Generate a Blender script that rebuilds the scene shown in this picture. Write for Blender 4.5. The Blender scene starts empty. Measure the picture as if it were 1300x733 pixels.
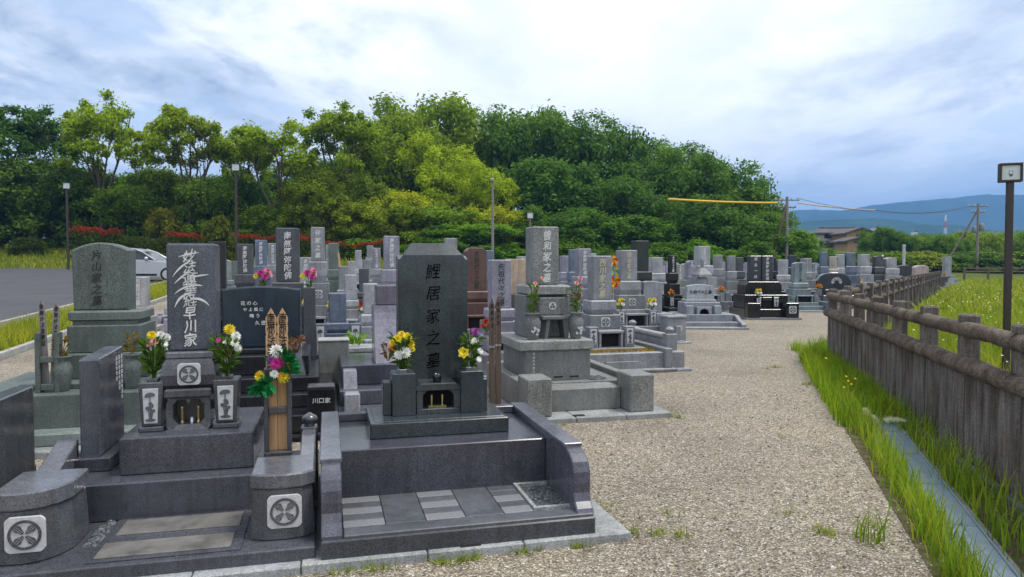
import bpy, bmesh, math, random
import numpy as np
from mathutils import Vector, Matrix
EXPOSURE = 0.88
HAZE_D = 3.6e-4
CLOUD_SEED = 1.3
SKYGAIN = 0.75
GLOW_AZ, GLOW_EL = 9.0, 20.0

random.seed(7)
RNG = np.random.default_rng(11)
scene = bpy.context.scene
COL = scene.collection
R = math.radians

# ------------------------------------------------------------------ camera model (photo 1300 x 733)
FPX, HOR, CAMH = 910.0, 336.0, 1.5
PITCH = math.atan((366.5 - HOR) / FPX)


def ray(px, py):
    x = (px - 650) / FPX
    y = -(py - 366.5) / FPX
    return (x, math.cos(PITCH) + y * math.sin(PITCH), -math.sin(PITCH) + y * math.cos(PITCH))


def sm(a, b, x):
    t = np.clip((x - a) / (b - a), 0, 1)
    return t * t * (3 - 2 * t)


def zg(X, Y):
    """height of the terrain"""
    X = np.asarray(X, float)
    Y = np.asarray(Y, float)
    a = .032 * np.clip(Y - 10, 0, 40) * sm(6, -8, X)
    bank = 1.5 * sm(48, 62, Y) * sm(36, 22, X)
    hill = 6.5 * np.exp(-((X + 12) / 42) ** 2) * sm(62, 95, Y) * sm(400, 160, Y)
    vil = 5.5 * np.exp(-((X - 68) / 34) ** 2 - ((Y - 165) / 45) ** 2)
    return a + bank + hill + vil


def gz(X, Y):
    return float(zg(X, Y))


def at_depth(px, Y):
    d = ray(px, HOR)
    return (px - 650) / FPX * Y / (math.cos(PITCH)) * 1.0


def z_at(py, Y):
    d = ray(650, py)
    return CAMH + d[2] * Y / d[1]


TH = R(14.5)
U = (math.cos(TH), math.sin(TH))
V = (-math.sin(TH), math.cos(TH))


class Frame:
    def __init__(s, C, th=TH):
        s.C = C
        s.th = th
        s.u = (math.cos(th), math.sin(th))
        s.v = (-math.sin(th), math.cos(th))

    def W(s, x, y):
        return (s.C[0] + x * s.u[0] + y * s.v[0], s.C[1] + x * s.u[1] + y * s.v[1])

    def z(s, py, x, y):
        return z_at(py, s.W(x, y)[1])

    def x(s, px, y):
        """local x whose plan ray passes pixel column px at local depth y"""
        k = (px - 650) / FPX
        # X = k*Y (camera pitch is small)
        return (k * (s.C[1] + y * s.v[1]) - s.C[0] - y * s.v[0]) / (s.u[0] - k * s.u[1])


# ------------------------------------------------------------------ mesh builder
class MB:
    def __init__(s):
        s.v = []
        s.f = []
        s.m = []
        s.s = []

    def add(s, vs, fs, mat=0, smooth=False):
        n = len(s.v)
        s.v.extend([tuple(p) for p in vs])
        for f in fs:
            s.f.append(tuple(i + n for i in f))
            s.m.append(mat)
            s.s.append(smooth)
        return s

    def box(s, x0, x1, y0, y1, z0, z1, b=.006, mat=0, top=None):
        """chamfered box; top=(dx,dy) shrinks the top on each side"""
        tx, ty = top if top else (0, 0)
        b = min(b, (x1 - x0) * .3, (y1 - y0) * .3, (z1 - z0) * .3)
        vs = []
        idx = {}
        for iz, z in enumerate((z0, z1)):
            for iy in (0, 1):
                for ix in (0, 1):
                    ex = tx if iz else 0
                    ey = ty if iz else 0
                    cx = (x0 + ex) if ix == 0 else (x1 - ex)
                    cy = (y0 + ey) if iy == 0 else (y1 - ey)
                    sx = 1 if ix == 0 else -1
                    sy = 1 if iy == 0 else -1
                    sz = 1 if iz == 0 else -1
                    n = len(vs)
                    vs += [(cx, cy + sy * b, z + sz * b), (cx + sx * b, cy, z + sz * b), (cx + sx * b, cy + sy * b, z)]
                    idx[(ix, iy, iz)] = n
        I = lambda a, k: idx[a] + k
        fs = []
        fs.append([I((0, 0, 0), 0), I((0, 0, 1), 0), I((0, 1, 1), 0), I((0, 1, 0), 0)])
        fs.append([I((1, 0, 0), 0), I((1, 1, 0), 0), I((1, 1, 1), 0), I((1, 0, 1), 0)])
        fs.append([I((0, 0, 0), 1), I((1, 0, 0), 1), I((1, 0, 1), 1), I((0, 0, 1), 1)])
        fs.append([I((0, 1, 0), 1), I((0, 1, 1), 1), I((1, 1, 1), 1), I((1, 1, 0), 1)])
        fs.append([I((0, 0, 0), 2), I((0, 1, 0), 2), I((1, 1, 0), 2), I((1, 0, 0), 2)])
        fs.append([I((0, 0, 1), 2), I((1, 0, 1), 2), I((1, 1, 1), 2), I((0, 1, 1), 2)])
        for iy in (0, 1):
            for iz in (0, 1):
                a, c = (0, iy, iz), (1, iy, iz)
                fs.append([I(a, 1), I(a, 2), I(c, 2), I(c, 1)])
        for ix in (0, 1):
            for iz in (0, 1):
                a, c = (ix, 0, iz), (ix, 1, iz)
                fs.append([I(a, 0), I(a, 2), I(c, 2), I(c, 0)])
        for ix in (0, 1):
            for iy in (0, 1):
                a, c = (ix, iy, 0), (ix, iy, 1)
                fs.append([I(a, 0), I(a, 1), I(c, 1), I(c, 0)])
        for k, n in idx.items():
            fs.append([n, n + 1, n + 2])
        return s.add(vs, fs, mat)

    def loft(s, rings, mat=0, smooth=False, cap=True, closed=True):
        n = len(rings[0])
        vs = [p for r in rings for p in r]
        fs = []
        for k in range(len(rings) - 1):
            for i in range(n if closed else n - 1):
                j = (i + 1) % n
                fs.append((k * n + i, k * n + j, (k + 1) * n + j, (k + 1) * n + i))
        s.add(vs, fs, mat, smooth)
        if cap:
            s.add(rings[0], [tuple(reversed(range(n)))], mat)
            s.add(rings[-1], [tuple(range(n))], mat)
        return s

    def prism_y(s, poly, y0, y1, b=.006, mat=0):
        """polygon in (x,z), extruded along y with chamfered rims"""
        cx = sum(p[0] for p in poly) / len(poly)
        cz = sum(p[1] for p in poly) / len(poly)
        ins = inset(poly, b)
        return s.loft([[(x, y0, z) for x, z in ins], [(x, y0 + b, z) for x, z in poly],
                       [(x, y1 - b, z) for x, z in poly], [(x, y1, z) for x, z in ins]], mat)

    def prism_x(s, poly, x0, x1, b=.006, mat=0):
        ins = inset(poly, b)
        return s.loft([[(x0, y, z) for y, z in ins], [(x0 + b, y, z) for y, z in poly],
                       [(x1 - b, y, z) for y, z in poly], [(x1, y, z) for y, z in ins]], mat)

    def prism_z(s, poly, z0, z1, b=.006, mat=0, grow=0):
        ins = inset(poly, b)
        top = inset(poly, -grow)
        tin = inset(poly, b - grow)
        return s.loft([[(x, y, z0) for x, y in ins], [(x, y, z0 + b) for x, y in poly],
                       [(x, y, z1 - b) for x, y in top], [(x, y, z1) for x, y in tin]], mat)

    def lathe(s, prof, c=(0, 0, 0), n=16, mat=0, smooth=True, sq=1):
        rings = []
        for r, z in prof:
            rings.append([(c[0] + r * math.cos(2 * math.pi * i / n), c[1] + r * sq * math.sin(2 * math.pi * i / n), c[2] + z) for i in range(n)])
        return s.loft(rings, mat, smooth)

    def tube(s, pts, rad, n=8, mat=0, smooth=True, cap=True):
        pts = [Vector(p) for p in pts]
        if not hasattr(rad, '__len__'):
            rad = [rad] * len(pts)
        rings = []
        up = Vector((0, 0, 1))
        for i, p in enumerate(pts):
            t = (pts[min(i + 1, len(pts) - 1)] - pts[max(i - 1, 0)]).normalized()
            a = t.cross(up)
            if a.length < .05:
                a = t.cross(Vector((0, 1, 0)))
            a.normalize()
            bb = a.cross(t).normalized()
            rings.append([p + (a * math.cos(2 * math.pi * k / n) + bb * math.sin(2 * math.pi * k / n)) * rad[i] for k in range(n)])
        return s.loft(rings, mat, smooth, cap)

    def mesh(s, name):
        me = bpy.data.meshes.new(name)
        me.from_pydata(s.v, [], s.f)
        me.polygons.foreach_set('material_index', s.m)
        me.polygons.foreach_set('use_smooth', s.s)
        me.update()
        return me


def inset(poly, b):
    """move every edge of a (convex-ish) polygon inwards by b"""
    if abs(b) < 1e-9:
        return list(poly)
    n = len(poly)
    A = sum(poly[i][0] * poly[(i + 1) % n][1] - poly[(i + 1) % n][0] * poly[i][1] for i in range(n))
    sg = 1 if A > 0 else -1
    out = []
    for i in range(n):
        p0, p1, p2 = poly[i - 1], poly[i], poly[(i + 1) % n]
        e1 = Vector((p1[0] - p0[0], p1[1] - p0[1])).normalized()
        e2 = Vector((p2[0] - p1[0], p2[1] - p1[1])).normalized()
        n1 = Vector((-e1.y, e1.x)) * sg
        n2 = Vector((-e2.y, e2.x)) * sg
        m = n1 + n2
        if m.length < 1e-6:
            m = n1
        m.normalize()
        k = b / max(.35, m.dot(n1))
        out.append((p1[0] + m.x * k, p1[1] + m.y * k))
    return out


def np_mesh(name, verts, faces, smooth=False):
    """verts (n,3); faces (m,k) all of k corners"""
    me = bpy.data.meshes.new(name)
    m, k = faces.shape
    me.vertices.add(len(verts))
    me.vertices.foreach_set('co', verts.astype(np.float32).ravel())
    me.loops.add(m * k)
    me.loops.foreach_set('vertex_index', faces.astype(np.int32).ravel())
    me.polygons.add(m)
    me.polygons.foreach_set('loop_start', np.arange(0, m * k, k, dtype=np.int32))
    if smooth:
        me.polygons.foreach_set('use_smooth', np.ones(m, dtype=bool))
    me.update(calc_edges=True)
    me.validate()
    return me


def link(name, me, mats=None, parent=None, loc=(0, 0, 0), rz=0, color=None):
    o = bpy.data.objects.new(name, me)
    COL.objects.link(o)
    if mats is not None and not len(me.materials):
        for m in (mats if isinstance(mats, (list, tuple)) else [mats]):
            me.materials.append(m)
    o.location = loc
    o.rotation_euler = (0, 0, rz)
    if parent:
        o.parent = parent
        if color is None:
            color = parent.color[:]
    if color is not None:
        o.color = (color[0], color[1], color[2], 1)
    return o


def part(name, mb, mats, parent, color=None, loc=(0, 0, 0)):
    return link(name, mb.mesh(name), mats, parent, loc, 0, color)


def tag(o, label, cat, group=None, kind=None):
    if label:
        o['label'] = label
    if cat:
        o['category'] = cat
    if group:
        o['group'] = group
    if kind:
        o['kind'] = kind
    return o


def thing(name, label, cat, loc=(0, 0, 0), rz=0, group=None, color=(.3, .3, .3)):
    o = bpy.data.objects.new(name, None)
    o.empty_display_size = .2
    COL.objects.link(o)
    o.location = loc
    o.rotation_euler = (0, 0, rz)
    o.color = (color[0], color[1], color[2], 1)
    return tag(o, label, cat, group)


KIDS = {}


def kids(o):
    return [c for c in o.children]


def copy_tree(o, parent=None, color=None):
    c = o.copy()
    COL.objects.link(c)
    if parent:
        c.parent = parent
    for ch in kids(o):
        copy_tree(ch, c)
    return c


# ------------------------------------------------------------------ materials
def newmat(name):
    m = bpy.data.materials.new(name)
    m.use_nodes = True
    nt = m.node_tree
    b = nt.nodes['Principled BSDF']
    return m, nt, b, lambda t: nt.nodes.new(t), lambda a, o, c, i: nt.links.new(a.outputs[o], c.inputs[i])


def ramp(nt, stops):
    r = nt.nodes.new('ShaderNodeValToRGB')
    e = r.color_ramp.elements
    while len(e) < len(stops):
        e.new(.5)
    for k, (p, c) in enumerate(stops):
        e[k].position = p
        e[k].color = (c[0], c[1], c[2], 1) if hasattr(c, '__len__') else (c, c, c, 1)
    return r


def noise(nt, scale, detail=4, rough=.55, coord='Object', dist=0):
    tc = nt.nodes.new('ShaderNodeTexCoord')
    n = nt.nodes.new('ShaderNodeTexNoise')
    n.inputs['Scale'].default_value = scale
    n.inputs['Detail'].default_value = detail
    n.inputs['Roughness'].default_value = rough
    n.inputs['Distortion'].default_value = dist
    nt.links.new(tc.outputs[coord], n.inputs['Vector'])
    return n


def mul(nt, a, b, fac=1.0, mode='MULTIPLY'):
    m = nt.nodes.new('ShaderNodeMix')
    m.data_type = 'RGBA'
    m.blend_type = mode
    m.inputs[0].default_value = fac
    for sock, i in ((a, 6), (b, 7)):
        if hasattr(sock, 'links') or hasattr(sock, 'is_linked'):
            nt.links.new(sock, m.inputs[i])
        else:
            m.inputs[i].default_value = (*sock, 1) if len(sock) == 3 else sock
    return m.outputs[2]


def granite(name, rough=.22, speck=.55, spscale=190, dirt=.25, bump=0.0, spec=.5):
    """stone whose own colour is the object's colour"""
    m, nt, b, N, L = newmat(name)
    oi = N('ShaderNodeObjectInfo')
    n1 = noise(nt, spscale, 2, .7)
    r1 = ramp(nt, [(.36, 1 - speck), (.5, 1.0), (.66, 1 + speck)])
    L(n1, 0, r1, 0)
    n2 = noise(nt, 3.2, 5, .65)
    r2 = ramp(nt, [(.3, 1 - dirt), (.6, 1.06)])
    L(n2, 0, r2, 0)
    n3 = noise(nt, 38, 3, .6)
    r3 = ramp(nt, [(.35, .9), (.65, 1.08)])
    L(n3, 0, r3, 0)
    c = mul(nt, oi.outputs['Color'], r1.outputs[0])
    c = mul(nt, c, r2.outputs[0])
    c = mul(nt, c, r3.outputs[0])
    mp = N('ShaderNodeMapping')
    mp.inputs['Scale'].default_value = (9, 9, .9)
    tcs = N('ShaderNodeTexCoord')
    L(tcs, 'Object', mp, 'Vector')
    n4 = N('ShaderNodeTexNoise')
    n4.inputs['Scale'].default_value = 2.2
    n4.inputs['Detail'].default_value = 6
    n4.inputs['Roughness'].default_value = .7
    L(mp, 0, n4, 'Vector')
    r4 = ramp(nt, [(.36, (.82, .83, .8)), (.5, 1.0), (.68, 1.1)])
    L(n4, 0, r4, 0)
    c = mul(nt, c, r4.outputs[0])
    c = mul(nt, c, (1.22, 1.255, 1.28))
    nt.links.new(c, b.inputs['Base Color'])
    rr = nt.nodes.new('ShaderNodeMapRange')
    rr.inputs[3].default_value = rough * .75
    rr.inputs[4].default_value = rough * 1.45
    L(n2, 0, rr, 0)
    L(rr, 0, b, 'Roughness')
    b.inputs['Specular IOR Level'].default_value = spec
    if bump:
        bp = N('ShaderNodeBump')
        bp.inputs['Strength'].default_value = bump
        bp.inputs['Distance'].default_value = .004
        L(n1, 0, bp, 'Height')
        L(bp, 0, b, 'Normal')
    return m


def plain(name, col, rough=.6, var=.15, scale=20, metal=0, spec=.4, objcol=False):
    m, nt, b, N, L = newmat(name)
    n1 = noise(nt, scale, 4)
    r1 = ramp(nt, [(.3, 1 - var), (.7, 1 + var)])
    L(n1, 0, r1, 0)
    if objcol:
        oi = N('ShaderNodeObjectInfo')
        c = mul(nt, oi.outputs['Color'], r1.outputs[0])
    else:
        c = mul(nt, tuple(col), r1.outputs[0])
    nt.links.new(c, b.inputs['Base Color'])
    b.inputs['Roughness'].default_value = rough
    b.inputs['Metallic'].default_value = metal
    b.inputs['Specular IOR Level'].default_value = spec
    return m


def leafmat(name, straw=0, hue=.03, var=.45, trans=.35, rough=.55, objcol=True, col=(.06, .1, .02)):
    m, nt, b, N, L = newmat(name)
    geo = N('ShaderNodeNewGeometry')
    rv = ramp(nt, [(0, 1 - var), (.5, 1), (1, 1 + var)] if not straw else [(0, (1.9, 1.25, 1.6)), (straw, (1.7, 1.15, 1.3)), (straw + .01, (.6, .65, .7)), (.6, (1, 1, 1)), (1, (1.5, 1.35, 1.2))])
    L(geo, 'Random Per Island', rv, 0)
    if objcol:
        oi = N('ShaderNodeObjectInfo')
        base = oi.outputs['Color']
    else:
        rgb = N('ShaderNodeRGB')
        rgb.outputs[0].default_value = (*col, 1)
        base = rgb.outputs[0]
    n1 = noise(nt, .55, 3)
    r1 = ramp(nt, [(.35, (.78, .82, .8)), (.65, (1.2, 1.15, 1.1))])
    L(n1, 0, r1, 0)
    c = mul(nt, base, rv.outputs[0])
    c = mul(nt, c, r1.outputs[0])
    c = mul(nt, c, (1.5, 1.32, .65))
    nt.links.new(c, b.inputs['Base Color'])
    b.inputs['Roughness'].default_value = rough
    b.inputs['Specular IOR Level'].default_value = .12
    tr = N('ShaderNodeBsdfTranslucent')
    c2 = mul(nt, c, (1.25, 1.3, .6))
    nt.links.new(c2, tr.inputs['Color'])
    mx = N('ShaderNodeMixShader')
    mx.inputs[0].default_value = trans
    L(b, 0, mx, 1)
    L(tr, 0, mx, 2)
    L(mx, 0, nt.nodes['Material Output'], 0)
    return m


M = {}
M['granite'] = granite('polished granite', .17, .5, 190, .35)
M['granite_mid'] = granite('honed granite', .42, .42, 120, .32, 0, .4)
M['granite_far'] = granite('honed granite coarse', .5, .3, 60, .3, 0, .35)
M['rough'] = granite('rough granite', .55, .6, 150, .3, .25, .35)
M['concrete'] = granite('kerb concrete', .8, .3, 120, .35, .3, .2)
M['dark_ink'] = plain('dark carved letters', (.012, .011, .012), .6)
M['deep_ink'] = plain('deep cut letters', (.004, .003, .003), 1, .1, 20, 0, 0)
M['tone_ink'] = plain('carved letters', (.028, .026, .025), .7)
M['white_ink'] = plain('white painted letters', (.62, .62, .6), .6, .1)
M['gold_ink'] = plain('pale gold letters', (.5, .44, .3), .6, .1)
M['white_panel'] = plain('white bead blasted stone', (.5, .5, .5), .7, .15, 60)
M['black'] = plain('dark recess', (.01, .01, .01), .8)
M['brass'] = plain('brass', (.5, .38, .16), .35, .1, 20, .8)
M['steel'] = plain('stainless steel', (.5, .5, .52), .3, .1, 20, .9)
M['petal'] = plain('flower petal', (1, 1, 1), .6, .12, 60, 0, .2, True)
M['stem'] = leafmat('flower leaf', var=.5, trans=.25)
M['leaf'] = leafmat('tree leaf', trans=.45)
M['bark'] = plain('bark', (.085, .07, .05), .9, .35, 6, 0, .2)
M['pale_wood'] = None


def wood(name, c0, c1, rough=.7, sc=(30, 30, 1.2)):
    m, nt, b, N, L = newmat(name)
    tc = N('ShaderNodeTexCoord')
    mp = N('ShaderNodeMapping')
    mp.inputs['Scale'].default_value = sc
    L(tc, 'Object', mp, 'Vector')
    n = N('ShaderNodeTexNoise')
    n.inputs['Scale'].default_value = 1.6
    n.inputs['Detail'].default_value = 6
    L(mp, 0, n, 'Vector')
    r = ramp(nt, [(.32, c0), (.68, c1)])
    L(n, 0, r, 0)
    L(r, 0, b, 'Base Color')
    b.inputs['Roughness'].default_value = rough
    b.inputs['Specular IOR Level'].default_value = .2
    bp = N('ShaderNodeBump')
    bp.inputs['Strength'].default_value = .4
    bp.inputs['Distance'].default_value = .006
    L(n, 0, bp, 'Height')
    L(bp, 0, b, 'Normal')
    return m


M['pale_wood'] = wood('pale tablet wood', (.42, .24, .11), (.62, .4, .22))
M['ochre_wood'] = wood('ochre wood', (.4, .22, .05), (.55, .33, .08))
M['grey_wood'] = wood('weathered grey wood', (.14, .13, .125), (.3, .28, .27))
M['brown_wood'] = wood('weathered brown wood', (.06, .045, .035), (.15, .11, .085))


# ------------------------------------------------------------------ lettering
def glyph_mesh(body, bold=0.0):
    cu = bpy.data.curves.new('lettering', 'FONT')
    cu.body = body
    cu.size = 1
    cu.align_x = 'CENTER'
    cu.align_y = 'CENTER'
    cu.extrude = .02
    cu.offset = bold
    cu.resolution_u = 2
    o = bpy.data.objects.new('lettering', cu)
    COL.objects.link(o)
    bpy.context.view_layer.update()
    dg = bpy.context.evaluated_depsgraph_get()
    me = bpy.data.meshes.new_from_object(o.evaluated_get(dg))
    bpy.data.objects.remove(o)
    bpy.data.curves.remove(cu)
    return me


GL = {}


def glyph(ch, bold=.012):
    key = (ch, bold)
    if key not in GL:
        me = glyph_mesh(ch, bold)
        vs = np.array([v.co[:] for v in me.vertices]) if len(me.vertices) else np.zeros((0, 3))
        fs = [tuple(p.vertices) for p in me.polygons]
        if len(vs):
            c = (vs.max(0) + vs.min(0)) / 2
            vs = vs - np.array([c[0], c[1], 0])
        GL[key] = (vs, fs)
        bpy.data.meshes.remove(me)
    return GL[key]


def letters(mb, text, cx, y, ztop, size, pitch=None, wx=.9, jit=0.0, slant=0.0, seed=1, th=.006, hand=0.0, bold=.012):
    """vertical lettering on a face looking along -y; one glyph under the other"""
    rnd = random.Random(seed)
    pitch = pitch or size * 1.06
    z = ztop - size / 2
    for ch in text:
        if ch != ' ':
            vs, fs = glyph(ch, bold)
            a = rnd.uniform(-jit, jit)
            k = 1 + rnd.uniform(-jit, jit)
            out = []
            for p in vs:
                X, Z = p[0] * size * wx * k, p[1] * size * k
                if hand:
                    X += hand * size * .09 * math.sin(p[1] * 7 + a * 20) + hand * size * .1 * p[1]
                    Z += hand * size * .08 * math.sin(p[0] * 6 + a * 30) + hand * size * .13 * p[0]
                X += Z * slant
                xx = X * math.cos(a) - Z * math.sin(a)
                zz = X * math.sin(a) + Z * math.cos(a)
                out.append((cx + xx + rnd.uniform(0, 1) * 0, y - p[2] / .02 * th * .5 - th * .3, z + zz))
            mb.add(out, fs)
        z -= pitch
    return mb


def line_letters(mb, text, x0, y, zc, size, pitch=None, th=.004, jit=0):
    """horizontal lettering on a face looking along -y"""
    rnd = random.Random(3)
    pitch = pitch or size * 1.02
    for i, ch in enumerate(text):
        vs, fs = glyph(ch)
        a = rnd.uniform(-jit, jit)
        mb.add([(x0 + i * pitch + p[0] * size, y - p[2] / .02 * th * .5 - th * .3, zc + p[1] * size * (1 + a)) for p in vs], fs)
    return mb


# ------------------------------------------------------------------ small ornaments
def disc(mb, cx, y, cz, r, n=20, t=.003, r0=0, mat=0):
    if r0:
        out = [(cx + r * math.cos(2 * math.pi * i / n), cz + r * math.sin(2 * math.pi * i / n)) for i in range(n)]
        inn = [(cx + r0 * math.cos(2 * math.pi * i / n), cz + r0 * math.sin(2 * math.pi * i / n)) for i in range(n)]
        vs = [(x, y, z) for x, z in out] + [(x, y - t, z) for x, z in out] + [(x, y - t, z) for x, z in inn] + [(x, y, z) for x, z in inn]
        fs = []
        for k in range(3):
            for i in range(n):
                j = (i + 1) % n
                fs.append((k * n + i, k * n + j, (k + 1) * n + j, (k + 1) * n + i))
        mb.add(vs, fs, mat)
    else:
        mb.loft([[(cx + r * math.cos(2 * math.pi * i / n), yy, cz + r * math.sin(2 * math.pi * i / n)) for i in range(n)] for yy in (y, y - t)], mat)
    return mb


def chamfer_rect(cx, cz, w, h, c):
    x0, x1, z0, z1 = cx - w / 2, cx + w / 2, cz - h / 2, cz + h / 2
    return [(x0 + c, z0), (x1 - c, z0), (x1 - c * .4, z0 + c * .4), (x1, z0 + c), (x1, z1 - c), (x1 - c * .4, z1 - c * .4), (x1 - c, z1),
            (x0 + c, z1), (x0 + c * .4, z1 - c * .4), (x0, z1 - c), (x0, z0 + c), (x0 + c * .4, z0 + c * .4)]


def crest(parent, cx, y, cz, s, color=(.1, .1, .11), simple=False):
    """white plate with a round family crest: ring and crossed feathers"""
    p = MB()
    p.prism_y(chamfer_rect(cx, cz, s, s, s * .12), y - .006, y + .01, .001)
    part('crest_plate', p, M['white_panel'], parent)
    e = MB()
    disc(e, cx, y - .0065, cz, s * .42, 28, .004, s * .345)
    if simple:
        for k in range(3):
            a = R(90 + 120 * k)
            disc(e, cx + s * .14 * math.cos(a), y - .0065, cz + s * .14 * math.sin(a), s * .12, 12, .003)
    else:
        for ang in (45, 135, 225, 315):
            a = R(ang)
            n = 14
            ring = []
            for i in range(n):
                t = 2 * math.pi * i / n
                lx = s * .2 + s * .155 * math.cos(t)
                lz = s * .085 * math.sin(t) * (1.25 if math.cos(t) > 0 else .8)
                ring.append((lx * math.cos(a) - lz * math.sin(a), lx * math.sin(a) + lz * math.cos(a)))
            e.loft([[(cx + q[0], y - .0065, cz + q[1]) for q in ring], [(cx + q[0], y - .0105, cz + q[1]) for q in ring]])
            # pale shaft lines of the feather
        d = MB()
        for ang in (45, 135, 225, 315):
            a = R(ang)
            for off in (-.025, .025):
                p0 = (s * .08, s * off)
                p1 = (s * .33, s * off * 1.2)
                q = []
                for (lx, lz) in (p0, p1):
                    for w in (-.0035 * s, .0035 * s):
                        l2 = lz + w
                        q.append((cx + lx * math.cos(a) - l2 * math.sin(a), y - .0112, cz + lx * math.sin(a) + l2 * math.cos(a)))
                d.add(q, [(0, 1, 3, 2)])
        part('crest_line', d, M['white_panel'], parent)
    part('crest_emblem', e, M['granite'], parent, color)


def lotus_panel(parent, cx, y, z0, z1, w, color=(.09, .09, .1)):
    """white panel carved with a lotus: leaves, stems, flower"""
    p = MB()
    p.prism_y([(cx - w * .42, z0), (cx + w * .42, z0), (cx + w * .5, z1), (cx - w * .5, z1)], y - .005, y + .01, .001)
    part('flower_panel', p, M['white_panel'], parent)
    e = MB()
    h = z1 - z0

    def blob(bx, bz, rx, rz, a=0, lo=-1):
        n = 12
        ring = []
        for i in range(n):
            t = 2 * math.pi * i / n
            X, Z = rx * math.cos(t), max(rz * math.sin(t), lo * rz)
            ring.append((bx + X * math.cos(a) - Z * math.sin(a), bz + X * math.sin(a) + Z * math.cos(a)))
        e.loft([[(q[0], y - .0055, q[1]) for q in ring], [(q[0], y - .0085, q[1]) for q in ring]])
    blob(cx - w * .02, z0 + h * .80, w * .34, h * .10, .15, -.3)
    blob(cx + w * .05, z0 + h * .54, w * .14, h * .10, .5)
    blob(cx - w * .12, z0 + h * .44, w * .2, h * .06, -.3)
    blob(cx + w * .14, z0 + h * .36, w * .18, h * .05, .3)
    blob(cx, z0 + h * .1, w * .34, h * .045)
    for (x0, zz0, x1, zz1) in ((-.02, .8, .02, .12), (.05, .5, .04, .12), (-.12, .42, -.05, .12), (.15, .34, .08, .12)):
        a = Vector((cx + x0 * w, 0, z0 + zz0 * h))
        c = Vector((cx + x1 * w, 0, z0 + zz1 * h))
        e.add([(a.x - w * .035, y - .007, a.z), (a.x + w * .035, y - .007, a.z), (c.x + w * .035, y - .007, c.z), (c.x - w * .035, y - .007, c.z)], [(0, 1, 2, 3)])
    part('flower_carving', e, M['granite'], parent, color)


# ------------------------------------------------------------------ flowers
def flower_head(mb, c, r, nrm, kind, rnd):
    n = Vector(nrm).normalized()
    a = n.orthogonal().normalized()
    b = n.cross(a)
    layers = {'mum': ((1.0, 15, .1), (.8, 13, .4), (.55, 10, .7), (.3, 6, .95)), 'daisy': ((1.0, 12, .15), (.6, 8, .4)),
              'rose': ((.75, 7, .4), (.55, 6, .8), (.32, 5, 1.05)), 'lily': ((1.15, 6, .45), (.7, 5, .7))}[kind]
    c = Vector(c)
    for (k, cnt, up) in layers:
        off = rnd.uniform(0, 6)
        for i in range(cnt):
            t = off + 2 * math.pi * i / cnt + rnd.uniform(-.1, .1)
            d = a * math.cos(t) + b * math.sin(t)
            s = d.cross(n)
            w = r * k * (1.9 / cnt) * 1.25
            tip = c + d * r * k + n * r * up * rnd.uniform(.8, 1.1)
            mid = c + d * r * k * .55 + n * r * up * .75
            mb.add([c + n * r * up * .25, mid + s * w, tip, mid - s * w], [(0, 1, 2, 3)])


def leafblade(mb, p, d, l, w, rnd):
    d = Vector(d).normalized()
    s = d.cross(Vector((rnd.uniform(-1, 1), rnd.uniform(-1, 1), rnd.uniform(.2, 1)))).normalized()
    p = Vector(p)
    m = p + d * l * .5 + Vector((0, 0, l * .08))
    mb.add([p, m + s * w, p + d * l - Vector((0, 0, l * .1)), m - s * w], [(0, 1, 2, 3)])


def bouquet(name, label, loc, rz, h, spread, blooms, seed, leaf=(.05, .11, .03), nleaf=70, group=None, cat='flowers'):
    """cut flowers standing in a vase: blooms = [(colour, kind, radius, x, y, z)] in the bouquet's own space"""
    rnd = random.Random(seed)
    t = thing(name, label, cat, loc, rz, group)
    f = MB()
    for (c, k, r, x, y, z) in blooms:
        f.tube([(x * .15, y * .15, 0), (x * .5, y * .5, z * .6), (x, y, z)], .0035, 5)
    for i in range(nleaf):
        q = rnd.random()
        a = rnd.uniform(0, 2 * math.pi)
        rr = spread * (.25 + .75 * q) * rnd.uniform(.3, 1)
        p = (rr * math.cos(a), rr * math.sin(a), h * (.05 + .8 * q))
        leafblade(f, p, (math.cos(a) * .7, math.sin(a) * .7, rnd.uniform(.0, 1.2)), rnd.uniform(.04, .085), rnd.uniform(.008, .016), rnd)
    part('foliage', f, M['stem'], t, leaf)
    for (c, k, r, x, y, z) in blooms:
        b = MB()
        flower_head(b, (x, y, z), r, (x * 2.5, y * 2.5 - .25, .55 * h), k, rnd)
        part('flower', b, M['petal'], t, c)
    return t


YEL, WHT, PNK, MAG, ORG, PUR, RED, SAL = (.72, .56, .03), (.75, .75, .68), (.65, .22, .3), (.5, .04, .25), (.7, .22, .02), (.3, .08, .32), (.45, .02, .02), (.7, .36, .27)
# ================================================================== HERO GRAVES
F1 = Frame((.62, 3.9))
F2 = Frame((1.554, 6.92))
F3 = Frame((2.465, 9.92))
F4 = Frame((3.43, 13.35))
F5 = Frame((5.70, 16.22), 0.0)
F6 = Frame((7.93, 19.2), 0.0)


def place(fr, x, y=0, z=None):
    X, Y = fr.W(x, y)
    return (X, Y, gz(X, Y) if z is None else z)


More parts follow.
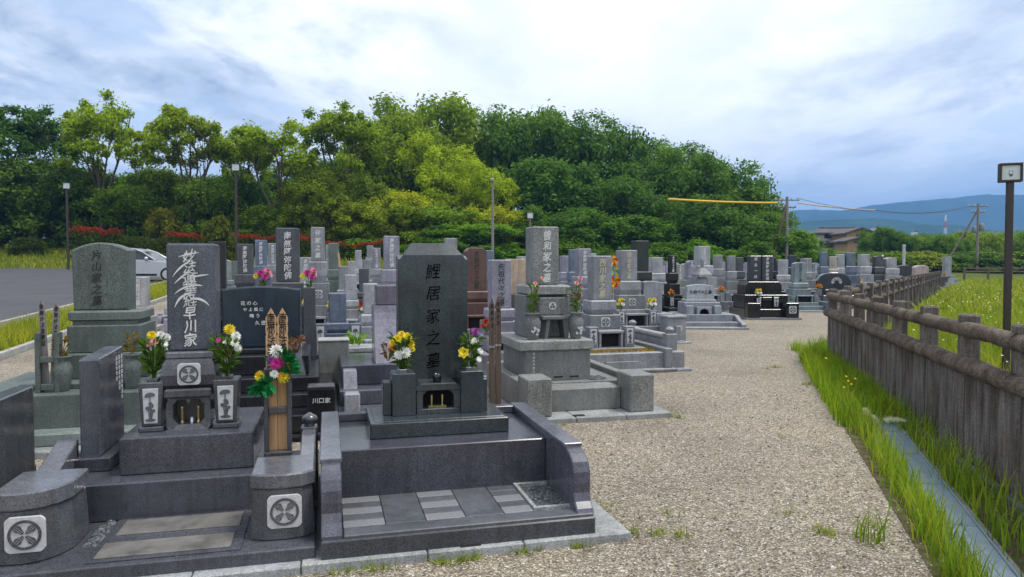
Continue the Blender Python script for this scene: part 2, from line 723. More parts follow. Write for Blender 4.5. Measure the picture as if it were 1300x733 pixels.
def pebbles(n, x0, x1, y0, y1, z, r, rnd):
    mb = MB()
    for i in range(n):
        x, y = rnd.uniform(x0, x1), rnd.uniform(y0, y1)
        rr = r * rnd.uniform(.6, 1.3)
        k = 6
        a0 = rnd.uniform(0, 6)
        ring0 = [(x + rr * .9 * math.cos(a0 + 2 * math.pi * i2 / k), y + rr * .7 * math.sin(a0 + 2 * math.pi * i2 / k), z) for i2 in range(k)]
        ring1 = [(x + rr * .6 * math.cos(a0 + 2 * math.pi * i2 / k) + rnd.uniform(-.2, .2) * rr, y + rr * .5 * math.sin(a0 + 2 * math.pi * i2 / k), z + rr * rnd.uniform(.45, .8)) for i2 in range(k)]
        mb.loft([ring0, ring1], 0, False, False)
        mb.add(ring1, [tuple(range(k))])
    return mb


def pebble_mat():
    m, nt, b, N, L = newmat('blue grey pebbles')
    geo = N('ShaderNodeNewGeometry')
    r = ramp(nt, [(0, (.04, .045, .05)), (.5, (.09, .1, .11)), (.92, (.17, .18, .19)), (1, (.33, .33, .33))])
    L(geo, 'Random Per Island', r, 0)
    L(r, 0, b, 'Base Color')
    b.inputs['Roughness'].default_value = .55
    return m


M['pebble'] = pebble_mat()
DG = (.032, .039, .043)      # dark green-grey of the chamfered stone
DN = (.055, .057, .068)      # dark blue-grey
LG = (.2, .2, .195)         # light grey
MG = (.115, .115, .125)
PG = (.17, .16, .19)       # purple grey
GG = (.085, .1, .088)         # green grey
BK = (.012, .012, .014)


# ---- B: the grave with the wide chamfered stone nearest the path
def hero_b():
    fr = F1
    x0 = -.90
    g = thing('family_grave', 'dark grave with a chamfered broad headstone and checkered paving, nearest the gravel path', 'grave', place(fr, x0, 0, 0), TH, 'family graves', DG)
    X = lambda x: x - x0
    k = MB()
    for a, b in ((-1.705, -1.10), (-1.094, -.60), (-.594, .0)):
        k.box(X(a), X(b), -.09, .1, -.05, .06, .006)
    k.box(X(-.17), X(.0), .106, 1.0, -.05, .058, .006)
    k.box(X(-.17), X(.0), 1.006, 1.5, -.05, .058, .006)
    k.box(X(-1.705), X(-1.6), .106, 1.5, -.05, .058, .006)
    ko = part('kerb', k, M['concrete'], g, (.27, .27, .265))
    part('drain_cover', MB().box(X(-.93), X(-.82), -.07, .0, .04, .064, .003), M['black'], ko)
    pl = MB().box(X(-1.615), X(-.19), -.055, 1.42, .045, .15, .008)
    part('platform', pl, M['granite'], g, (.05, .052, .06))
    # paving: dark slabs with ladder pattern of lighter tiles
    pv = MB()
    xs = [-1.505, -1.335, -1.115, -.945, -.725, -.555, -.30]
    for i, (a, b) in enumerate(((-1.505, -1.295), (-1.291, -1.085), (-1.081, -.875), (-.871, -.665), (-.661, -.50))):
        if i % 2 == 0:
            ys = [.07, .165, .26, .355, .45, .545]
            for j in range(5):
                pv.box(X(a), X(b), ys[j] + .002, ys[j + 1] - .002, .14, .1665 + (.0004 if j % 2 else 0), .002, 1 if (j % 2 == 0 and not (i == 4 and j == 4)) else 0)
        else:
            pv.box(X(a), X(b), .072, .543, .14, .1665, .002, 0)
    pv.box(X(-1.505), X(-.2), -.048, .066, .14, .167, .004, 0)
    light = granite('light paving', .5, .3, 120, .35)
    oo = part('paving', pv, [granite('dark paving', .38, .35, 150, .4), M['light_tile']], g, (.075, .077, .086))
    gb = MB()
    a, b, c, d = -.495, -.225, .085, .54
    gb.box(X(a), X(b), c, c + .022, .14, .178, .002)
    gb.box(X(a), X(b), d - .022, d, .14, .178, .002)
    gb.box(X(a), X(a) + .022, c + .023, d - .023, .14, .178, .002)
    gb.box(X(b) - .022, X(b), c + .023, d - .023, .14, .178, .002)
    fo = part('gravel_bed', gb, M['rough'], g, (.26, .255, .25))
    pb = pebbles(420, X(a) + .03, X(b) - .03, c + .03, d - .03, .155, .011, random.Random(4))
    pb.box(X(a) + .02, X(b) - .02, c + .022, d - .022, .14, .156, .001)
    part('pebbles', pb, M['pebble'], fo)
    tr = MB().box(X(-1.512), X(-.288), .54, 1.39, .148, .44, .006)
    part('terrace', tr, M['granite'], g, (.05, .05, .062))
    prof = [(1.40, .15), (1.40, .475), (.17, .475), (.10, .455), (.05, .42), (.025, .37), (.02, .31), (.025, .26), (.01, .215), (-.02, .185), (-.035, .165), (-.035, .15)]
    for (a, b) in ((-1.614, -1.513), (-.287, -.192)):
        w = part('side_wall', MB().prism_x(prof, X(a), X(b), .006), M['granite'], g, (.075, .072, .09))
        part('coping', MB().box(X(a) - .006, X(b) + .006, .17, 1.405, .472, .496, .004), M['granite'], w, (.1, .098, .118))
    part('back_wall', MB().box(X(-1.511), X(-.289), 1.315, 1.395, .44, .49, .005), M['granite'], g, (.075, .072, .09))
    bs = MB().box(X(-1.33), X(-.465), .755, 1.30, .44, .535, .006)
    bs.box(X(-1.325), X(-.47), .76, 1.295, .533, .542, .006, 0, (.02, .02))
    part('base_slab', bs, M['granite'], g)
    yv = .93
    zt = fr.z(474, -1.1, yv)
    for (pa, pb_, pc) in ((497, 527, 486), (613, 584, 613)):
        a, b = sorted((fr.x(pa, yv), fr.x(pb_, yv)))
        vs = MB().box(X(a), X(b), yv - .02, yv + .17, .54, zt, .005)
        if pc == 486:
            vs.box(X(fr.x(pc, yv)), X(a) - .0005, yv + .03, yv + .15, .54, zt - .06, .005)
        else:
            vs.box(X(b) + .0005, X(b) + .035, yv + .03, yv + .15, .54, zt - .06, .005)
        so = part('vase_stand', vs, M['granite'], g, (.035, .043, .048))
        part('vase', MB().lathe([(.028, zt - .01), (.033, zt + .015), (.034, zt + .02), (.026, zt + .02), (.024, zt - .005)], (X((a + b) / 2), yv + .06, 0), 14), M['steel'], so)
    a, b = fr.x(528, yv), fr.x(584, yv)
    zi0, zi1 = .54, fr.z(487, -.9, yv)
    xa, xb = X(a), X(b)
    ic = MB()
    oz0, oz1 = zi0 + .035, zi1 - .045
    ic.box(xa, xb, yv, yv + .2, zi0, oz0, .004)
    ic.box(xa, xa + .042, yv, yv + .2, oz0 - .001, oz1, .003)
    ic.box(xb - .042, xb, yv, yv + .2, oz0 - .001, oz1, .003)
    ic.prism_y([(xa - .004, oz1), (xb + .004, oz1), (xb + .004, oz1 + .02), (xb - .03, zi1), (xa + .03, zi1), (xa - .004, oz1 + .02)], yv - .004, yv + .24, .003)
    ic.box(xa + .04, xb - .04, yv + .17, yv + .199, oz0, oz1, .001)
    # corner fillets of the opening
    for sx, xx in ((1, xa + .042), (-1, xb - .042)):
        ic.prism_y([(xx, oz1), (xx, oz1 - .03), (xx + sx * .03, oz1)], yv + .002, yv + .17, .001)
    ico = part('incense_chamber', ic, M['granite'], g, (.045, .052, .056))
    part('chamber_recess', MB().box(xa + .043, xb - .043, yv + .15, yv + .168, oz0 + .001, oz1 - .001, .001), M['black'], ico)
    ca = MB()
    for q in (-.035, .035):
        ca.lathe([(.014, oz0), (.014, oz0 + .012), (.006, oz0 + .016), (.008, oz0 + .075), (.004, oz0 + .08)], ((xa + xb) / 2 + q, yv + .07, 0), 10)
    ca.box((xa + xb) / 2 - .06, (xa + xb) / 2 + .06, yv + .045, yv + .1, oz0, oz0 + .01, .002)
    part('candle_stand', ca, M['brass'], ico)
    xm = (xa + xb) / 2
    part('incense_pot', MB().lathe([(.026, zi1), (.03, zi1 + .03), (.032, zi1 + .055), (.024, zi1 + .055), (.022, zi1 + .03)], (xm, yv + .06, 0), 16), M['granite'], g, BK)
    part('plinth', MB().box(xm - .2, xm + .2, yv + .201, yv + .36, .54, zi1 - .004, .006), M['granite'], g, (.05, .056, .06))
    # headstone
    ys = yv + .19
    hx0, hx1 = X(fr.x(505.5, ys)), X(fr.x(593.5, ys))
    zf, zb = fr.z(324, -1, ys), fr.z(309, -1, ys + .1)
    zs = zi1 - .006
    c = .055

    def ring(y, i, top, cc):
        return [(hx0 + i, y, zs + i), (hx1 - i, y, zs + i), (hx1 - i, y, top - cc), (hx1 - i - cc * .45, y, top - cc * .9), (hx1 - i - cc * 1.15, y, top), (hx0 + i + cc * 1.15, y, top), (hx0 + i + cc * .45, y, top - cc * .9), (hx0 + i, y, top - cc)]
    hs = MB().loft([ring(ys, .004, zf, .03), ring(ys + .004, 0, zf + .002, .03), ring(ys + .075, 0, zb, .085), ring(ys + .15, 0, zb, .085), ring(ys + .175, .01, zb - .01, .085)])
    ho = part('headstone', hs, M['granite'], g)
    cx = X(fr.x(550, ys))
    t = letters(MB(), '鯉居家之墓', cx, ys - .001, fr.z(334, -1, ys), .108, .148, .95, .06, .0, 5, .003, .4, -.004)
    part('inscription', t, M['deep_ink'], ho)
    # flowers
    zt2 = zt + .0
    p = fr.W((fr.x(497, yv) + fr.x(527, yv)) / 2, yv + .06)
    bouquet('flower_bouquet', 'yellow and white chrysanthemums in the vase before the broad chamfered dark headstone', (p[0], p[1], zt2), TH, .25, .06,
            [(YEL, 'mum', .036, -.035, -.02, .21), (YEL, 'mum', .034, .03, -.01, .225), (YEL, 'mum', .032, -.005, .03, .235), (YEL, 'mum', .03, .05, -.02, .18), (YEL, 'mum', .028, -.065, -.01, .19), (WHT, 'mum', .042, .01, -.055, .13), (WHT, 'mum', .036, -.03, -.05, .115), (YEL, 'daisy', .025, .055, -.03, .15)], 3, nleaf=110)
    p = fr.W((fr.x(613, yv) + fr.x(584, yv)) / 2, yv + .06)
    bouquet('flower_bouquet', 'pink, yellow and white flowers in the vase before the broad chamfered dark headstone', (p[0], p[1], zt2), TH, .24, .06,
            [(PUR, 'mum', .034, .035, .0, .245), (MAG, 'daisy', .02, .03, .0, .25), (WHT, 'mum', .033, .025, -.03, .185), (YEL, 'lily', .036, -.05, -.05, .115), (WHT, 'daisy', .026, .065, -.02, .12), (WHT, 'daisy', .022, .05, -.05, .07), (YEL, 'daisy', .022, -.06, -.03, .13)], 4, nleaf=110)


M['light_tile'] = plain('light granite tile', (.19, .195, .205), .45, .2, 60)
hero_b()


# ---- A: dark grave with brush lettering, front pillars with crests
def pillar(parent, poly, z0, z1, cap, color, capcolor):
    p = part('gate_pillar', MB().prism_z(poly, z0, z1 - cap, .006, 0, -.012), M['granite'], parent, color)
    part('pillar_cap', MB().prism_z(inset(poly, .0), z1 - cap, z1, .008, 0, 0), M['granite'], p, capcolor)
    return p


def hero_a():
    fr = F1
    x0 = -2.36
    g = thing('family_grave', 'dark grave with white brushed lettering and two crested gate pillars, beside the checkered one', 'grave', place(fr, x0, 0, 0), TH, 'family graves', DN)
    X = lambda x: x - x0
    k = MB()
    for a, b in ((-3.12, -2.62), (-2.614, -2.2), (-2.194, -1.711)):
        k.box(X(a), X(b), -.09, 1.95, -.05, .055, .006)
    part('kerb', k, M['concrete'], g, (.25, .25, .25))
    part('platform', MB().box(X(-3.085), X(-1.64), -.02, 1.9, .04, .12, .008), M['granite'], g, (.06, .06, .07))
    pv = MB()
    pv.box(X(-2.67), X(-1.99), .02, .6, .118, .128, .003)
    sl = part('tread', pv, M['granite'], g, (.06, .06, .07))
    lt = MB().box(X(-2.64), X(-2.04), .05, .24, .126, .1345, .003)
    lt.box(X(-2.62), X(-2.03), .345, .56, .126, .1345, .003)
    part('worn_slab', lt, M['worn'], sl)
    gp = pebbles(160, X(-2.74), X(-2.68), .25, .6, .12, .012, random.Random(2))
    gp.v += []
    gp2 = pebbles(120, X(-1.97), X(-1.95), .2, .6, .12, .01, random.Random(8))
    part('pebbles', gp, M['pebble'], g)
    part('step', MB().box(X(-2.99), X(-1.955), .6, 1.88, .119, .325, .008), M['granite'], g, (.058, .058, .07))
    part('pedestal', MB().box(X(-2.70), X(-1.995), .74, 1.5, .324, .535, .008), M['granite'], g, (.058, .058, .07))
    # gate pillars
    polyR = [(X(-1.955), .14), (X(-1.88), .105), (X(-1.78), .10), (X(-1.70), .115), (X(-1.645), .16), (X(-1.645), .47), (X(-1.955), .47)]
    polyL = [(X(-3.075), .10), (X(-2.95), .085), (X(-2.87), .11), (X(-2.81), .17), (X(-2.775), .26), (X(-2.775), .48), (X(-3.075), .48)]
    pr = pillar(g, polyR, .12, .452, .075, (.07, .072, .078), (.1, .1, .11))
    crest(pr, X(-1.79), .10, .265, .165, (.07, .07, .078))
    plf = pillar(g, polyL, .12, .452, .085, (.07, .072, .078), (.1, .1, .11))
    crest(plf, X(-2.925), .083, .262, .165, (.07, .07, .078))
    # low walls behind the pillars
    zw = fr.z(546, -1.69, 1.03)
    prof = [(.471, .12), (.471, .40), (.6, .405), (.8, .4 + (zw - .4) * .45), (.95, .4 + (zw - .4) * .85), (1.05, zw), (1.05, .12)]
    w = part('side_wall', MB().prism_x(prof, X(-1.735), X(-1.65), .006), M['granite'], g, (.1, .1, .115))
    zf = fr.z(540, -1.7, 1.12)
    ps = MB().box(X(-1.745), X(-1.64), 1.055, 1.16, .12, zf, .006)
    po = part('corner_post', ps, M['granite'], g, (.075, .075, .085))
    part('finial', MB().lathe([(.03, zf - .004), (.034, zf + .008), (.022, zf + .014), (.046, zf + .03), (.052, zf + .045), (.044, zf + .062), (.022, zf + .075), (.006, zf + .085), (.001, zf + .086)], (X(-1.69), 1.107, 0), 18), M['granite'], po)
    part('side_wall', MB().prism_x([(.481, .12), (.481, .40), (.6, .40), (.95, .5), (.95, .12)], X(-3.07), X(-2.96), .006), M['granite'], g, (.1, .1, .115))
    # vase stands
    yv = .885
    zt = fr.z(486, -2.6, yv)
    zp = .535
    for (pa, pb) in ((173, 205), (268, 301)):
        a, b = X(fr.x(pa, yv)), X(fr.x(pb, yv))
        m = (a + b) / 2
        w = (b - a) / 2
        vs = MB()
        vs.box(m - w * 1.0, m + w * 1.0, yv - .02, yv + .17, zp, zp + .03, .006)
        vs.box(m - w * .8, m + w * .8, yv, yv + .15, zp + .029, zt, .006, 0, (-w * .2, -.012))
        vs.box(m - w * .45, m + w * .45, yv + .03, yv + .12, zt - .001, zt + .016, .004)
        so = part('vase_stand', vs, M['granite'], g, (.075, .075, .082))
        lotus_panel(so, m, yv - .014, zp + .05, zt - .035, w * 1.25)
    # incense chamber with a rounded opening, crest block and headstone base
    a, b = X(fr.x(209, yv)), X(fr.x(265, yv))
    m = (a + b) / 2
    zi1 = fr.z(505, -2.4, yv)
    zi2 = fr.z(496, -2.4, yv)
    ic = MB()
    w = (b - a) / 2
    oz0, oz1 = zp + .028, zi1 - .012
    # frame around a heart shaped mouth
    outer = [(m - w, zp + .02), (m - w * .86, zp), (m + w * .86, zp), (m + w, zp + .02), (m + w, zi1 - .03), (m + w * .85, zi1), (m - w * .85, zi1), (m - w, zi1 - .03)]
    hole = [(m - w * .72, oz0 + .04), (m - w * .5, oz0 + .004), (m + w * .5, oz0 + .004), (m + w * .72, oz0 + .04), (m + w * .72, oz1 - .03), (m + w * .5, oz1), (m - w * .5, oz1), (m - w * .72, oz1 - .03)]
    n = 8
    vs = [(x, yv - .012, z) for x, z in outer] + [(x, yv - .004, z) for x, z in hole] + [(x, yv + .12, z) for x, z in hole] + [(x, yv + .16, z) for x, z in outer]
    fs = []
    for kk in range(3):
        for i in range(n):
            j = (i + 1) % n
            fs.append((kk * n + i, kk * n + j, (kk + 1) * n + j, (kk + 1) * n + i))
    for i in range(n):
        j = (i + 1) % n
        fs.append((i, 3 * n + i, 3 * n + j, j))
    ic.add(vs, fs)
    # pendant tooth at the middle of the mouth
    ic.prism_y([(m - w * .16, oz1 + .002), (m, oz1 - .022), (m + w * .16, oz1 + .002)], yv - .008, yv + .1, .001)
    ico = part('incense_chamber', ic, M['granite'], g, (.08, .08, .088))
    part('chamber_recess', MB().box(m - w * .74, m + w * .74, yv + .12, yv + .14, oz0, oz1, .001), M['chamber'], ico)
    for q in (-.045, .045):
        cs = MB().lathe([(.012, oz0 + .004), (.012, oz0 + .012), (.005, oz0 + .02), (.01, oz0 + .03), (.009, oz0 + .09), (.012, oz0 + .1), (.002, oz0 + .1)], (m + q, yv + .05, 0), 10)
        part('candle_stand', cs, M['brass'], ico)
    part('incense_tube', MB().lathe([(.013, oz0), (.013, oz0 + .04), (.01, oz0 + .04), (.009, oz0 + .02)], (m + .008, yv + .05, 0), 10), M['steel'], ico)
    part('shelf', MB().box(m - w * 1.08, m + w * 1.08, yv - .03, yv + .17, zi1, zi2 + .012, .01), M['granite'], g, (.06, .06, .068))
    zc1 = fr.z(456, -2.4, yv + .03)
    cb = MB()
    hw = w * 1.2
    rings = []
    for q, (zz, ww) in enumerate(((zi2 + .012, .86), (zi2 + .03, .97), ((zi2 + zc1) / 2, 1.04), (zc1 - .03, .98), (zc1, .88))):
        y_ = yv + .02 - .03 * (ww - .86) / .18
        rings.append([(m - hw * ww, y_, zz), (m + hw * ww, y_, zz), (m + hw * ww, yv + .26, zz), (m - hw * ww, yv + .26, zz)])
    cb.loft(rings)
    cbo = part('crest_stone', cb, M['granite'], g, (.06, .06, .068))
    zc = (zi2 + .012 + zc1) / 2
    crest(cbo, X(fr.x(238.5, yv)), yv - .012, zc, .125, (.07, .07, .078))
    ys = yv + .08
    zs = fr.z(446, -2.4, ys)
    part('base_stone', MB().box(m - w * 1.12, m + w * 1.12, yv + .03, yv + .27, zc1 - .001, zs, .008), M['granite'], g, (.12, .12, .13))
    hx0, hx1 = X(fr.x(211, ys)), X(fr.x(273, ys))
    ztop = fr.z(309, -2.4, ys)
    hs = MB().box(hx0, hx1, ys, ys + .22, zs - .001, ztop, .012)
    ho = part('headstone', hs, M['granite'], g, (.068, .07, .088))
    cx = X(fr.x(241, ys))
    t = MB()
    z0 = fr.z(316, -2.4, ys)
    letters(t, '妙法蓮華経', cx, ys - .001, z0, .08, .066, .95, .12, .0, 9, .003, .7, .004)
    # beard strokes of the upper characters
    H = ys - .004

    def stroke(pts, w):
        pts = [Vector((cx + a * .1, H, z0 - b * .088)) for a, b in pts]
        n_ = 10
        P = []
        for i in range(n_ + 1):
            t_ = i / n_
            q = pts[0] * (1 - t_) ** 2 + pts[1] * 2 * t_ * (1 - t_) + pts[2] * t_ * t_
            P.append(q)
        vs = []
        for i, q in enumerate(P):
            d = (P[min(i + 1, n_)] - P[max(i - 1, 0)]).normalized()
            s = Vector((-d.z, 0, d.x))
            ww = w * math.sin(math.pi * (.08 + .88 * i / n_)) * .5
            vs += [q + s * ww, q - s * ww]
        t.add(vs, [(2 * i, 2 * i + 1, 2 * i + 3, 2 * i + 2) for i in range(n_)])
    for s in (([(.1, .8), (-.5, 1.1), (-.95, 1.9)], 0.0115), ([(.0, 1.5), (-.5, 1.9), (-.85, 2.35)], 0.0101), ([(.0, 1.95), (.6, 1.75), (1.05, 1.75)], 0.0101),
              ([(.3, 2.45), (-.4, 2.5), (-.85, 3.05)], 0.0101), ([(.1, 2.5), (.5, 2.4), (.7, 2.5)], 0.0086), ([(.0, 3.0), (-.6, 3.1), (-.85, 3.95)], 0.0130), ([(.0, 3.35), (.7, 3.25), (1.05, 3.85)], 0.0144), ([(-.6, .55), (.0, .3), (.55, .25)], 0.0094)):
        stroke(*s)
    letters(t, '早川家', cx, ys - .001, fr.z(389, -2.4, ys), .082, .079, .9, .05, 0, 4, .003, .4)
    part('inscription', t, M['white_ink'], ho)
    # flowers in the vase stands
    for i, (pa, pb) in enumerate(((173, 205), (268, 301))):
        a = fr.x((pa + pb) / 2, yv)
        p = fr.W(a, yv + .07)
        if i == 0:
            bl = [(YEL, 'mum', .032, .0, -.02, .25), (WHT, 'mum', .03, .045, -.02, .25), (WHT, 'mum', .028, .075, 0, .235), (WHT, 'daisy', .022, .07, -.03, .2), (SAL, 'mum', .026, .015, -.04, .215), (PNK, 'daisy', .02, -.02, -.03, .2)]
            lb = 'yellow, white and salmon flowers in the vase by the small stele and white brushed lettering'
        else:
            bl = [(YEL, 'mum', .038, .02, -.02, .275), (WHT, 'mum', .034, .055, -.03, .235), (WHT, 'daisy', .03, .05, -.05, .2), (WHT, 'mum', .028, .065, -.03, .165), (MAG, 'daisy', .018, -.04, -.03, .215), (WHT, 'daisy', .02, .0, -.04, .2)]
            lb = 'yellow and white flowers in the vase beside the rack of pale tablets'
        bouquet('flower_bouquet', lb, (p[0], p[1], zt + .016), TH, .25, .075, bl, 20 + i, (.055, .12, .035), 130)
    # stele on a block at the far side of the step
    s = thing('memorial_stele', 'dark upright name slab on a block, turned sideways beside the white lettered grave', 'stele', place(fr, -2.88, 0, 0), TH, None, DN)
    XX = lambda x: x + 2.88
    zb_, zt_ = .405, fr.z(456, -2.88, .9)
    part('base_block', MB().box(XX(-2.985), XX(-2.775), .86, 1.5, .325, .404, .006), M['granite'], s, (.05, .05, .06))
    slab = MB().prism_x([(.9, zb_), (.9, zt_ - .012), (.912, zt_), (1.39, zt_ + .02), (1.40, zt_ + .01), (1.40, zb_)], XX(-2.938), XX(-2.835), .006)
    so = part('slab', slab, M['granite'], s, (.072, .075, .088))
    txt = MB()
    rnd = random.Random(3)
    for c_ in range(3):
        for q in range(9 - 2 * c_):
            vs, fs = glyph('妙法清光院信士令和日月年平成童女'[rnd.randrange(14)])
            txt.add([(XX(-2.835) + p_[2] / .02 * .0015 + .001, 1.36 - c_ * .055 + p_[0] * .028, zt_ - .04 - q * .032 + p_[1] * .028) for p_ in vs], fs)
    part('inscription', txt, M['white_ink'], so)


M['worn'] = None


def worn_mat():
    m, nt, b, N, L = newmat('worn stained slab')
    n = noise(nt, 7, 6, .65)
    r = ramp(nt, [(.3, (.075, .07, .062)), (.5, (.14, .134, .122)), (.68, (.185, .18, .172))])
    L(n, 0, r, 0)
    L(r, 0, b, 'Base Color')
    b.inputs['Roughness'].default_value = .5
    return m


M['worn'] = worn_mat()
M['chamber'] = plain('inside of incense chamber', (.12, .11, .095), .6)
hero_a()


# ---- rack with two pale tablets and paper flowers
def tablet_mesh(w, h, t):
    """long board whose head is cut in steps and a point"""
    p = [(-w / 2, 0), (w / 2, 0), (w / 2, h * .80), (w * .44, h * .815), (w / 2, h * .83), (w / 2, h * .87), (w * .43, h * .885), (w / 2, h * .90), (w * .5, h * .93), (0, h), (-w * .5, h * .93),
         (-w / 2, h * .90), (-w * .43, h * .885), (-w / 2, h * .87), (-w / 2, h * .83), (-w * .44, h * .815), (-w / 2, h * .80)]
    return MB().prism_y(p, 0, t, .001)


def rack():
    fr = F1
    yv = .80
    a, b = fr.x(333, yv), fr.x(368, yv)
    xm = (a + b) / 2
    w = (b - a) / 2
    z0 = .325
    zt = fr.z(468, xm, yv)
    t = thing('tablet_rack', 'dark stone rack standing on the step, holding two pale wooden tablets', 'tablet rack', place(fr, xm, yv, z0), TH, None, (.06, .06, .066))
    h = zt - z0
    part('base_block', MB().box(-w, w, -.02, .14, 0, .07, .006), M['granite'], t)
    for s in (-1, 1):
        part('upright', MB().box(s * w - (.025 if s > 0 else 0), s * w + (0 if s > 0 else .025), 0, .1, .07, h, .004), M['granite'], t)
    part('crossbar', MB().box(-w + .026, w - .026, 0, .03, h - .05, h, .004), M['granite'], t)
    part('crossbar', MB().box(-w + .026, w - .026, 0, .03, h * .52, h * .52 + .04, .004), M['granite'], t)
    part('back_panel', MB().box(-w + .026, w - .026, .095, .105, .07, h - .05, .002), M['black'], t)
    # the tablets
    ztab = fr.z(391, xm, yv + .05)
    for i, px in enumerate((343.5, 358)):
        xx = fr.x(px, yv + .05)
        lb = ('pale wooden memorial tablet in the dark rack, the one nearer the brushed headstone', 'pale wooden memorial tablet in the dark rack, the one nearer the small black name post')[i]
        o = thing('memorial_tablet', lb, 'tablet', place(fr, xx, yv + .04, z0 + .07), TH, 'pale memorial tablets')
        hh = ztab - z0 - .07
        bd = part('board', tablet_mesh(.062, hh, .012), M['pale_wood'], o)
        tx = letters(MB(), '南無妙法蓮華経', 0, 0, hh * .965, .058, .046, .8, .12, 0, i, .002, .5)
        part('inscription', tx, M['dark_ink'], bd)
    # older ochre boards low inside the rack
    for i, q in enumerate((-.03, .02)):
        o = thing('memorial_tablet', ('ochre weathered board standing low inside the dark rack, the farther of two', 'ochre weathered board standing low inside the dark rack, the nearer of two')[i], 'tablet', place(fr, xm + q, yv + .072 - .02 * i, z0 + .07), TH, 'ochre boards in the rack')
        bd = part('board', MB().prism_y([(-.026, 0), (.026, 0), (.022, .1), (.027, .26), (.0, .275), (-.025, .25), (-.022, .12)], 0, .01, .001), M['ochre_wood'], o)
        part('inscription', letters(MB(), '法月', 0, 0, .26, .05, .05, .8, .2, 0, 5, .002, .7), M['dark_ink'], bd)
    xx = fr.x(350, yv - .04)
    p = fr.W(xx, yv - .045)
    TEAL = (.01, .13, .085)
    bq = bouquet('flower_bouquet', 'bright magenta, yellow and white paper flowers with teal leaves tied to the tablet rack', (p[0], p[1], zt - .06), TH, .2, .05,
                 [(MAG, 'mum', .042, .0, -.04, .1), (YEL, 'mum', .036, -.09, -.03, .03), (YEL, 'mum', .04, .04, -.045, .02), (ORG, 'daisy', .025, .03, -.05, .03), (WHT, 'mum', .045, .0, -.02, .17), (WHT, 'mum', .03, -.01, -.05, .04), (MAG, 'mum', .035, .03, -.03, .11), (YEL, 'daisy', .03, .08, -.03, .085), (PUR, 'mum', .03, -.03, -.03, .12)], 33, (.015, .09, .05), 20)
    f = MB()
    rnd = random.Random(12)
    for (cx, cz, n) in ((-.12, -.06, 26), (.09, .12, 26), (.1, .05, 14), (-.06, -.02, 14), (.05, .16, 10)):
        for i in range(n):
            a_ = rnd.uniform(0, 6.28)
            leafblade(f, (cx * .7, -.03, cz * .8), (math.cos(a_) + cx * 6, -.25 + rnd.uniform(-.4, .3), math.sin(a_) * .7 + cz * 5), rnd.uniform(.05, .09), .018, rnd)
    part('ribbon_leaf', f, M['stem'], bq, TEAL)


rack()


# ---- C: greenish arched grave at the end of the second row
def jar_vase(parent, x, y, z, h, r, color, mat='rough'):
    return part('vase', MB().lathe([(r * .62, z), (r * .7, z + h * .06), (r * .72, z + h * .1), (r * 1.0, z + h * .5), (r * .98, z + h * .68), (r * .7, z + h * .84), (r * .66, z + h * .9), (r * .95, z + h * .97), (r * .95, z + h), (r * .6, z + h), (r * .5, z + h * .8)], (x, y, 0), 20), M[mat], parent, color)


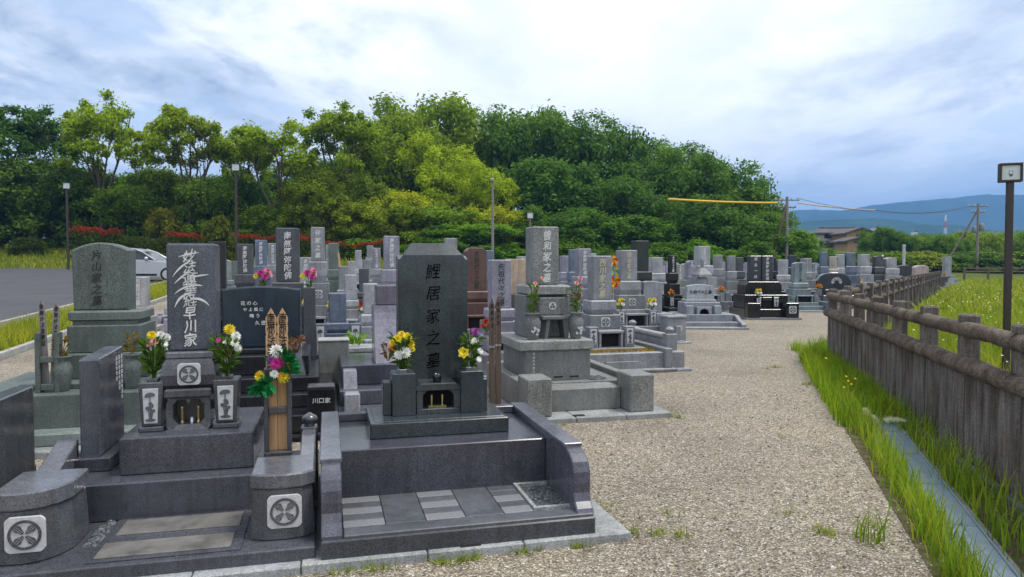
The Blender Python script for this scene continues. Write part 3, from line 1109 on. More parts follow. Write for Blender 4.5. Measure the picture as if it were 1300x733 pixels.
def hero_c():
    fr = F2
    ys = .95
    xs = fr.x(128, ys)
    g = thing('family_grave', 'weathered green-grey grave with an arched broad headstone and two stone jar vases', 'grave', place(fr, xs, 0), TH, 'family graves', GG)
    base = gz(*fr.W(xs, .5))
    Z = lambda py, y: fr.z(py, xs, y) - base
    X = lambda px, y: fr.x(px, y) - xs
    lt = (.15, .17, .155)
    part('kerb', MB().box(-.95, .95, -.15, 1.75, -.05, .07, .01), M['rough'], g, (.2, .2, .19))
    part('step', MB().box(-.62, .62, .0, .38, .069, .17, .01), M['rough'], g, lt)
    part('platform', MB().box(-.85, .85, .2, 1.65, .069, Z(500, .2) , .01), M['rough'], g, GG)
    zA = Z(500, .2)
    z1 = Z(492, .5)
    part('base_stone', MB().box(-.5, .55, .45, 1.45, zA - .002, max(z1, zA + .05), .01), M['rough'], g, GG)
    z1 = max(z1, zA + .05)
    z2 = Z(450, .62)
    part('base_stone', MB().box(X(78, .62) - .05, X(182, .62) + .02, .66, 1.4, z1 - .001, z2, .01), M['rough'], g, GG)
    z3, z4 = Z(413, .75), Z(408, .75)
    zl = Z(396, .75)
    us = MB().box(X(83, .72), X(177, .72), .72, 1.32, z2 - .001, z3, .01)
    part('upper_base', us, M['rough'], g, GG)
    w0, w1 = X(84, .72), X(176, .72)
    lg = MB().loft([[(w0 + i, .74 + i, z), (w1 - i, .74 + i, z), (w1 - i, 1.3 - i, z), (w0 + i, 1.3 - i, z)] for (i, z) in ((.03, z3 - .001), (.028, z4), (.0, z4 + .012), (.0, zl - .008), (.01, zl))])
    part('ledge', lg, M['rough'], g, (.11, .125, .11))
    hx0, hx1 = X(91, ys), X(165, ys)
    zt0, zt1 = Z(318, ys), Z(308, ys)
    m = (hx0 + hx1) / 2
    hw = (hx1 - hx0) / 2
    pts = [(m - hw * .97, zl), (m + hw * .97, zl), (m + hw, zt0)]
    for i in range(1, 10):
        t = 1 - 2 * i / 10
        pts.append((m + hw * t, zt0 + (zt1 - zt0) * (1 - t * t)))
    pts.append((m - hw, zt0))
    hs = MB().prism_y(pts, ys, ys + .24, .014)
    ho = part('headstone', hs, M['rough'], g, GG)
    tx = letters(MB(), '片山家之墓', X(126, ys) - .02, ys - .001, Z(318, ys), .088, .103, .95, .08, 0, 2, .003, .4)
    part('inscription', tx, M['tone_ink'], ho)
    # three-legged centre stand between the jars
    zz = zA + .05
    st = MB()
    zt = Z(472, .35)
    st.box(X(112, .35), X(150, .35), .3, .6, zt - .05, zt, .008)
    for q in (X(113, .35), X(142, .35)):
        st.box(q, q + .05, .32, .58, zA, zt - .049, .006)
    part('incense_table', st, M['rough'], g, GG)
    for px in (75, 164):
        x = X(px, .33)
        jar_vase(g, x, .36, zA, Z(452, .33) - zA, .075, GG)
        p = fr.W(xs + x, .36)
        bouquet('flower_bouquet', 'dry brown stems in the %s green-grey arched grave' % ('jar by the tablet rack at the', 'jar by the dark stele before the')[px > 100], (p[0], p[1], base + Z(452, .33) - .02), TH, .2, .04,
                [(ORG, 'daisy', .012, -.02, 0, .15), ((.2, .06, .04), 'daisy', .014, .03, 0, .16)], 50 + px, (.12, .1, .03), 40)
    # rack and grey tablets
    yr = .3
    xr = fr.x(57, yr)
    t = thing('tablet_rack', 'green-grey stone rack holding two weathered grey tablets beside the arched grave', 'tablet rack', place(fr, xr, yr, base + zA), TH, None, GG)
    hh = Z(422, yr) - zA
    for s in (-1, 1):
        part('upright', MB().box(s * .07 - .018, s * .07 + .018, 0, .1, 0, hh, .004), M['rough'], t)
    for zz in (hh * .5, .02):
        part('crossbar', MB().box(-.051, .051, 0, .03, zz, zz + .05, .004), M['rough'], t)
    for i, (q, hgt, tilt) in enumerate(((-.027, Z(381, yr) - zA, .03), (.027, Z(384, yr) - zA, -.05))):
        o = thing('memorial_tablet', ('grey weathered memorial tablet leaning in the stone rack by the arched grave, the upright one', 'grey weathered memorial tablet in the stone rack by the arched grave, the tilted one')[i], 'tablet', place(fr, xr + q, yr + .05, base + zA + .02), TH, 'grey memorial tablets')
        o.rotation_euler = (0, -tilt, TH)
        bd = part('board', tablet_mesh(.05, hgt - .02, .012), M['grey_wood'], o)
        part('inscription', letters(MB(), '南無妙法蓮華経', 0, 0, hgt * .93, .045, .05, .7, .1, 0, i, .002, .4), M['dark_ink'], bd)


hero_c()


# ---- dark slab at the picture's edge: stele of the next grave along the first row
def edge_stele():
    fr = F1
    s = thing('memorial_stele', 'large dark polished slab standing on edge next to the nearest crested gate pillar', 'stele', place(fr, -3.4, 0, 0), TH, None, (.05, .055, .06))
    part('base_block', MB().box(-.16, .12, .3, 1.25, -.02, .3, .008), M['granite'], s, (.06, .06, .065))
    y1 = 1.1
    xx = fr.x(39.5, y1) + 3.4
    zt = fr.z(491, -3.35, y1)
    part('slab', MB().box(xx - .1, xx, .25, y1, .3, zt, .006), M['granite'], s)


edge_stele()
# ================================================================== D: grey grave with jar vases on its own plot
def hero_d():
    fr = F2
    x0 = -.78
    C_ = (.165, .165, .153)
    g = thing('family_grave', 'light grey grave with round stone jar vases on a broad pedestal by the path', 'grave', place(fr, x0, 0), TH, 'family graves', C_)
    X = lambda px, y: fr.x(px, y) - x0
    Z = lambda py, y: fr.z(py, -.8, y)
    k = MB()
    for a, b in ((-.72, -.2), (-.194, .3), (.306, .78)):
        k.box(a, b, -.0, 1.9, -.05, .065, .008)
    ko = part('kerb', k, M['concrete'], g, (.25, .25, .24))
    part('drain_cover', MB().box(-.2, -.09, .05, .12, .05, .069, .003), M['black'], ko)
    for (a, b) in ((X(800, .1), X(831, .1)), (-.66, -.41)):
        part('gate_pillar', MB().box(a, b, .09, .42, .064, .43, .012), M['rough'], g, C_)
    part('step', MB().box(-.405, X(800, .1) - .004, .3, .62, .064, .285, .008), M['rough'], g, C_)
    part('platform', MB().box(-.6, X(831, .1) - .03, .621, 1.85, .064, .30, .008), M['rough'], g, (.15, .15, .145))
    pb = pebbles(140, X(800, .1) - .2, X(800, .1), .64, .9, .30, .016, random.Random(5))
    part('pebbles', pb, M['pebble'], g)
    part('side_wall', MB().prism_x([(.425, .07), (.425, .36), (1.85, .36), (1.85, .07)], X(831, .1) - .11, X(831, .1) - .012, .008), M['rough'], g, C_)
    part('side_wall', MB().prism_x([(.425, .07), (.425, .36), (1.85, .36), (1.85, .07)], -.655, -.56, .008), M['rough'], g, C_)
    # pedestal
    yp = .72
    a, b = X(667, yp), X(750, yp)
    zc0, zc1 = Z(444, yp), Z(432, yp - .03)
    pd = MB().box(a, b, yp, yp + .95, .299, zc0, .006)
    po = part('pedestal', pd, M['rough'], g, (.15, .15, .14))
    sl = MB()
    for q in (.25, .5, .75):
        xx = a + (b - a) * q
        sl.box(xx - .05, xx + .05, yp - .003, yp + .01, .33, .345, .001)
    part('vent_slot', sl, M['black'], po)
    part('inscription', letters(MB(), '平成年月建之', a + .09, yp, zc0 - .02, .03, .036, .9, .1, 0, 3, .002), M['white_ink'], po)
    part('pedestal_top', MB().box(X(659, yp - .03), X(754, yp - .03), yp - .035, yp + 1.0, zc0 - .001, zc1, .01), M['rough'], g, (.2, .2, .185))
    # jars and centre table
    yj = .82
    for px in (677, 732):
        x = X(px, yj)
        jv = jar_vase(g, x, yj + .02, zc1, Z(397, yj) - zc1, .085, (.14, .14, .136))
        e = MB()
        rn = random.Random(px)
        for i in range(9):
            disc(e, x + rn.uniform(-.04, .04), yj - .066 - rn.uniform(0, .003), zc1 + .1 + rn.uniform(-.045, .05), rn.uniform(.008, .016), 8, .006)
        part('flower_carving', e, M['white_panel'], jv)
        p = fr.W(x0 + x, yj + .02)
        zt = Z(397, yj)
        if px == 677:
            bl = [(SAL, 'rose', .04, .02, -.01, .32), (SAL, 'rose', .044, .09, .0, .37), (SAL, 'rose', .02, .05, .01, .27)]
            lb = 'pale salmon roses on tall stems in the inner jar of the grey pedestal grave'
        else:
            bl = [(SAL, 'rose', .042, .0, -.01, .32), (PNK, 'rose', .04, .04, .0, .37), (PNK, 'rose', .026, .06, .01, .28)]
            lb = 'salmon and pink roses in the jar nearer the path on the grey pedestal grave'
        bouquet('flower_bouquet', lb, (p[0], p[1], zt - .02), TH, .33, .05, bl, px, (.06, .12, .03), 70)
    zt = Z(401, .85)
    tb = MB()
    tb.box(X(688, .85), X(726, .85), .83, 1.25, zt - .04, zt, .008)
    c = (X(688, .85) + X(726, .85)) / 2
    for s in (-1, 1):
        tb.loft([[(c + s * .115 - .018, .86, zc1), (c + s * .115 + .018, .86, zc1), (c + s * .115 + .018, 1.2, zc1), (c + s * .115 - .018, 1.2, zc1)],
                 [(c + s * .085 - .018, .86, zt - .034), (c + s * .085 + .018, .86, zt - .034), (c + s * .085 + .018, 1.2, zt - .034), (c + s * .085 - .018, 1.2, zt - .034)]])
    to = part('incense_table', tb, M['rough'], g, (.12, .12, .118))
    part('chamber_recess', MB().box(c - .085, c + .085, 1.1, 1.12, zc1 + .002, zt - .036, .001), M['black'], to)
    y1 = .93
    z1 = Z(375, y1)
    ub = MB().box(X(685, y1), X(718, y1), y1, y1 + .1, zt - .001, z1 - .02, .01)
    uo = part('crest_stone', ub, M['rough'], g, (.15, .15, .145))
    part('upper_base', MB().box(X(670, y1), X(727, y1), y1 + .101, y1 + .55, zc1, z1, .01), M['rough'], g, (.14, .14, .135))
    e = MB()
    cx, cz = X(701.5, y1), Z(388.5, y1)
    disc(e, cx, y1 - .001, cz, .042, 18, .004)
    part('crest_emblem', e, M['white_panel'], uo)
    d = MB()
    for q in (0, 120, 240):
        disc(d, cx + .018 * math.cos(R(90 + q)), y1 - .005, cz + .018 * math.sin(R(90 + q)), .014, 10, .003)
    part('crest_petal', d, M['granite'], uo, (.12, .12, .12))
    y1 = .98
    z3 = Z(362, y1)
    a, b = X(671, y1), X(723, y1)
    lg = MB()
    rings = []
    for i, z in ((.03, z1 - .001), (.0, z1 + .014), (.0, z3 - .018), (.028, z3)):
        rings.append([(a + i, y1 + i - .05, z), (b - i, y1 + i - .05, z), (b - i, y1 + .52 - i, z), (a + i, y1 + .52 - i, z)])
    lg.loft(rings)
    part('ledge', lg, M['rough'], g, (.21, .21, .2))
    ys = y1 + .05
    hx0, hx1 = X(676, ys) + .002, X(709.5, ys)
    zt = Z(288, ys)
    hs = MB().box(hx0, hx1, ys, ys + .29, z3 - .001, zt, .012)
    ho = part('headstone', hs, M['rough'], g, (.165, .165, .155))
    part('inscription', letters(MB(), '曽和家之墓', (hx0 + hx1) / 2 + .015, ys, Z(293, ys), .105, .113, .9, .05, 0, 6, .003, .4), M['white_ink'], ho)
    # dark wooden tablets in a post, between this grave and the chamfered one
    fr1 = F2
    for i, px in enumerate((624.5, 632.5)):
        yb = .25
        xx = fr.x(px, yb)
        o = thing('memorial_tablet', ('dark brown weathered tablet bound to its twin beside the grey pedestal grave, the shorter', 'dark brown weathered tablet bound to its twin beside the grey pedestal grave, the taller')[i], 'tablet', place(fr, xx, yb, .0), TH, 'dark memorial tablets')
        h = fr.z(378 - 3 * i, xx, yb)
        bd = part('board', tablet_mesh(.055, h, .014), M['brown_wood'], o)
        part('inscription', letters(MB(), '南無妙法', 0, 0, h * .95, .045, .06, .7, .1, 0, i, .002, .4), M['dark_ink'], bd)
        part('tie', MB().box(-.03, .03, -.004, .02, h * .6, h * .6 + .02, .002), M['grey_wood'], o)


hero_d()


# ================================================================== generic family graves
def wagata(g, color, H=1.65, w=.28, sh=.68, W=1.2, D=1.75, text='南無阿弥陀佛', ink='white_ink', top='flat', stands='plain', crested=False, pillars=False, mat='granite_mid',
           detail=2, seed=0, d=None, lip=True, kerbc=None, plat=.3, tint=None, xs=0.0, vh=None):
    """traditional grave: plot kerb, platform, stacked base stones, headstone, vase stands and incense chamber; local front edge at y=0"""
    rnd = random.Random(seed)
    d = d or w * .85
    hb = H - sh
    dk = tuple(c * .85 for c in color)
    lt = tuple(min(.4, c * 1.15) for c in color)
    yc = 1.12
    z0 = .06
    part('kerb', MB().box(-W / 2 - .05, W / 2 + .05, 0, D, -.35, z0, .008), M['concrete'], g, kerbc or (.24, .24, .235))
    zp = min(plat, hb * .38)
    k = MB()
    k.box(-W / 2, -W / 2 + .11, .06, D - .05, z0 - .001, zp + .03, .008)
    k.box(W / 2 - .11, W / 2, .06, D - .05, z0 - .001, zp + .03, .008)
    k.box(-W / 2 + .111, W / 2 - .111, D - .16, D - .05, z0 - .001, zp + .02, .008)
    part('side_wall', k, M[mat], g, dk)
    pf = MB()
    pf.box(-W / 2 + .112, W / 2 - .112, .3, D - .17, z0 - .001, z0 + (zp - z0) * .55, .006)
    pf.box(-W / 2 + .2, W / 2 - .2, .5, D - .18, z0, zp, .006)
    part('platform', pf, M[mat], g, dk)
    t1 = zp + (hb - zp) * .36
    t2 = zp + (hb - zp) * .68
    part('base_stone', MB().box(xs - w * 1.12, xs + w * 1.12, yc - w * 1.1, yc + w * 1.05, zp - .001, t1, .008), M[mat], g, color)
    uo = part('upper_base', MB().box(xs - w * .82, xs + w * .82, yc - w * .85, yc + w * .82, t1 - .001, t2, .008), M[mat], g, dk)
    if crested and detail:
        crest(uo, xs, yc - w * .85, (t1 + t2) / 2, min(.14, (t2 - t1) * .75), tuple(min(.1, c) for c in color), detail < 2)
    a = w * .66
    if lip:
        rings = [[(xs - a + i, yc - a * .95 + i, z), (xs + a - i, yc - a * .95 + i, z), (xs + a - i, yc + a * .95 - i, z), (xs - a + i, yc + a * .95 - i, z)] for i, z in ((.035, t2 - .001), (.0, t2 + (hb - t2) * .35), (.0, hb - .02), (.02, hb))]
        part('ledge', MB().loft(rings), M[mat], g, lt)
    else:
        part('ledge', MB().box(xs - a, xs + a, yc - a * .95, yc + a * .95, t2 - .001, hb, .006), M[mat], g, lt)
    yf = yc - d / 2
    if top == 'flat':
        hs = MB().box(xs - w / 2, xs + w / 2, yf, yf + d, hb - .001, H, .012)
    elif top == 'pyramid':
        hs = MB().box(xs - w / 2, xs + w / 2, yf, yf + d, hb - .001, H - w * .12, .006)
        hs.loft([[(xs - w / 2, yf, H - w * .121), (xs + w / 2, yf, H - w * .121), (xs + w / 2, yf + d, H - w * .121), (xs - w / 2, yf + d, H - w * .121)], [(xs - .01, yf + d / 2 - .01, H), (xs + .01, yf + d / 2 - .01, H), (xs + .01, yf + d / 2 + .01, H), (xs - .01, yf + d / 2 + .01, H)]])
    elif top == 'arch':
        pts = [(xs - w / 2, hb - .001), (xs + w / 2, hb - .001)]
        for i in range(9):
            t = 1 - i / 4
            pts.append((xs + w / 2 * t, H - w * .14 + w * .14 * (1 - t * t)))
        hs = MB().prism_y(pts, yf, yf + d, .01)
    else:   # chamfered shoulders
        c = w * .17
        pts = [(xs - w / 2, hb - .001), (xs + w / 2, hb - .001), (xs + w / 2, H - c), (xs + w / 2 - c, H), (xs - w / 2 + c, H), (xs - w / 2, H - c)]
        hs = MB().prism_y(pts, yf, yf + d, .01)
    ho = part('headstone', hs, M[mat], g, color)
    if text:
        n = len(text)
        s = min(w * .46, sh * .86 / n)
        part('inscription', letters(MB(), text, xs, yf, H - sh * .07, s, sh * .88 / n, .95, .05, 0, seed, .003, .35), M[ink], ho)
    # vase stands and incense chamber
    ysf = yc - w * 1.1 - .17
    if stands:
        zs = vh or zp + min(.3, (hb - zp) * .46)
        for s in (-1, 1):
            x = xs + s * (w * .95)
            if stands == 'round':
                so = jar_vase(g, x, ysf + .08, zp, zs - zp, .07, color, mat)
            else:
                so = part('vase_stand', MB().box(x - .075, x + .075, ysf, ysf + .15, zp - .001, zs, .008), M[mat], g, dk)
                if stands == 'lotus':
                    lotus_panel(so, x, ysf - .001, zp + .05, zs - .03, .1)
        hz = zp + min(.24, (zs - zp) * .8)
        b = w * .95 - .085
        ic = MB()
        ic.box(xs - b, xs + b, ysf + .01, ysf + .165, hz - .04, hz, .006)
        ic.box(xs - b + .01, xs - b + .045, ysf + .02, ysf + .16, zp - .001, hz - .041, .004)
        ic.box(xs + b - .045, xs + b - .01, ysf + .02, ysf + .16, zp - .001, hz - .041, .004)
        io = part('incense_chamber', ic, M[mat], g, lt)
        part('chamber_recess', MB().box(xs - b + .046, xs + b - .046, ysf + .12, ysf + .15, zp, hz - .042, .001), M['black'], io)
    if pillars:
        for s in (-1, 1):
            po = part('gate_pillar', MB().box(s * (W / 2 - .09) - .11, s * (W / 2 - .09) + .11, .04, .27, z0 - .001, zp + .18, .012), M[mat], g, dk)
            if crested and detail > 1:
                crest(po, s * (W / 2 - .09), .04, zp + .06, .13, (.07, .07, .08), True)
    zs = vh or zp + min(.3, (hb - zp) * .46)
    return {'vz': zs, 'vx': w * .95, 'vy': ysf + .07, 'xs': xs}


def western(g, color, W=1.3, D=1.75, H=1.05, w=.62, text='先祖代々之墓', ink='dark_ink', mat='granite_mid', seed=0, detail=2, kerbc=None):
    """low western style grave: broad leaning stone on a stepped base"""
    dk = tuple(c * .85 for c in color)
    lt = tuple(min(.45, c * 1.15) for c in color)
    part('kerb', MB().box(-W / 2 - .05, W / 2 + .05, 0, D, -.35, .06, .008), M['concrete'], g, kerbc or (.24, .24, .235))
    k = MB()
    for s in (-1, 1):
        k.prism_x([(.06, .059), (.06, .12), (.12, .16), (.35, .2), (.6, .3), (D - .05, .3), (D - .05, .059)], s * (W / 2 - .05) - .05, s * (W / 2 - .05) + .05, .008)
    part('side_wall', k, M[mat], g, dk)
    part('step', MB().box(-W / 2 + .101, W / 2 - .101, .3, D - .06, .059, .16, .008), M[mat], g, dk)
    z1 = .32
    part('platform', MB().box(-W * .4, W * .4, .55, D - .1, .159, z1, .008), M[mat], g, dk)
    zb = H * .58
    part('base_stone', MB().box(-w * .66, w * .66, .85, 1.5, z1 - .001, zb, .01), M[mat], g, color)
    hb = zb + .06
    part('upper_base', MB().box(-w * .56, w * .56, .95, 1.42, zb - .001, hb, .01), M[mat], g, lt)
    pts = [(-w / 2, hb - .001), (w / 2, hb - .001), (w * .48, H - .05)]
    for i in range(1, 8):
        t = 1 - 2 * i / 8
        pts.append((w * .48 * t, H - .05 + .05 * (1 - t * t)))
    pts.append((-w * .48, H - .05))
    hs = MB().loft([[(x, 1.0 + (z - hb) * .12, z) for x, z in inset(pts, .008)], [(x, 1.008 + (z - hb) * .12, z) for x, z in pts], [(x, 1.25 - (z - hb) * .05, z) for x, z in pts], [(x, 1.258 - (z - hb) * .05, z) for x, z in inset(pts, .008)]])
    ho = part('headstone', hs, M[mat], g, lt)
    if text:
        s = min(.1, w * .8 / len(text))
        zc = (hb + H) / 2
        part('inscription', line_letters(MB(), text, -s * (len(text) - 1) / 2, 1.0 + (zc - hb) * .12 - .008, zc, s), M[ink], ho)
    for s in (-1, 1):
        part('vase_stand', MB().box(s * w * .5 - .08, s * w * .5 + .08, .66, .82, z1 - .001, z1 + .2, .008), M[mat], g, lt)
    ic = MB()
    for s in (-1, 1):
        ic.prism_y([(s * .17, z1 - .001), (s * .17, z1 + .17), (0, z1 + .17), (0, z1 + .13), (s * .09, z1 + .1), (s * .12, z1 - .001)], .64, .82, .003)
    io = part('incense_chamber', ic, M[mat], g, color)
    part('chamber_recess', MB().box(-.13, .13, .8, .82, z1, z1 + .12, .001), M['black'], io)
    return {'vz': z1 + .2, 'vx': w * .5, 'vy': .74, 'xs': 0}


# ------------------------------------------------------------------ rows of plots
PATHC = [(.62, 3.9), (1.554, 6.92), (2.465, 9.92), (3.43, 13.35)]
for j in range(1, 11):
    PATHC.append((5.70 + 2.24 * (j - 1), 16.22 + 3.0 * (j - 1)))


def bend(k):
    """point where row k (0 based) turns from the straight right stretch to the slanted left stretch"""
    if k <= 3:
        return PATHC[k]
    return (3.43 + .93 * (k - 3), PATHC[k][1])


def row_frame(k, X):
    if k > 3 and X > bend(k)[0]:
        return Frame(PATHC[k], 0.0)
    return Frame(bend(k), TH)


def row_at_px(k, px, y=1.0):
    """frame and local x of the plot in row k whose headstone stands in pixel column px"""
    if k > 3:
        f = Frame(PATHC[k], 0.0)
        x = f.x(px, y)
        if PATHC[k][0] + x > bend(k)[0]:
            return f, x
    f = Frame(bend(k), TH)
    return f, f.x(px, y)


def left_limit(k, s):
    return s


ORD = ['', 'first', 'second', 'third', 'fourth', 'fifth', 'sixth', 'seventh', 'eighth', 'ninth', 'tenth', 'eleventh', 'twelfth', 'thirteenth', 'fourteenth', 'fifteenth', 'sixteenth', 'seventeenth', 'eighteenth', 'nineteenth', 'twentieth']
ROWS = {k: [] for k in range(len(PATHC))}      # (s along the row from the path end, record)


def s_of(k, f, x):
    """distance from the path end measured along the row"""
    if f.th == 0.0 or k <= 3:
        return -x
    return PATHC[k][0] - bend(k)[0] - x


def put(k, px, builder, color, desc, kw, flowers=None, y=None, yc=1.12):
    f, x = row_at_px(k, px, yc)
    X_, Y_ = f.W(x, .9)
    z = gz(X_, Y_)
    g = thing('family_grave', None, 'grave', (*f.W(x, 0), z), f.th, 'family graves', color)
    rec = builder(g, color, **kw)
    rec.update(obj=g, desc=desc, k=k, s=s_of(k, f, x), f=f, x=x, z=z, flowers=flowers)
    ROWS[k].append(rec)
    return rec


def height_for(k, px, top, y=1.12):
    f, x = row_at_px(k, px, y)
    X_, Y_ = f.W(x, y)
    return z_at(top, Y_) - gz(*f.W(x, .9)), Y_


def stone(k, px, ytop, wpx, color, desc, sh=None, flowers=None, **kw):
    H, Y_ = height_for(k, px, ytop)
    w = wpx * Y_ / FPX
    w = max(.2, min(.5, w))
    kw.setdefault('seed', int(px) + k)
    kw['H'] = H
    kw['w'] = w
    kw['sh'] = sh if sh else min(.95, max(.5, H * .42))
    return put(k, px, wagata, color, desc, kw, flowers)


LGR, MGR, DGR, BLU, PUR_G, RBR, BLK, GRN = (.26, .26, .27), (.185, .185, .195), (.06, .061, .068), (.1, .12, .16), (.2, .19, .225), (.09, .048, .04), (.012, .012, .014), (.1, .12, .105)
# ================================================================== catalogue of the graves the photo shows (row, column, top, width)
T6 = '南無阿弥陀佛'
FAM = '先祖代々之墓'
# third row (index 2)
stone(2, 366, 290, 28, DGR, 'tall dark grave with six large white characters', sh=.72, text=T6, flowers='pink', stands='plain', W=1.0, vh=1.2)
stone(2, 428, 372, 22, BLU, 'low blue grey grave block before the light aisle stones', sh=.4, text='', W=.95, stands='lotus', vh=.72)
stone(2, 470, 360, 17, LGR, 'low light grey grave with a bunch of green leaves', sh=.42, text='', W=.9, stands='round')
stone(2, 761, 325, 25, MGR, 'mid grey grave with carved oval crest and flower panels inside a railed plot', sh=.66, text='西川家之墓', ink='gold_ink', crested=True, stands='lotus', W=1.35, flowers=None)
stone(2, 634, 330, 26, PUR_G, 'purple grey grave with dark carved lettering and a red posy', sh=.7, text=FAM, ink='tone_ink', flowers='red', stands='round', W=.95)
# fourth row (index 3)
stone(3, 795, 318, 22, MGR, 'grey grave with crested base and pale flower panels beside a grey stele', sh=.6, text='西山家之墓', ink='gold_ink', crested=True, stands='lotus', W=1.3, flowers='yellow')
stone(3, 276, 307, 20, BLK, 'black plain slender grave half hidden behind the brush lettered one', sh=.8, text='', W=1.0)
stone(3, 404, 289, 17, MGR, 'tall slender grey grave on a high crested base', sh=.6, text='伴家之墓', crested=True, stands='lotus', W=.95, flowers='yellow')
stone(3, 497, 300, 19, PUR_G, 'light purple grey slender grave with six white characters', sh=.6, text=T6, crested=True, W=1.0, flowers='mixed')
stone(3, 603, 315, 26, RBR, 'red-brown broad grave with clipped shoulders', sh=.8, text=FAM, ink='tone_ink', top='chamfer', W=1.05, stands='plain')
stone(3, 445, 349, 15, LGR, 'short light grey grave in the narrow aisle', sh=.45, text='', W=.9, stands='plain', flowers='mixed')
stone(3, 552, 345, 15, MGR, 'short grey grave hidden by the chamfered one', sh=.45, text='', W=.9)
# fifth row (index 4)
stone(4, 436, 338, 12, MGR, 'small grey grave farther along the aisle', sh=.5, text='', W=.9, flowers='mixed')
stone(4, 462, 341, 12, DGR, 'small dark grave farther along the aisle', sh=.5, text='', W=.85)
stone(4, 532, 336, 12, LGR, 'small light grave beside the brown tablets', sh=.5, text='', W=.85)
stone(4, 312, 310, 18, DGR, 'dark grave with a fine white inscription at the meadow end', sh=.62, text=T6, W=1.0)
stone(4, 388, 327, 14, LGR, 'short light grey grave between two tall dark ones', sh=.6, text=T6, W=.9)
stone(4, 572, 303, 15, MGR, 'grey grave peeping over the broad chamfered one', sh=.7, text='', W=.9)
stone(4, 740, 316, 17, PUR_G, 'light purple grave behind the mid grey railed one', sh=.64, text=T6, W=1.0, flowers='pink')
# sixth row (index 5)
stone(5, 332, 305, 14, BLU, 'blue grey slender grave on a white banded base', sh=.62, text=T6, stands='lotus', W=.95)
stone(5, 424, 309, 13, GRN, 'greenish grey plain grave', sh=.65, text='', W=.9)
stone(5, 812, 306, 18, (.02, .026, .022), 'tall dark green-black plain grave', sh=.85, text='', W=1.1)
stone(5, 853, 324, 9, BLK, 'black grave with white lettering, orange blooms and a small lotus panel', sh=.5, text=FAM, stands='lotus', W=1.2, flowers='orange')
stone(5, 621, 318, 9, BLU, 'slim blue grey grave next to the red-brown one', sh=.6, text='', W=.8)
stone(5, 727, 317, 9, BLU, 'slim dark blue grave', sh=.6, text='', W=.8)
stone(5, 446, 332, 9, LGR, 'light small grave deep in the aisle', sh=.5, text='', W=.85)
stone(5, 466, 330, 9, MGR, 'grey small grave deep in the aisle', sh=.5, text='', W=.85)
# seventh row (index 6)
stone(6, 347, 309, 12, MGR, 'grey slender grave beside the blue grey one', sh=.6, text=T6, W=.95)
stone(6, 478, 315, 10, MGR, 'slim grave with white script', sh=.6, text=FAM, W=.9)
stone(6, 717, 325, 11, PUR_G, 'short purple grey grave', sh=.5, text='', W=.9)
stone(6, 832, 327, 15, LGR, 'short light grey twin-shaft grave', sh=.5, text='', W=1.0, flowers='yellow')
stone(6, 891, 313, 16, LGR, 'tall light grey grave with white lettering and amber blooms', sh=.62, text=FAM, crested=True, W=1.2, flowers='orange')
stone(6, 928, 325, 9, MGR, 'mid grey grave', sh=.5, text='', W=1.0)
stone(7, 911, 324, 10, MGR, 'grey grave', sh=.5, text='', W=1.0)
stone(7, 938, 327, 9, DGR, 'dark grave', sh=.5, text='', W=1.0)
stone(7, 418, 311, 9, MGR, 'slim grey grave', sh=.6, text='', W=.9)
stone(7, 455, 318, 8, LGR, 'light slim grave', sh=.6, text='', W=.9)
stone(7, 752, 322, 8, LGR, 'light grey slim grave', sh=.5, text='', W=.9)
stone(7, 979, 327, 9, BLK, 'black slim grave with white lettering', sh=.5, text=T6, W=1.0)
stone(7, 992, 330, 13, LGR, 'light grey wide grave with yellow posies', sh=.55, text='', W=1.1, flowers='yellow')
stone(7, 1023, 328, 11, MGR, 'grey grave with orange posies on a wide stepped plot', sh=.5, text=FAM, ink='gold_ink', W=1.6, flowers='orange')
stone(8, 1005, 324, 9, (.03, .035, .06), 'navy slim grave', sh=.5, text='', W=1.0)
stone(8, 1045, 320, 8, BLU, 'slim blue grave with dark shoulders', sh=.6, text='', W=1.0)
stone(8, 1056, 326, 10, (.3, .27, .22), 'tan grave', sh=.5, text='', W=1.0)
stone(8, 1066, 323, 9, LGR, 'light grave', sh=.55, text='', W=1.0)
stone(8, 1078, 321, 11, BLU, 'blue grey grave', sh=.55, text='', W=1.0)
stone(9, 1096, 323, 11, LGR, 'light grey grave', sh=.55, text='', W=1.0, flowers='mixed')
stone(9, 1114, 325, 10, DGR, 'dark blue grave', sh=.5, text='', top='arch', W=1.0)
stone(9, 1129, 327, 13, LGR, 'pale round-headed grave', sh=.5, text='', top='arch', W=1.0, flowers='yellow')
stone(9, 470, 312, 8, MGR, 'grey slim grave', sh=.5, text='', W=.9)

# western graves and other special ones
H_, Y_ = height_for(4, 888, 361)
put(4, 888, western, (.22, .225, .24), 'low light grey western grave with a broad lettered stone and arched chamber', dict(H=H_, w=.66, W=1.6), None)


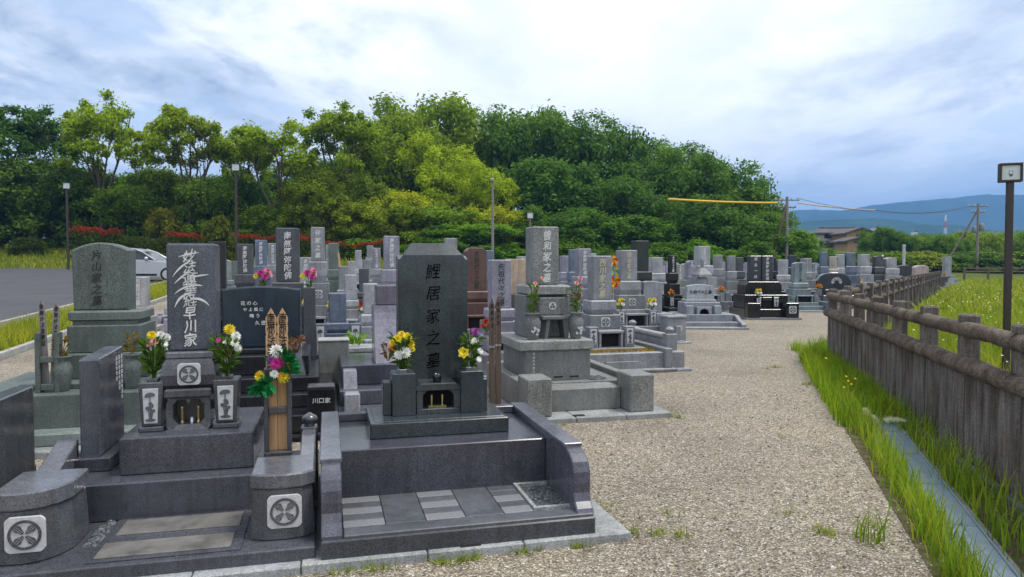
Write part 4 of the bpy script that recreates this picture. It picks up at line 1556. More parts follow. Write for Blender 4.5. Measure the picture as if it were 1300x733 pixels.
def black_pair(g, color, **kw):
    """black grave with two joined shafts, wide base, white flower panels and a crested gate block"""
    H = kw['H']
    part('kerb', MB().box(-.75, .75, 0, 1.75, -.3, .06, .008), M['concrete'], g, (.16, .16, .17))
    part('platform', MB().box(-.7, .7, .28, 1.7, .059, .28, .01), M['granite'], g, color)
    for s in (-1, 1):
        po = part('gate_pillar', MB().box(s * .52 - .17, s * .52 + .17, .05, .3, .059, .46, .012), M['granite'], g, color)
        if s > 0:
            crest(po, .52, .05, .28, .2, (.06, .06, .08))
    part('base_stone', MB().box(-.6, .6, .6, 1.65, .279, .66, .012), M['granite'], g, color)
    z = .661
    for s in (-1, 1):
        so = part('vase_stand', MB().box(s * .24 - .08, s * .24 + .08, .5, .62, .279, .6, .008), M['granite'], g, color)
        lotus_panel(so, s * .24, .499, .34, .57, .12, (.08, .08, .09))
    io = part('incense_chamber', MB().box(-.13, .13, .52, .62, .5, .6, .01), M['granite'], g, (.03, .03, .034))
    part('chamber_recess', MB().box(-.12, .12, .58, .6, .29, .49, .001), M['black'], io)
    part('base_stone', MB().prism_y([(-.5, z), (.5, z), (.5, .92), (.42, 1.02), (-.42, 1.02), (-.5, .92)], .8, 1.6, .012), M['granite'], g, color)
    for s in (-1, 1):
        ho = part('headstone', MB().box(s * .165 - .155, s * .165 + .155, 1.0, 1.3, 1.019, H, .012), M['granite'], g, (.03, .032, .042))
        part('inscription', letters(MB(), T6 if s > 0 else '倶会一処', s * .165, 1.0, H - .04, .1, (H - 1.08) / (6 if s > 0 else 4), .9, .05, 0, 3, .003, .3), M['white_ink'], ho)
    return {'vz': .6, 'vx': .24, 'vy': .55, 'xs': 0}


H_, Y_ = height_for(5, 965, 325)
put(5, 965, black_pair, BLK, 'black grave of two joined shafts with a crested gate block at the path', dict(H=H_), 'yellow')


def arch_black(g, color, **kw):
    H = kw['H']
    part('kerb', MB().box(-.75, .75, 0, 1.75, -.3, .06, .008), M['concrete'], g)
    part('platform', MB().box(-.65, .65, .3, 1.65, .059, .4, .01), M['granite'], g, (.1, .1, .1))
    pts = [(-.62, .399), (.62, .399), (.62, H - .3)]
    for i in range(1, 10):
        t = 1 - 2 * i / 10
        pts.append((.62 * t, H - .3 + .3 * math.sqrt(1 - t * t)))
    pts.append((-.62, H - .3))
    ho = part('headstone', MB().prism_y(pts, .9, 1.15, .015), M['granite'], g, color)
    e = MB()
    for i in range(7):
        a = R(30 * i)
        disc(e, .08 + .14 * math.cos(a), .9, H - .35 + .12 * math.sin(a), .06, 8, .004)
    part('flower_carving', e, M['white_panel'], ho)
    part('vase_stand', MB().box(-.5, -.36, .5, .64, .399, .6, .008), M['granite'], g, color)
    part('vase_stand', MB().box(.36, .5, .5, .64, .399, .6, .008), M['granite'], g, color)
    return {'vz': .6, 'vx': .43, 'vy': .57, 'xs': 0}


H_, Y_ = height_for(7, 1056, 346)
put(7, 1056, arch_black, (.03, .035, .045), 'black round-arched grave with a white carved flower near the fence', dict(H=H_))


# ---- second row: black stepped grave with a poem stone, its small name post, and a pale purple stepped plot
def poem_grave():
    fr = F2
    ys = 1.0
    xs = fr.x(330, ys)
    g = thing('family_grave', 'black stepped grave with a low broad blue-black poem stone', 'grave', place(fr, xs, 0), TH, 'family graves', BLK)
    b0 = g.location.z
    X = lambda px, y: fr.x(px, y) - xs
    Z = lambda py, y: fr.z(py, xs, y) - b0
    part('kerb', MB().box(-.9, .8, -.1, 1.8, -.1, .06, .008), M['concrete'], g)
    part('platform', MB().box(-.85, .72, .0, 1.75, .059, .22, .01), M['granite'], g)
    z1 = Z(484, .35)
    part('step', MB().box(-.8, X(423, .35), .35, 1.7, .219, Z(503, .35), .01), M['granite'], g, (.02, .02, .023))
    part('step', MB().box(-.7, X(404, .5), .5, 1.65, Z(503, .35) - .001, z1, .01), M['granite'], g, (.018, .018, .02))
    z2 = Z(452, .7)
    part('base_stone', MB().box(X(288, .7), X(391, .7), .7, 1.6, z1 - .001, z2, .012), M['granite'], g, (.016, .016, .018))
    zt = Z(364, ys)
    hx0, hx1 = X(281, ys), X(381, ys)
    m, hw = (hx0 + hx1) / 2, (hx1 - hx0) / 2
    zb = Z(441, ys)
    part('upper_base', MB().box(hx0 - .02, hx1 + .02, ys - .12, ys + .45, z2 - .001, zb, .01), M['granite'], g, (.02, .02, .024))
    pts = [(hx0, zb - .001), (hx1, zb - .001), (hx1, zt - .03)]
    for i in range(1, 8):
        t = 1 - 2 * i / 8
        pts.append((m + hw * t, zt - .03 + .03 * (1 - t * t)))
    pts.append((hx0, zt - .03))
    ho = part('headstone', MB().prism_y(pts, ys, ys + .25, .012), M['granite'], g, (.02, .03, .042))
    t = MB()
    for (px, py, s, q) in ((308, 385, '花の心', .044), (310.5, 393, 'やよ風に', .04), (319, 401, '舞う', .044), (326, 410, '久遠', .044)):
        line_letters(t, s, X(px, ys), ys - .001, Z(py, ys), q, q * 1.25, .003, .1)
    part('inscription', t, M['white_ink'], ho)
    part('offering_stone', MB().loft([[(X(364, .6) + a, .62 + b, z) for a, b in ((0, 0), (.16, 0), (.16, .25), (0, .25))] for z in (z1 + .0,)] + [[(X(364, .6) + .02 + a, .66 + b, z2 + (.1 if b > .1 else -.02)) for a, b in ((0, 0), (.1, 0), (.1, .19), (0, .19))]]), M['granite'], g, (.06, .065, .075))
    for px, lb in ((289, 'dried brown flowers beside the poem stone, on the side of the brush lettered grave'), (376, 'dried rust-brown flowers beside the poem stone, on the side of the small name post')):
        p = fr.W(fr.x(px, .75), .75)
        bouquet('flower_bouquet', lb, (p[0], p[1], b0 + z2 - .02), TH, .2, .05, [((.3, .16, .1), 'mum', .03, q, -.02, .1 + .04 * (i % 3)) for i, q in enumerate((-.05, 0, .05, -.02, .03))], px, (.16, .09, .045), 40)
    # name post
    yb = .0
    xp = fr.x(407, yb)
    s = thing('name_post', 'small black stone name post with three white characters and a light top', 'name post', place(fr, xp, yb), TH, None, BLK)
    zt2 = fr.z(490, xp, yb) - b0
    a, b = fr.x(389, yb) - xp, fr.x(424, yb) - xp
    part('base_block', MB().box(a + .02, b - .02, .0, .14, -.05, zt2 * .45, .006), M['granite'], s)
    bo = part('block', MB().box(a, b, -.01, .15, zt2 * .45, zt2 - .025, .006), M['granite'], s)
    part('cap', MB().box(a, b, -.01, .15, zt2 - .024, zt2, .01), M['granite'], s, (.08, .08, .085))
    tx = line_letters(MB(), '川口家', -.055, -.012, zt2 * .73, .05, .052, .003, .1)
    part('inscription', tx, M['white_ink'], bo)
    ROWS[1].append(dict(obj=None, s=s_of(1, fr, xs)))


poem_grave()


def stepped_plot():
    fr = F2
    ys = 1.0
    xs = fr.x(497, .9)
    g = thing('family_grave', 'pale purple-grey curved headstone on a stepped plot with light kerb walls', 'grave', place(fr, xs, 0), TH, 'family graves', PG)
    X = lambda px, y: fr.x(px, y) - xs
    Z = lambda py, y: fr.z(py, xs, y)
    part('kerb', MB().box(-.75, .65, -.05, 1.8, -.1, .06, .008), M['concrete'], g)
    part('platform', MB().box(-.62, .62, .1, 1.75, .059, .2, .01), M['granite'], g, (.1, .1, .115))
    part('step', MB().box(-.52, .6, .42, 1.7, .199, .34, .01), M['granite'], g, (.075, .075, .09))
    part('step', MB().box(-.5, .58, .7, 1.65, .339, Z(462, .7), .01), M['granite'], g, (.06, .06, .075))
    for a, b in ((X(436, .1), X(455, .1)), (.53, .64)):
        part('side_wall', MB().prism_x([(.0, .059), (.0, .25), (.12, .3), (.5, .33), (.55, .5), (1.2, .52), (1.7, .52), (1.7, .059)], a, b, .008), M['granite'], g, (.24, .235, .26))
    part('gate_pillar', MB().box(X(436, .0), X(456, .0), -.03, .12, .059, Z(497, .0), .01), M['granite'], g, (.26, .255, .28))
    z2 = Z(462, .7)
    w0, w1 = X(474, .95), X(474, .95) + .62
    # tall curved stone: concave front flaring at the foot
    prof = []
    zt = Z(388, .95)
    for i in range(9):
        t = i / 8
        prof.append((.78 + .2 * math.sin(t * math.pi / 2), z2 - .001 + (zt - z2) * t))
    prof += [(1.3, zt), (1.3, z2 - .001)]
    uo = part('curved_stone', MB().prism_x(prof, w0, w1, .01), M['granite'], g, (.2, .185, .22))
    zt3 = Z(362, 1.0)
    ho = part('headstone', MB().box(X(477, 1.0), X(477, 1.0) + .6, 1.0, 1.25, zt - .001, zt3, .012), M['granite'], g, (.13, .115, .14))
    p = fr.W(fr.x(492, .62), .62)
    bouquet('flower_bouquet', 'orange flowers with dry leaves before the pale purple-grey curved headstone', (p[0], p[1], Z(458, .62)), TH, .18, .06, [(ORG, 'mum', .032, .03, -.02, .13), (ORG, 'daisy', .022, .06, 0, .1), ((.3, .14, .05), 'mum', .025, -.03, -.03, .08)], 66, (.1, .07, .03), 50)
    ROWS[1].append(dict(obj=None, s=s_of(1, fr, xs)))


stepped_plot()


# ---- extras of the third and fourth rows beside the path
def extras():
    # railed yellow-grass plot with finial post in front of the mid grey grave
    fr = F3
    s = thing('plot_railing', 'low grey granite plot fence with a ball-topped corner post by the path', 'plot fence', place(fr, 0, 0), TH, None, (.2, .2, .21))
    yb = .45
    X = lambda px, y: fr.x(px, y)
    Z = lambda py, x, y: fr.z(py, x, y)
    xr = X(848, yb)
    part('kerb', MB().box(-1.6, .05, .0, 1.9, -.05, .055, .01), M['concrete'], s, (.25, .25, .26))
    part('front_wall', MB().box(-1.45, xr + .1, .12, .26, .054, .28, .008), M['granite_mid'], s)
    part('step', MB().box(-1.2, -.72, .1, .119, .054, .17, .004), M['granite_mid'], s, (.2, .2, .21))
    part('side_wall', MB().box(xr - .09, xr + .1, .261, 1.8, .054, .28, .008), M['granite_mid'], s)
    zt = Z(423, xr, yb)
    po = part('corner_post', MB().box(xr - .08, xr + .08, .3, .46, .279, zt, .008), M['granite_mid'], s)
    part('finial', MB().lathe([(.05, zt - .003), (.06, zt + .01), (.035, zt + .018), (.062, zt + .04), (.07, zt + .055), (.05, zt + .08), (.02, zt + .095), (.001, zt + .1)], (xr, .38, 0), 16), M['granite'], po)
    po = part('corner_post', MB().box(xr - .08, xr + .08, 1.6, 1.76, .279, zt, .008), M['granite_mid'], s)
    part('finial', MB().lathe([(.05, zt - .003), (.06, zt + .01), (.035, zt + .018), (.062, zt + .04), (.07, zt + .055), (.05, zt + .08), (.02, zt + .095), (.001, zt + .1)], (xr, 1.68, 0), 16), M['granite'], po)
    part('rail', MB().tube([(xr, .461, zt - .05), (xr, 1.599, zt - .05)], .045, 10), M['granite_mid'], s, (.3, .29, .28))
    part('rail_panel', MB().box(xr - .03, xr + .03, .461, 1.599, .279, zt - .1, .004), M['granite_mid'], s)
    g_ = grass_tufts('dry_grass', [(fr.W(random.uniform(-1.3, xr - .1), random.uniform(.3, .75))) for i in range(260)], .06, .015, 6, (.2, .17, .04), zoff=.24)
    tag(g_, 'yellow dry grass filling the plot behind the granite railing', 'grass', None, 'stuff')
    fill = part('plot_soil', MB().box(-1.4, xr - .091, .261, 1.8, .05, .245, .004), M['soil'], s)
    # stele next to the fourth row grave
    fr = F4
    y = 1.0
    xc = fr.x(829, y)
    s = thing('memorial_stele', 'grey granite name slab with curved top between the crested grave and the black one', 'stele', place(fr, xc, 0), TH, None, (.2, .2, .22))
    zb, zt = fr.z(398, xc, y), fr.z(358, xc, y)
    part('base_block', MB().box(-.35, .35, .8, 1.35, -.02, zb, .01), M['granite_mid'], s)
    w = 26 * fr.W(xc, y)[1] / FPX / 2
    part('slab', MB().prism_y([(-w, zb - .001), (w, zb - .001), (w, zt - .03), (w * .3, zt), (-w * .5, zt + .005), (-w, zt - .01)], y, y + .14, .01), M['granite_mid'], s)
    # low crested gate block of that plot
    yb = .1
    xb = fr.x(860, yb)
    s = thing('name_post', 'square grey gate block with a round white crest beside the granite railing', 'gate block', place(fr, xb, yb), TH, None, (.21, .21, .22))
    h = fr.z(402, xb, yb)
    wv = 26 * fr.W(xb, yb)[1] / FPX / 2
    bo = part('block', MB().box(-wv, wv, 0, .35, .04, h - .05, .01), M['granite_mid'], s)
    part('cap', MB().box(-wv - .01, wv + .01, -.01, .36, h - .051, h, .01), M['granite_mid'], s, (.2, .2, .21))
    e = MB()
    disc(e, .05, -.001, h * .55, .06, 14, .004)
    part('crest_emblem', e, M['white_panel'], bo)
    part('kerb', MB().box(-wv - .5, wv + .06, -.12, .5, -.05, .05, .01), M['concrete'], s, (.25, .25, .26))
    # tan panel wall behind the grey pedestal grave
    k, px = 3, 660
    f, x = row_at_px(3, px, 1.0)
    s = thing('memorial_stele', 'plain tan upright slab behind the grey pedestal grave', 'stele', place(f, x, 0), TH, None, (.36, .27, .2))
    y = 1.2
    zb, zt = f.z(375, x, y), f.z(331, x, y)
    w = .24
    part('base_block', MB().box(-.3, .3, 1.1, 1.5, -.02, zb, .01), M['granite_mid'], s, (.05, .045, .045))
    part('slab', MB().box(-w * .9, w * 1.1, y, y + .1, zb - .001, zt, .008), M['rough'], s)
    ROWS[3].append(dict(obj=None, s=s_of(3, f, x)))
    # pale stone cube in the third row and light wood bits seen down the aisle
    f, x = row_at_px(1, 423, 1.6)
    s = thing('granite_block', 'square speckled light grey granite block standing in the aisle behind the black poem grave', 'stone block', place(f, x, 1.6), TH, None, (.2, .2, .18))
    h = f.z(434, x, 1.6)
    part('block', MB().box(-.16, .16, 0, .3, -.05, h, .01), M['rough'], s)
    part('cap', MB().box(-.165, .165, -.005, .305, h - .001, h + .02, .008), M['rough'], s, (.28, .28, .26))


M['soil'] = plain('plot soil', (.13, .11, .06), .9, .3, 12)
# ================================================================== filling the rows with the smaller graves behind
L0 = (-6.5, 9.8)


def smax(k):
    b = bend(k)
    s = (b[0] - L0[0]) * U[0] + (b[1] - L0[1]) * U[1]
    return s + (PATHC[k][0] - b[0] if k > 3 else 0)


def at_s(k, s):
    if k > 3:
        q = PATHC[k][0] - bend(k)[0]
        if s < q:
            return Frame(PATHC[k], 0.0), -s
        return Frame(bend(k), TH), -(s - q)
    return Frame(PATHC[k], TH), -s


def proj(X, Y, Z):
    dy, dz = Y, Z - CAMH
    yc = dy * math.cos(PITCH) - dz * math.sin(PITCH)
    zc = dy * math.sin(PITCH) + dz * math.cos(PITCH)
    return 650 + FPX * X / yc, 366.5 - FPX * zc / yc


def mini(g, color, w=.3, H=1.6, sh=.6, text='', top='flat', wide=False):
    dk = tuple(c * .85 for c in color)
    hb = H - sh
    part('kerb', MB().box(-.62, .62, 0, 1.7, -.4, .12, .01), M['concrete'], g, (.24, .24, .235))
    part('platform', MB().box(-.52, .52, .35, 1.6, .119, hb * .4, .01), M['granite_far'], g, dk)
    part('base_stone', MB().box(-w * 1.15, w * 1.15, 1.1 - w, 1.1 + w, hb * .4 - .001, hb * .72, .01), M['granite_far'], g, color)
    part('upper_base', MB().box(-w * .8, w * .8, 1.1 - w * .8, 1.1 + w * .8, hb * .72 - .001, hb, .01), M['granite_far'], g, dk)
    ws = w * (1.7 if wide else 1)
    hs = MB()
    if top == 'arch':
        pts = [(-ws / 2, hb - .001), (ws / 2, hb - .001)]
        for i in range(9):
            t = 1 - i / 4
            pts.append((ws / 2 * t, H - .06 + .06 * (1 - t * t)))
        hs.prism_y(pts, 1.1 - w * .42, 1.1 + w * .42, .01)
    else:
        hs.box(-ws / 2, ws / 2, 1.1 - w * .42, 1.1 + w * .42, hb - .001, H, .012)
    ho = part('headstone', hs, M['granite_far'], g, color)
    if text:
        part('inscription', letters(MB(), text, 0, 1.1 - w * .42, H - .04, .1, sh * .9 / len(text), .95, .05, 0, 3, .003, .3), M['white_ink'], ho)
    for s in (-1, 1):
        part('vase_stand', MB().box(s * w * .9 - .07, s * w * .9 + .07, .62, .76, hb * .4 - .001, hb * .4 + .22, .008), M['granite_far'], g, dk)
    return {'vz': hb * .4 + .22, 'vx': w * .9, 'vy': .69, 'xs': 0}


PROTO = {}


def proto(kind):
    """first grave of each kind is built, the others copy it"""
    if kind in PROTO:
        src, rec = PROTO[kind]
        g = copy_tree(src)
        return g, dict(rec), src
    g = thing('family_grave', None, 'grave', (0, 0, 0), 0, 'family graves', (.2, .2, .2))
    c = (.2, .2, .2)
    if kind == 'slim':
        rec = wagata(g, c, H=1.6, w=.27, sh=.66, text=T6, W=1.1, seed=1, stands='lotus', crested=True)
    elif kind == 'wide':
        rec = wagata(g, c, H=1.6, w=.36, sh=.68, text=FAM, ink='tone_ink', W=1.2, seed=2, top='arch', stands='round')
    elif kind == 'gated':
        rec = wagata(g, c, H=1.6, w=.3, sh=.64, text=FAM, W=1.3, seed=3, pillars=True, crested=True, detail=1, lip=False)
    elif kind == 'western':
        rec = western(g, c, H=1.05, w=.6, W=1.3)
    elif kind == 'mini_text':
        rec = mini(g, c, text=T6)
    elif kind == 'mini_plain':
        rec = mini(g, c, w=.33, sh=.66)
    elif kind == 'mini_arch':
        rec = mini(g, c, w=.32, sh=.6, top='arch', text=FAM)
    elif kind == 'mini_wide':
        rec = mini(g, c, w=.36, sh=.42, H=1.25, wide=True)
    PROTO[kind] = (g, rec)
    return g, dict(rec), None


def recolour(o, src_root_col, new):
    for ch in kids(o):
        c = ch.color[:3]
        mn = [m.material.name for m in ch.material_slots if m.material]
        if mn and 'granite' in mn[0]:
            k = sum(c) / 3 / (sum(src_root_col) / 3)
            ch.color = (new[0] * k, new[1] * k, new[2] * k, 1)
        if ch.name.startswith('vase') and mn and mn[0].startswith('rough'):
            ch.color = (*new, 1)
        recolour(ch, src_root_col, new)


COLS = [('light grey', LGR, 5), ('mid grey', MGR, 5), ('dark grey', DGR, 3), ('blue grey', BLU, 3), ('purple grey', PUR_G, 2), ('black', BLK, 2), ('greenish grey', GRN, 1), ('red-brown', RBR, .5)]
KINDTXT = {'slim': 'slender lettered grave', 'wide': 'round-topped grave', 'gated': 'grave with gate blocks', 'western': 'low western grave', 'mini_text': 'slender lettered grave', 'mini_plain': 'plain grave', 'mini_arch': 'round-topped grave', 'mini_wide': 'low broad grave'}


def fill():
    rnd = random.Random(21)
    names = [c[0] for c in COLS]
    wts = [c[2] for c in COLS]
    cmap = {c[0]: c[1] for c in COLS}
    for k in range(2, 13):
        s = .85
        sm_ = smax(k) - .6
        while s < sm_:
            near = min([abs(r['s'] - s) for r in ROWS[k]] + [9])
            if near < 1.2:
                s += .15
                continue
            f, x = at_s(k, s)
            P = f.W(x, .9)
            z = gz(*P)
            px, _ = proj(P[0], P[1], z)
            skip = rnd.random() < (.12 if k < 9 else .3)
            if px < 130 or px > 1150 or skip:
                s += 1.35
                continue
            lim = z_at(rnd.uniform(324, 336) if k > 4 else 352, P[1]) - z
            if k <= 3:
                kind = rnd.choice(['western', 'western', 'gated'])
            elif k <= 6:
                kind = rnd.choice(['slim', 'wide', 'gated', 'western', 'slim', 'gated'])
            else:
                kind = rnd.choice(['mini_text', 'mini_plain', 'mini_arch', 'mini_wide', 'mini_text'])
            base = {'western': 1.05, 'mini_wide': 1.25}.get(kind, 1.6)
            H = min(rnd.uniform(.88, 1.1) * base, max(.8, lim))
            cname = rnd.choices(names, wts)[0]
            g, rec, src = proto(kind)
            g.location = (*f.W(x, 0), z)
            g.rotation_euler = (0, 0, f.th)
            sz = max(.62, H / base)
            sx = .5 + .5 * sz
            sx = min(1.05, max(.85, sx)) * rnd.uniform(.92, 1.05)
            g.scale = (sx, 1, sz)
            new = tuple(c * rnd.uniform(.85, 1.15) for c in cmap[cname])
            recolour(g, (.2, .2, .2) if src is None else src.color[:3], new)
            g.color = (*new, 1)
            rec.update(obj=g, desc=cname + ' ' + KINDTXT[kind], k=k, s=s, f=f, x=x, z=z, flowers=None, sc=(sx, sz))
            rec['col'] = new
            if rnd.random() < .45:
                rec['flowers'] = rnd.choice(['pink', 'yellow', 'mixed', 'orange', 'red', 'yellow'])
            ROWS[k].append(rec)
            s += 1.32


FLW = {'pink': ('magenta and pink', [(MAG, 'mum', .055, -.04, -.02, .2), (PNK, 'mum', .06, .04, -.03, .22), (MAG, 'mum', .05, .0, -.06, .15), (PNK, 'daisy', .05, .08, .0, .18), (YEL, 'mum', .045, -.09, .0, .16)]),
       'yellow': ('yellow and white', [(YEL, 'mum', .055, -.03, -.02, .2), (YEL, 'mum', .05, .05, -.01, .21), (WHT, 'mum', .05, .0, -.05, .13), (YEL, 'daisy', .045, -.06, 0, .14), (WHT, 'daisy', .04, .07, -.03, .13)]),
       'mixed': ('red, yellow and white', [(RED, 'mum', .05, -.03, -.02, .22), (YEL, 'mum', .05, .04, -.01, .2), (WHT, 'mum', .045, .0, -.05, .14), (ORG, 'daisy', .045, -.07, 0, .15), (PNK, 'daisy', .04, .07, -.03, .13)]),
       'orange': ('orange', [(ORG, 'mum', .06, -.03, -.02, .18), (ORG, 'mum', .055, .06, -.01, .16), ((.5, .2, .05), 'mum', .055, .0, -.05, .12), (ORG, 'daisy', .05, -.08, 0, .12), ((.55, .3, .05), 'mum', .05, .08, -.04, .1)]),
       'red': ('dark red', [(RED, 'mum', .05, -.03, -.02, .16), (RED, 'mum', .05, .05, -.01, .14), ((.4, .06, .02), 'mum', .05, .0, -.05, .1), (RED, 'daisy', .04, -.07, 0, .1)])}
BQ = {}


def far_bouquet(kind, loc, rz, label):
    if kind not in BQ:
        BQ[kind] = bouquet('flower_bouquet', label, loc, rz, .2, .08, FLW[kind][1], sum(map(ord, kind)), (.06, .12, .03), 36, 'flowers on the graves')
        return BQ[kind]
    o = copy_tree(BQ[kind])
    o.location = loc
    o.rotation_euler = (0, 0, rz)
    o['label'] = label
    return o


def finish_rows():
    rnd = random.Random(5)
    for k in ROWS:
        ROWS[k].sort(key=lambda r: r['s'])
        for i, r in enumerate(ROWS[k]):
            g = r['obj']
            if g is None or 'desc' not in r:
                continue
            n = ORD[i + 1] if i + 1 < len(ORD) else 'last'
            tail = '%s from path in %s row' % (n, ORD[k + 1])
            d = r['desc'].split()
            while len(d) > 10:
                d = d[:-1]
            while d[-1] in ('and', 'with', 'a', 'the', 'on', 'of', 'in', 'at', 'between', 'one', 'behind', 'small'):
                d = d[:-1]
            g['label'] = ' '.join(d).rstrip(',') + ', ' + tail
            g['category'] = 'grave'
            g['group'] = 'family graves'
            fl = r.get('flowers')
            if fl:
                sx, sz = r.get('sc', (1, 1))
                sides = (-1, 1) if rnd.random() < .75 or fl == 'pink' else (rnd.choice((-1, 1)),)
                for sd in sides:
                    x = r['x'] + (r['xs'] + sd * r['vx']) * sx
                    P = r['f'].W(x, r['vy'])
                    far_bouquet(fl, (P[0], P[1], r['z'] + r['vz'] * sz - .01), r['f'].th + rnd.uniform(-.6, .6),
                                '%s flowers at grave %s from path, %s row, %s vase' % (FLW[fl][0], n, ORD[k + 1], 'path-side' if sd > 0 else 'inner'))


ROWS[0] += [dict(obj=None, s=.9), dict(obj=None, s=2.36), dict(obj=None, s=3.9)]
ROWS[1] += [dict(obj=None, s=.78), dict(obj=None, s=5.2)]
fill()
finish_rows()


# tablets standing in the narrow aisle seen past the broad chamfered stone, and a stone lantern
def aisle():
    rnd = random.Random(9)
    k = 0
    for (px, row, top, w) in ((520, 2, 352, .055), (526, 2, 344, .05), (532, 2, 356, .055), (514, 3, 349, .05), (436, 5, 318, .05), (505, 3, 351, .05)):
        f, x = row_at_px(row, px, .4)
        P = f.W(x, .4)
        z = gz(*P)
        h = z_at(top, P[1]) - z
        lb = ['brown weathered tablet in the aisle, tallest-but-one of its leaning cluster', 'dark brown tablet in the aisle cluster, the tallest', 'brown tablet in the aisle cluster, nearest the broad chamfered stone', 'thin brown tablet standing apart behind the aisle cluster', 'pale tan tablet rising between greenish grey graves and the red-topped hedge', 'thin brown tablet beside a bunch of bright flowers in the aisle'][k]
        o = thing('memorial_tablet', lb, 'tablet', (*P, z), f.th, 'tablets in the aisle')
        o.rotation_euler = (0, rnd.uniform(-.07, .07), f.th)
        bd = part('board', tablet_mesh(w, h, .015), M['pale_wood' if px == 436 else 'brown_wood'], o)
        if px != 436:
            part('inscription', letters(MB(), '南無妙法', 0, 0, h * .95, .045, .07, .7, .1, 0, k, .002, .4), M['dark_ink'], bd)
        k += 1
    # toy pinwheel stuck beside the carved crest grave
    Y = 11.6
    X = (778.5 - 650) / FPX * Y
    z0, z1 = gz(X, Y), z_at(345, Y)
    o = thing('pinwheel', 'bright red, yellow and blue toy pinwheels on a stick between two grey headstones', 'pinwheel', (X, Y, z0), 0)
    part('stick', MB().tube([(0, 0, 0), (0, 0, z1 - z0 + .2)], .008, 6), M['pale_wood'], o)
    for q, (dz, cc) in enumerate(((.17, ((.7, .04, .02), (.75, .6, .1))), (.0, ((.7, .5, .02), (.05, .3, .45))), (-.16, ((.7, .45, .02), (.6, .06, .04))))):
        for e, c in enumerate(cc):
            m_ = MB()
            for i in range(4):
                a = R(90 * i + 45 * e + 20 * q)
                d, n = Vector((math.cos(a), 0, math.sin(a))), Vector((-math.sin(a), 0, math.cos(a)))
                p = Vector((0.02 * (q - 1), -.02, z1 - z0 + dz))
                m_.add([p, p + d * .1, p + d * .075 + n * .06 - Vector((0, .03, 0)), p + n * .03 - Vector((0, .02, 0))], [(0, 1, 2, 3)])
            part('blade', m_, M['petal'], o, c)
    # small stone pagoda
    f, x = row_at_px(5, 874, 1.0)
    P = f.W(x, .25)
    z = gz(*P)
    h = z_at(324, P[1]) - z
    o = thing('stone_pagoda', 'small grey stone tower with ball top between the black lettered and tall light graves', 'stone tower', (*P, z), f.th, None, (.2, .2, .21))
    part('base_block', MB().box(-.22, .22, -.22, .22, -.02, h * .35, .01), M['rough'], o)
    part('body', MB().lathe([(.13, h * .349), (.17, h * .45), (.17, h * .6), (.12, h * .66)], (0, 0, 0), 14), M['rough'], o)
    part('roof', MB().loft([[(a * .2, b * .2, h * .66) for a, b in ((-1, -1), (1, -1), (1, 1), (-1, 1))], [(a * .2, b * .2, h * .7) for a, b in ((-1, -1), (1, -1), (1, 1), (-1, 1))], [(a * .06, b * .06, h * .8) for a, b in ((-1, -1), (1, -1), (1, 1), (-1, 1))]]), M['rough'], o)
    part('finial', MB().lathe([(.04, h * .799), (.05, h * .86), (.07, h * .9), (.05, h * .95), (.001, h)], (0, 0, 0), 12), M['rough'], o)


aisle()
# ================================================================== ground
def grid_mesh(name, xs, ys, off=0.0, fn=None):
    X, Y = np.meshgrid(xs, ys)
    Z = zg(X, Y) + off
    v = np.stack([X, Y, Z], -1).reshape(-1, 3)
    n, m = len(xs), len(ys)
    i = np.arange((m - 1) * (n - 1))
    r, c = i // (n - 1), i % (n - 1)
    a = r * n + c
    return np_mesh(name, v, np.stack([a, a + 1, a + n + 1, a + n], -1), True)


def ribbon(name, left, right, off, nu=24, step=1.0):
    """sheet between two polylines (same number of points), draped on the terrain"""
    Lp, Rp = [], []
    for i in range(len(left) - 1):
        n = max(1, int(max(math.dist(left[i], left[i + 1]), math.dist(right[i], right[i + 1])) / step))
        for q in range(n):
            t = q / n
            Lp.append((left[i][0] + (left[i + 1][0] - left[i][0]) * t, left[i][1] + (left[i + 1][1] - left[i][1]) * t))
            Rp.append((right[i][0] + (right[i + 1][0] - right[i][0]) * t, right[i][1] + (right[i + 1][1] - right[i][1]) * t))
    Lp.append(left[-1])
    Rp.append(right[-1])
    Lp, Rp = np.array(Lp), np.array(Rp)
    t = np.linspace(0, 1, nu + 1)[None, :, None]
    P = Lp[:, None, :] * (1 - t) + Rp[:, None, :] * t
    Z = zg(P[..., 0], P[..., 1]) + off
    v = np.concatenate([P, Z[..., None]], -1).reshape(-1, 3)
    n, m = nu + 1, len(Lp)
    i = np.arange((m - 1) * nu)
    r, c = i // nu, i % nu
    a = r * n + c
    return np_mesh(name, v, np.stack([a, a + 1, a + n + 1, a + n], -1), True)


